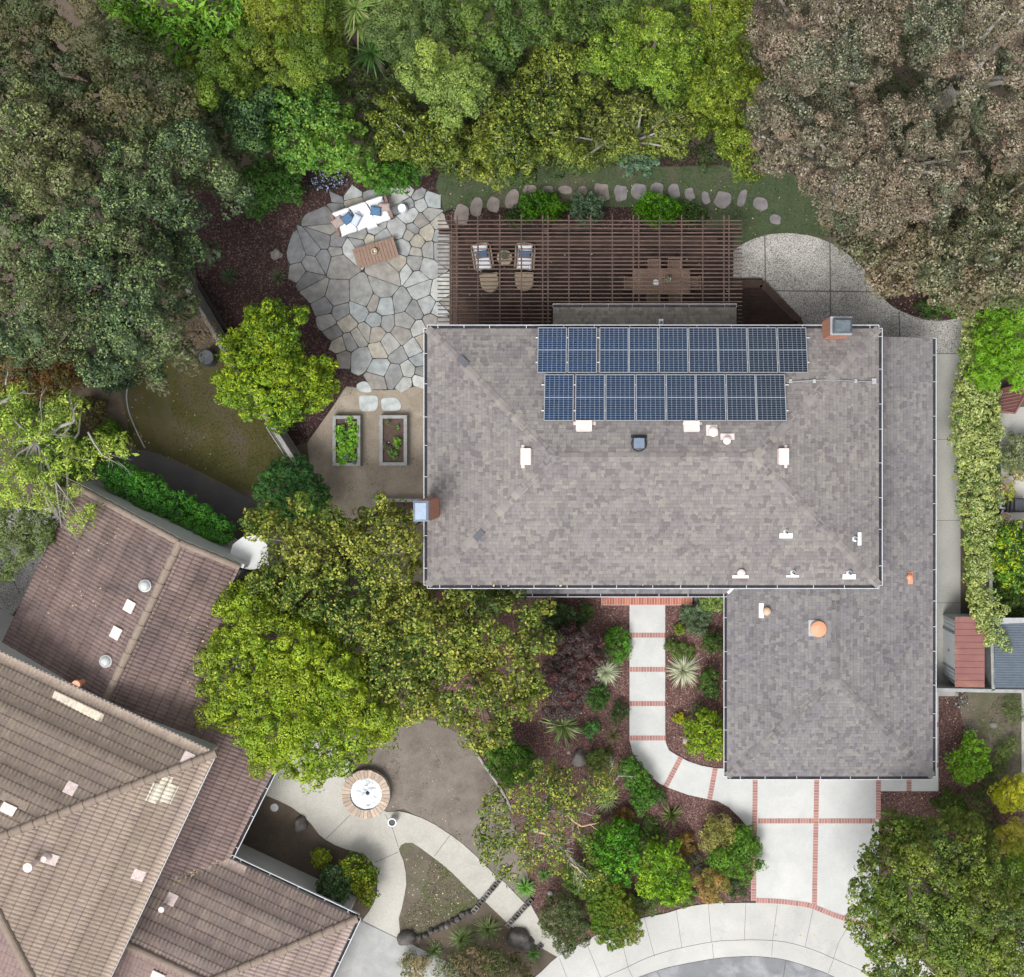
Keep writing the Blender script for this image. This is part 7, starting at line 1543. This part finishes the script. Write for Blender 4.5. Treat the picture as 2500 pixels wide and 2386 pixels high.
tree('evergreen_hedge', 'dark green dense shrub between the dirt lawn and the front bed', 'hedge', Dp([(925, 1425), (950, 1405), (985, 1420), (1015, 1440), (1030, 1475), (1020, 1500), (985, 1510), (958, 1490), (935, 1465)]), .9, 1.7, .2, (.06, .035), 1.6, [(.05, .11, .014), (.065, .14, .018)], .08, seed=66, bough=.08)
tuft('striped_flax', 'large striped green and cream flax in the front bed', 1374, 1772, 1.0, 95, .075, [(.15, .22, .06), (.22, .30, .09), (.36, .38, .20), (.10, .16, .05)], z=.15, droop=.35, el=(8, 75))
tuft('pale_grass', 'pale cream spiky grass clump right of the front walk', 1668, 1636, .85, 330, .028, [(.44, .44, .32), (.52, .52, .40), (.30, .34, .20), (.36, .38, .26)], z=.12, droop=.45, el=(5, 80))
tuft('pale_grass', 'pale cream spiky grass clump left of the front walk', 1478, 1640, .72, 260, .026, [(.40, .44, .30), (.48, .50, .36), (.22, .30, .16)], z=.12, droop=.45, el=(5, 80))
tuft('grass_clump', 'thin brownish grass clump left of the walk at its fourth brick band', 1497, 1795, .5, 80, .02, [(.16, .13, .06), (.12, .14, .05)], droop=.3)
tuft('grass_clump', 'fine pale green grass clump beneath the sparse tree', 1481, 1948, .75, 150, .022, [(.24, .30, .14), (.34, .38, .22), (.14, .20, .08)], z=.1, droop=.5, el=(8, 70))
tuft('yucca_clump', 'stubby spiky green succulent clump in the middle of the mulch bed', 1640, 1990, .55, 90, .05, [(.13, .18, .05), (.18, .22, .06), (.09, .12, .03)], z=.08, droop=.1, el=(15, 85))
tree('green_shrub', 'mid green upright shrub at the outer bend of the front walk', 'shrub', [(1520, 1860), (1548, 1850), (1562, 1880), (1580, 1885), (1592, 1912), (1600, 1930), (1590, 1965), (1565, 1985), (1545, 1970), (1540, 1935), (1522, 1905), (1505, 1885)], .6, 1.2, .16, (.08, .04), 1.2, [(.06, .15, .025), (.085, .19, .03)], .05, seed=70, bough=.1)
shrub('green_shrub', 'small dark green shrub behind the outer bend of the front walk', 1606, 1945, 20, 18, .5, [(.05, .12, .025)], seed=71)
shrub('ground_shrub', 'olive green fuzzy shrub right of the grey boulder', 1462, 1855, 30, 30, .6, [(.08, .11, .03), (.10, .13, .04)], leaf=(.06, .025), seed=72)
shrub('rusty_shrub', 'small rusty red ball shrub near the fine grass clump', 1526, 1990, 23, 17, .5, [(.22, .12, .05), (.17, .13, .04)], leaf=(.05, .03), seed=73)
shrub('rusty_shrub', 'small rusty red ball shrub above the lime green globe', 1673, 2060, 23, 25, .5, [(.26, .10, .045), (.22, .14, .05)], leaf=(.05, .03), seed=74)
shrub('ground_cover', 'low green ground cover between the two leafy globes', 1585, 2030, 36, 26, .25, [(.07, .12, .035), (.09, .14, .04)], leaf=(.05, .03), seed=75, cover=.9)
shrub('globe_shrub', 'dark green leafy globe shrub left of the lime green one', 1503, 2081, 68, 70, 1.7, [(.055, .17, .018), (.08, .22, .024), (.12, .28, .03)], leaf=(.11, .06), seed=76, bough=.1)
shrub('globe_shrub', 'lime green leafy globe shrub near the sidewalk', 1622, 2137, 66, 74, 1.7, [(.10, .21, .018), (.15, .27, .022), (.20, .32, .03)], leaf=(.11, .06), seed=77, bough=.1)
shrub('bronze_shrub', 'yellow bronze fine leaved shrub against the green one by the driveway', 1757, 2044, 38, 44, 1.1, [(.24, .23, .08), (.30, .27, .11)], leaf=(.06, .035), seed=78)
tree('green_shrub', 'mid green spreading shrub overhanging the driveway brick band', 'shrub', [(1790, 2025), (1815, 2015), (1838, 2040), (1857, 2065), (1858, 2100), (1850, 2140), (1820, 2152), (1785, 2140), (1740, 2115), (1722, 2095), (1740, 2075), (1790, 2070)], .6, 1.3, .18, (.07, .04), 1.3, [(.08, .17, .022), (.11, .21, .03)], .06, seed=79, bough=.12)
shrub('bronze_shrub', 'yellow and orange bronze shrub at the edge of the sidewalk', 1740, 2164, 41, 40, 1.1, [(.22, .22, .06), (.30, .22, .09), (.33, .20, .09)], leaf=(.06, .035), seed=80)
shrub('wispy_shrub', 'grey brown wispy shrub between the lime green globe and the bronze shrub', 1692, 2096, 22, 22, .5, [(.12, .11, .08)], leaf=(.05, .025), cover=.7, seed=81)
shrub('ground_cover', 'low dark green ground cover in the corner by the driveway', 1795, 2172, 27, 22, .25, [(.06, .11, .04)], leaf=(.05, .03), cover=.7, seed=82)
shrub('ground_shrub', 'low olive grey shrub spilling toward the sidewalk below the globes', 1578, 2208, 38, 26, .5, [(.10, .14, .055), (.13, .17, .065)], leaf=(.06, .03), seed=83)
shrub('ground_shrub', 'low green feathery shrub at the sidewalk under the lime green globe', 1660, 2192, 44, 22, .4, [(.09, .17, .035), (.12, .20, .045)], leaf=(.06, .03), seed=84, rc=.14)
tree('box_hedge', 'clipped green box hedge ending at the sidewalk', 'hedge', [(1432, 2200), (1470, 2165), (1510, 2160), (1535, 2200), (1566, 2250), (1570, 2278), (1552, 2305), (1520, 2310), (1485, 2318), (1455, 2290), (1440, 2245)], 1.1, 1.6, .15, (.06, .035), 1.7, [(.08, .15, .018), (.12, .18, .022), (.17, .19, .03)], .06, seed=85, bough=.06, flatf=.35)
tree('box_hedge', 'clipped green hedge piece behind the sparse tree tips', 'hedge', [(1372, 2140), (1400, 2105), (1445, 2120), (1490, 2140), (1510, 2160), (1480, 2185), (1445, 2205), (1405, 2195), (1385, 2170)], .9, 1.5, .15, (.06, .035), 1.5, [(.08, .14, .03), (.11, .17, .035)], .06, seed=86, bough=.06, flatf=.4)
tree('grey_shrub', 'dull grey green round shrub between the box hedge and the stepped walk', 'shrub', [(1318, 2230), (1345, 2195), (1385, 2185), (1420, 2215), (1432, 2255), (1430, 2300), (1400, 2320), (1390, 2335), (1365, 2318), (1330, 2285)], 1.0, 1.9, .18, (.06, .03), 1.2, [(.085, .11, .05), (.11, .135, .065)], .06, seed=87, bough=.15)
tuft('agapanthus', 'bright green strap leaved clump beside the stepped walk', 1283, 2165, .6, 110, .04, [(.09, .22, .03), (.13, .28, .04)], z=.1, droop=.5, el=(15, 70))
tuft('agapanthus', 'small green strap leaved clump by the lowest block near the sidewalk', 1302, 2328, .45, 70, .035, [(.07, .17, .03), (.1, .2, .04)], z=.08, droop=.5, el=(15, 70))
tuft('agapanthus', 'green strap leaved clump under the sparse tree', 1328, 2135, .45, 60, .035, [(.08, .17, .035)], z=.08, droop=.5, el=(15, 70))
tuft('sedge_clump', 'green sedge clump left one of two in the bottom bed', 1128, 2290, .8, 230, .022, [(.12, .18, .05), (.17, .22, .07), (.09, .14, .04)], z=.15, droop=.55, el=(20, 85))
tuft('sedge_clump', 'green sedge clump right one of two in the bottom bed', 1192, 2266, .75, 210, .022, [(.12, .18, .05), (.17, .22, .07), (.09, .14, .04)], z=.15, droop=.55, el=(20, 85))
tuft('sedge_clump', 'small dark sedge clump beside the neighbour driveway', 1060, 2320, .55, 140, .022, [(.08, .13, .04), (.12, .16, .05)], z=.1, droop=.5, el=(20, 80))
tree('brown_shrub', 'brown and green dry shrub at the bottom edge below the sedges', 'shrub', [(1110, 2330), (1150, 2315), (1195, 2318), (1230, 2330), (1262, 2340), (1290, 2370), (1310, 2400), (1290, 2430), (1120, 2430), (1100, 2380)], .9, 1.6, .18, (.06, .03), 1.0, [(.14, .12, .07), (.10, .12, .05), (.18, .13, .09)], .05, seed=88, bough=.15)
shrub('flowering_shrub', 'tan flowering shrub at the bottom edge over the neighbour driveway', 1010, 2368, 34, 34, 1.0, [(.26, .22, .11), (.12, .14, .07), (.32, .24, .13)], leaf=(.06, .03), cover=.7, seed=89)
shrub('flowering_shrub', 'grey green flowering shrub at the bottom edge right of the tan one', 1082, 2372, 24, 26, .8, [(.18, .20, .12), (.25, .20, .13)], leaf=(.06, .03), cover=.7, seed=90)
shrub('rose_bush', 'small yellow green shrub alone in the dark entry bed', 782, 2098, 21, 26, .7, [(.14, .20, .03), (.22, .26, .035)], seed=91, tip=(.42, .40, .05), tipf=.25)
tree('rose_bush', 'yellow flowering green shrub at the curved edge of the walk', 'shrub', [(832, 2098), (860, 2090), (885, 2105), (905, 2120), (918, 2150), (915, 2190), (895, 2210), (872, 2195), (850, 2160), (828, 2125)], .7, 1.3, .16, (.08, .05), 1.3, [(.07, .13, .02), (.11, .18, .025), (.22, .25, .03)], .05, seed=92, tip=(.46, .40, .04), tipf=.28, bough=.12)
tree('green_shrub', 'dark green shrub with tan flower heads against the white wall', 'shrub', [(772, 2160), (790, 2125), (820, 2120), (850, 2140), (856, 2175), (840, 2200), (800, 2200), (775, 2185)], .9, 1.6, .16, (.08, .035), 1.3, [(.045, .10, .045), (.06, .13, .05)], .05, seed=93, tip=(.42, .32, .22), tipf=.1, bough=.12)
# back garden
FERN = [(.045, .13, .008), (.07, .18, .01)]
shrub('fern_bush', 'bright moss green fern bush above the left part of the pergola', 1322, 505, 58, 34, .9, FERN, leaf=(.08, .035), seed=94, rc=.16)
shrub('fern_bush', 'bright moss green fern bush above the right part of the pergola', 1610, 512, 62, 36, .9, [(.05, .15, .008), (.08, .21, .01)], leaf=(.08, .035), seed=95, rc=.16)
shrub('blue_shrub', 'blue green spiky leaved shrub between the two fern bushes', 1432, 512, 44, 40, 1.0, [(.075, .12, .08), (.10, .15, .10)], leaf=(.10, .04), seed=96, rc=.16)
shrub('green_shrub', 'dark leafy shrub at the right end of the fern bushes', 1694, 525, 28, 30, .7, [(.05, .10, .025)], leaf=(.07, .045), seed=97, cover=.8)
shrub('green_shrub', 'dark leafy shrub at the left end of the fern bushes', 1262, 530, 28, 26, .6, [(.05, .10, .025)], leaf=(.07, .045), seed=98, cover=.8)
tuft('grass_clump', 'dark spiky grass clump in the mulch left of the flagstones', 680, 678, .5, 70, .02, [(.05, .07, .03), (.08, .09, .05)], droop=.3, el=(20, 80))
tuft('grass_clump', 'faint grass clump in the deep shade of the dark bed', 560, 672, .5, 80, .02, [(.04, .07, .025)], droop=.4, el=(10, 60))
tuft('grass_clump', 'dark spiky plant on the dirt below the blue green oak', 268, 935, .7, 110, .03, [(.04, .08, .025), (.06, .11, .03)], z=.1, droop=.3, el=(10, 70))
shrub('brown_shrub', 'dark bronze shrub on the dirt below the spiky plant', 222, 1005, 36, 34, .7, [(.075, .065, .03), (.10, .085, .035)], leaf=(.06, .04), seed=99)
shrub('green_shrub', 'mid green shrub under the bare branch tips by the dark path', 272, 1062, 36, 28, .7, [(.06, .13, .012)], leaf=(.07, .04), seed=100)
tree('green_shrub', 'mossy green shrub beneath the airy light green tree', 'shrub', [(60, 1050), (130, 1040), (190, 1065), (218, 1110), (205, 1160), (150, 1180), (90, 1170), (30, 1150)], .8, 1.7, .22, (.08, .045), 1.1, [(.06, .12, .015), (.08, .15, .02)], .06, seed=101, bough=.15)
tree('green_shrub', 'dull green shrub at the left edge beneath the airy tree', 'shrub', [(-20, 960), (60, 955), (120, 985), (130, 1030), (60, 1050), (-20, 1060)], .8, 1.6, .22, (.08, .045), 1.0, [(.07, .12, .02), (.09, .14, .03)], .06, seed=102, bough=.15)
def flowers(name, label, poly, n, z, cols, gcols, seed):
    t = thing(name, label, 'flowers', P(sum(p[0] for p in poly) / len(poly), sum(p[1] for p in poly) / len(poly), 0))
    o = scatter('leaves', poly, n * 4, .03, .07, .04, gcols, seed, up=True, h=z); del o['kind']; o.parent = t; o.matrix_parent_inverse = Matrix.Translation(-t.location)
    o = scatter('petals', poly, n, z, .045, .04, cols, seed + 1, mat=M['petal']); del o['kind']; o.parent = t; o.matrix_parent_inverse = Matrix.Translation(-t.location)
flowers('flower_patch', 'patch of small lavender blue flowers beside the back of the sofa', ellipse(798, 438, 42, 34), 260, .22, [(.30, .30, .62), (.42, .42, .75), (.24, .22, .5)], [(.02, .05, .02), (.03, .06, .025)], 1)
flowers('flower_patch', 'small patch of lavender flowers on the dry ground below the shed', ellipse(2345, 1705, 18, 26), 40, .15, [(.35, .34, .50)], [(.07, .09, .05)], 3)
flowers('flower_patch', 'few purple flowers above the bright shrub on the right', ellipse(2362, 1790, 22, 18), 30, .15, [(.34, .28, .52)], [(.07, .09, .04)], 5)
# right side garden
shrub('green_shrub', 'bright green leafy shrub in the mulch right of the garage', 2372, 1858, 46, 54, 1.3, [(.09, .20, .018), (.13, .26, .022), (.17, .30, .03)], leaf=(.10, .06), seed=110, bough=.12)
shrub('topiary_ball', 'upper one of two golden yellow clipped balls at the right edge', 2476, 1940, 46, 42, 1.9, [(.33, .33, .03), (.42, .40, .05)], leaf=(.05, .03), cover=1.6, seed=111)
shrub('topiary_ball', 'lower one of two golden yellow clipped balls at the right edge', 2478, 2048, 42, 36, 1.8, [(.32, .32, .05), (.42, .38, .08), (.24, .27, .04)], leaf=(.05, .03), cover=1.6, seed=112)
shrub('green_shrub', 'grassy bright green shrub below the golden balls at the right edge', 2492, 2120, 30, 50, .8, [(.13, .23, .015)], seed=113)
tree('ground_cover', 'olive green ground cover between the bright shrub and the street tree', 'ground cover', [(2420, 1850), (2460, 1800), (2490, 1810), (2440, 1900), (2430, 1960), (2440, 2050), (2400, 2080), (2340, 2020), (2300, 2000), (2290, 1970), (2330, 1940), (2400, 1920)], .2, .5, .15, (.06, .035), .9, [(.08, .12, .035), (.11, .15, .045)], .03, seed=114, bough=.05, under=0)
shrub('dark_shrub', 'dark green shrub in front of the street tree crown by the mulch', 2320, 1970, 40, 30, .8, [(.05, .09, .015), (.07, .11, .02)], seed=115)
shrub('ground_cover', 'green weeds on the dry ground near the right concrete strip', 2475, 1730, 26, 36, .3, [(.09, .14, .04)], leaf=(.05, .03), cover=.5, seed=116, under=0)
shrub('green_shrub', 'dark green low shrub in the mulch bay by the gravelled patio', 2285, 745, 40, 22, .6, [(.04, .085, .02), (.055, .11, .025)], leaf=(.05, .03), seed=117)
shrub('green_shrub', 'brighter leafy shrub in the mulch bay by the gravelled patio', 2335, 738, 36, 28, .9, [(.06, .15, .015), (.09, .20, .02)], leaf=(.09, .055), seed=118)
# yuccas in the grove
for i, (x, y, z, L_) in enumerate([(866, 20, 6.2, .95), (812, 42, 5.6, .85), (874, 62, 5.8, .95), (900, 18, 5.6, .8), (905, 128, 4.6, .95), (832, 0, 5.6, .8)]):
    labs = ['tall spiky yucca head nearest the top edge', 'spiky yucca head leaning left of the others', 'spiky yucca head with yellowish blades in the middle', 'spiky yucca head touching the billowing tree', 'lowest and darkest spiky yucca head', 'spiky yucca head cut by the top edge']
    c = P(x, y, z); t = thing('yucca', labs[i], 'yucca', (c.x, c.y, 0), 'spiky yuccas in the grove')
    cl = [(.12, .22, .045), (.19, .28, .07), (.30, .34, .12)] if i != 4 else [(.05, .12, .03), (.08, .17, .04)]
    blades_obj('leaves', c, 75, L_, .07, cl, t, seed=i, el=(-10, 75), droop=.15)
    mb = MB(); mb.tube([(c.x, c.y, 0), (c.x + .1, c.y, z * .5), c], [.13, .1, .09], 8); mb.build('trunk', M['bark'], t, smooth=True)
# rocks
for i, (x, y, rx, ry, h, mat, lab) in enumerate([
    (1414, 1848, 19, 20, .45, 'rock', 'grey boulder below the striped flax'), (1388, 1837, 5, 5, .1, 'rock_pink', 'small white quartz stone left of the grey boulder'),
    (1674, 1805, 9, 11, .3, 'rock_pink', 'pinkish stone half under the lime shrub by the garage'), (1703, 1464, 9, 8, .2, 'rock', 'pale stone at the right end of the brick step'),
    (1400, 1735, 16, 14, .3, 'rock', 'grey stone between the burgundy maple and the flax'), (1706, 2122, 14, 20, .35, 'rock', 'grey brown boulder right of the lime green globe'),
    (735, 2011, 17, 20, .45, 'rock_dark', 'brown boulder in the dark entry bed'), (1266, 2285, 27, 24, .6, 'rock_dark', 'large dark boulder beside the lower block row'), (1285, 2300, 20, 22, .5, 'rock_dark', 'dark boulder touching the stepped walk'),
    (995, 2288, 24, 18, .5, 'rock_dark', 'dark brown boulder at the tip of the wedge lawn'), (1092, 2258, 8, 9, .3, 'rock', 'pale upright stone in the dark row below the wedge lawn'),
    (1344, 2181, 7, 7, .12, 'sidepath', 'small round concrete disc under the dull grey green shrub'),
    (1023, 423, 15, 17, .35, 'rock_dark', 'brown boulder beside the flagstones under the trees'), (675, 622, 14, 14, .18, 'rock', 'grey rock in the mulch left of the flagstones'), (2425, 1770, 10, 8, .12, 'rock', 'flat stone on the dry ground at the right')]):
    rock('boulder' if rx > 12 else 'stone', lab, x, y, rx, ry, h, mat, seed=i)
rs = [(1025, 2286), (1040, 2282), (1052, 2272), (1068, 2268), (1080, 2262), (1106, 2248), (1118, 2242), (1130, 2232), (1144, 2228)]
od = ['first', 'second', 'third', 'fourth', 'fifth', 'sixth', 'seventh', 'eighth', 'ninth']
for i, (x, y) in enumerate(rs): rock('stone', f'{od[i]} dark stone from the left in the row below the wedge lawn', x, y, 9, 8, .28, 'rock_dark', seed=30 + i, group='dark stones edging the wedge lawn')

# grass, litter and chips that nobody could count
slx = lambda n: Dp(n)
scatter('grass', Dp([(845, 330), (1000, 320), (1300, 320), (1480, 320), (1570, 370), (1592, 455), (1500, 452), (1420, 470), (1340, 440), (1340, 400), (870, 400), (858, 425)]), 26000, .012, .05, .012, [(.05, .075, .022), (.075, .10, .03), (.10, .11, .045)], 1, up=True, h=.04, clear=[ellipse(a, b, rx, ry, j=0) for a, b, rx, ry, _ in ss], mat=M['blade'])
scatter('grass', T(600, 1786, [(1370, 915), (1530, 1045), (1720, 1240), (1660, 1300), (1560, 1350), (1400, 1430), (1280, 1500), (1150, 1480), (1150, 1380), (1300, 1200)]), 9000, .012, .05, .013, [(.10, .13, .035), (.16, .18, .05), (.20, .17, .08)], 2, up=True, h=.04, mat=M['blade'])
scatter('grass', Dp([(330, 700), (430, 700), (555, 860), (500, 950), (440, 925), (330, 860)]), 16000, .010, .05, .013, [(.11, .115, .02), (.15, .13, .03), (.08, .09, .02)], 3, up=True, h=.035, mat=M['blade'])
scatter('grass', [(2440, 1700), (2500, 1700), (2500, 1960), (2440, 1960), (2400, 1880), (2380, 1760)], 5000, .012, .06, .014, [(.10, .13, .04), (.20, .17, .11), (.14, .15, .06)], 4, up=True, h=.05, mat=M['blade'])
LIT = [(.42, .33, .24), (.50, .42, .32), (.34, .24, .17)]
fbed = [(1340, 1460), (1535, 1460), (1535, 1800), (1600, 1930), (1760, 1990), (1830, 2060), (1700, 2200), (1400, 2200), (1330, 1900)]
fbed2 = [(1628, 1480), (1770, 1480), (1770, 1870), (1700, 1860), (1640, 1830), (1628, 1780)]
scatter('fallen_leaves', fbed, 420, .012, .045, .03, LIT, 5); scatter('fallen_leaves', fbed2, 240, .012, .045, .03, LIT, 6)
scatter('fallen_leaves', Dp([(380, 400), (560, 420), (600, 640), (640, 700), (560, 740), (380, 520)]), 160, .012, .04, .03, [(.30, .26, .24)], 7)
scatter('fallen_leaves', Dp([(850, 330), (1560, 350), (1590, 450), (1350, 460), (870, 420)]), 300, .03, .05, .035, LIT, 8)
scatter('fallen_leaves', [(990, 2080), (1100, 2110), (1180, 2210), (1000, 2280)], 220, .02, .05, .035, [(.45, .34, .28), (.5, .42, .36)], 9)
scatter('fallen_leaves', [(1010, 2300), (1240, 2260), (1300, 2340), (1180, 2370)], 220, .014, .05, .035, [(.45, .30, .24), (.36, .26, .19)], 10)
scatter('fallen_leaves', Dp([(1700, 560), (1860, 600), (1850, 630), (1720, 600)]), 90, .012, .06, .04, LIT, 11)
scatter('fallen_leaves', [(2150, 1935), (2290, 1935), (2290, 1700), (2400, 1700), (2400, 2000), (2160, 2010)], 260, .012, .05, .035, LIT, 12)
scatter('fallen_leaves', [(760, 1790), (1000, 1780), (1150, 1850), (1260, 2060), (1150, 2060), (900, 1960)], 170, .014, .045, .03, [(.34, .26, .2), (.4, .32, .26)], 13)
scatter('fallen_leaves', [(240, 880), (420, 890), (560, 1180), (330, 1090)], 130, .014, .05, .035, [(.4, .33, .24)], 14)
scatter('fallen_leaves', [(150, 1300), (330, 1250), (280, 1500), (60, 1500)], 120, 3.5, .06, .035, [(.5, .36, .28)], 15, zf=lambda x, y: pW.z(x, y) + .05)
scatter('fallen_leaves', [(1100, 600), (1780, 600), (1780, 740), (1100, 790)], 60, ZD, .05, .04, [(.45, .38, .30)], 16)
scatter('fallen_leaves', [(1850, 2240), (2100, 2290), (1700, 2290), (1850, 2350)], 14, .06, .06, .04, [(.5, .32, .16)], 17)

GW = [(.09, .13, .03), (.13, .17, .045), (.07, .10, .03)]
scatter('weeds', [(760, 1790), (1000, 1760), (1130, 1800), (1215, 1921), (1265, 2050), (1290, 2190), (1205, 2135), (1130, 2055), (1050, 2005), (985, 1970), (935, 1985)], 9000, .014, .055, .016, GW, 31, up=True, h=.05, mat=M['blade'], patch=.30)
scatter('weeds', Dp([(640, 785), (665, 750), (815, 745), (822, 1000), (720, 1060), (620, 960), (595, 850)]), 5000, .014, .05, .02, [(.09, .10, .04), (.16, .13, .09)], 32, up=True, h=.03, mat=M['blade'], patch=.38)
scatter('fallen_leaves', [(1050, 1430), (1750, 1425), (1750, 1428), (1050, 1432)], 60, ZE, .07, .04, LIT, 33)


tl = [(.36, .27, .16), (.28, .2, .12), (.42, .36, .2)]
scatter('fallen_leaves', [(372, 2160), (380, 2176), (568, 2104), (560, 2090)], 200, 3, .06, .04, tl, 41, zf=lambda x, y: max(pE.z(x, y), pF.z(x, y)) + .06)
scatter('fallen_leaves', [(440, 1500), (560, 1480), (600, 1800), (480, 1800)], 160, 3, .06, .04, tl, 42, zf=lambda x, y: pE.z(x, y) + .06)
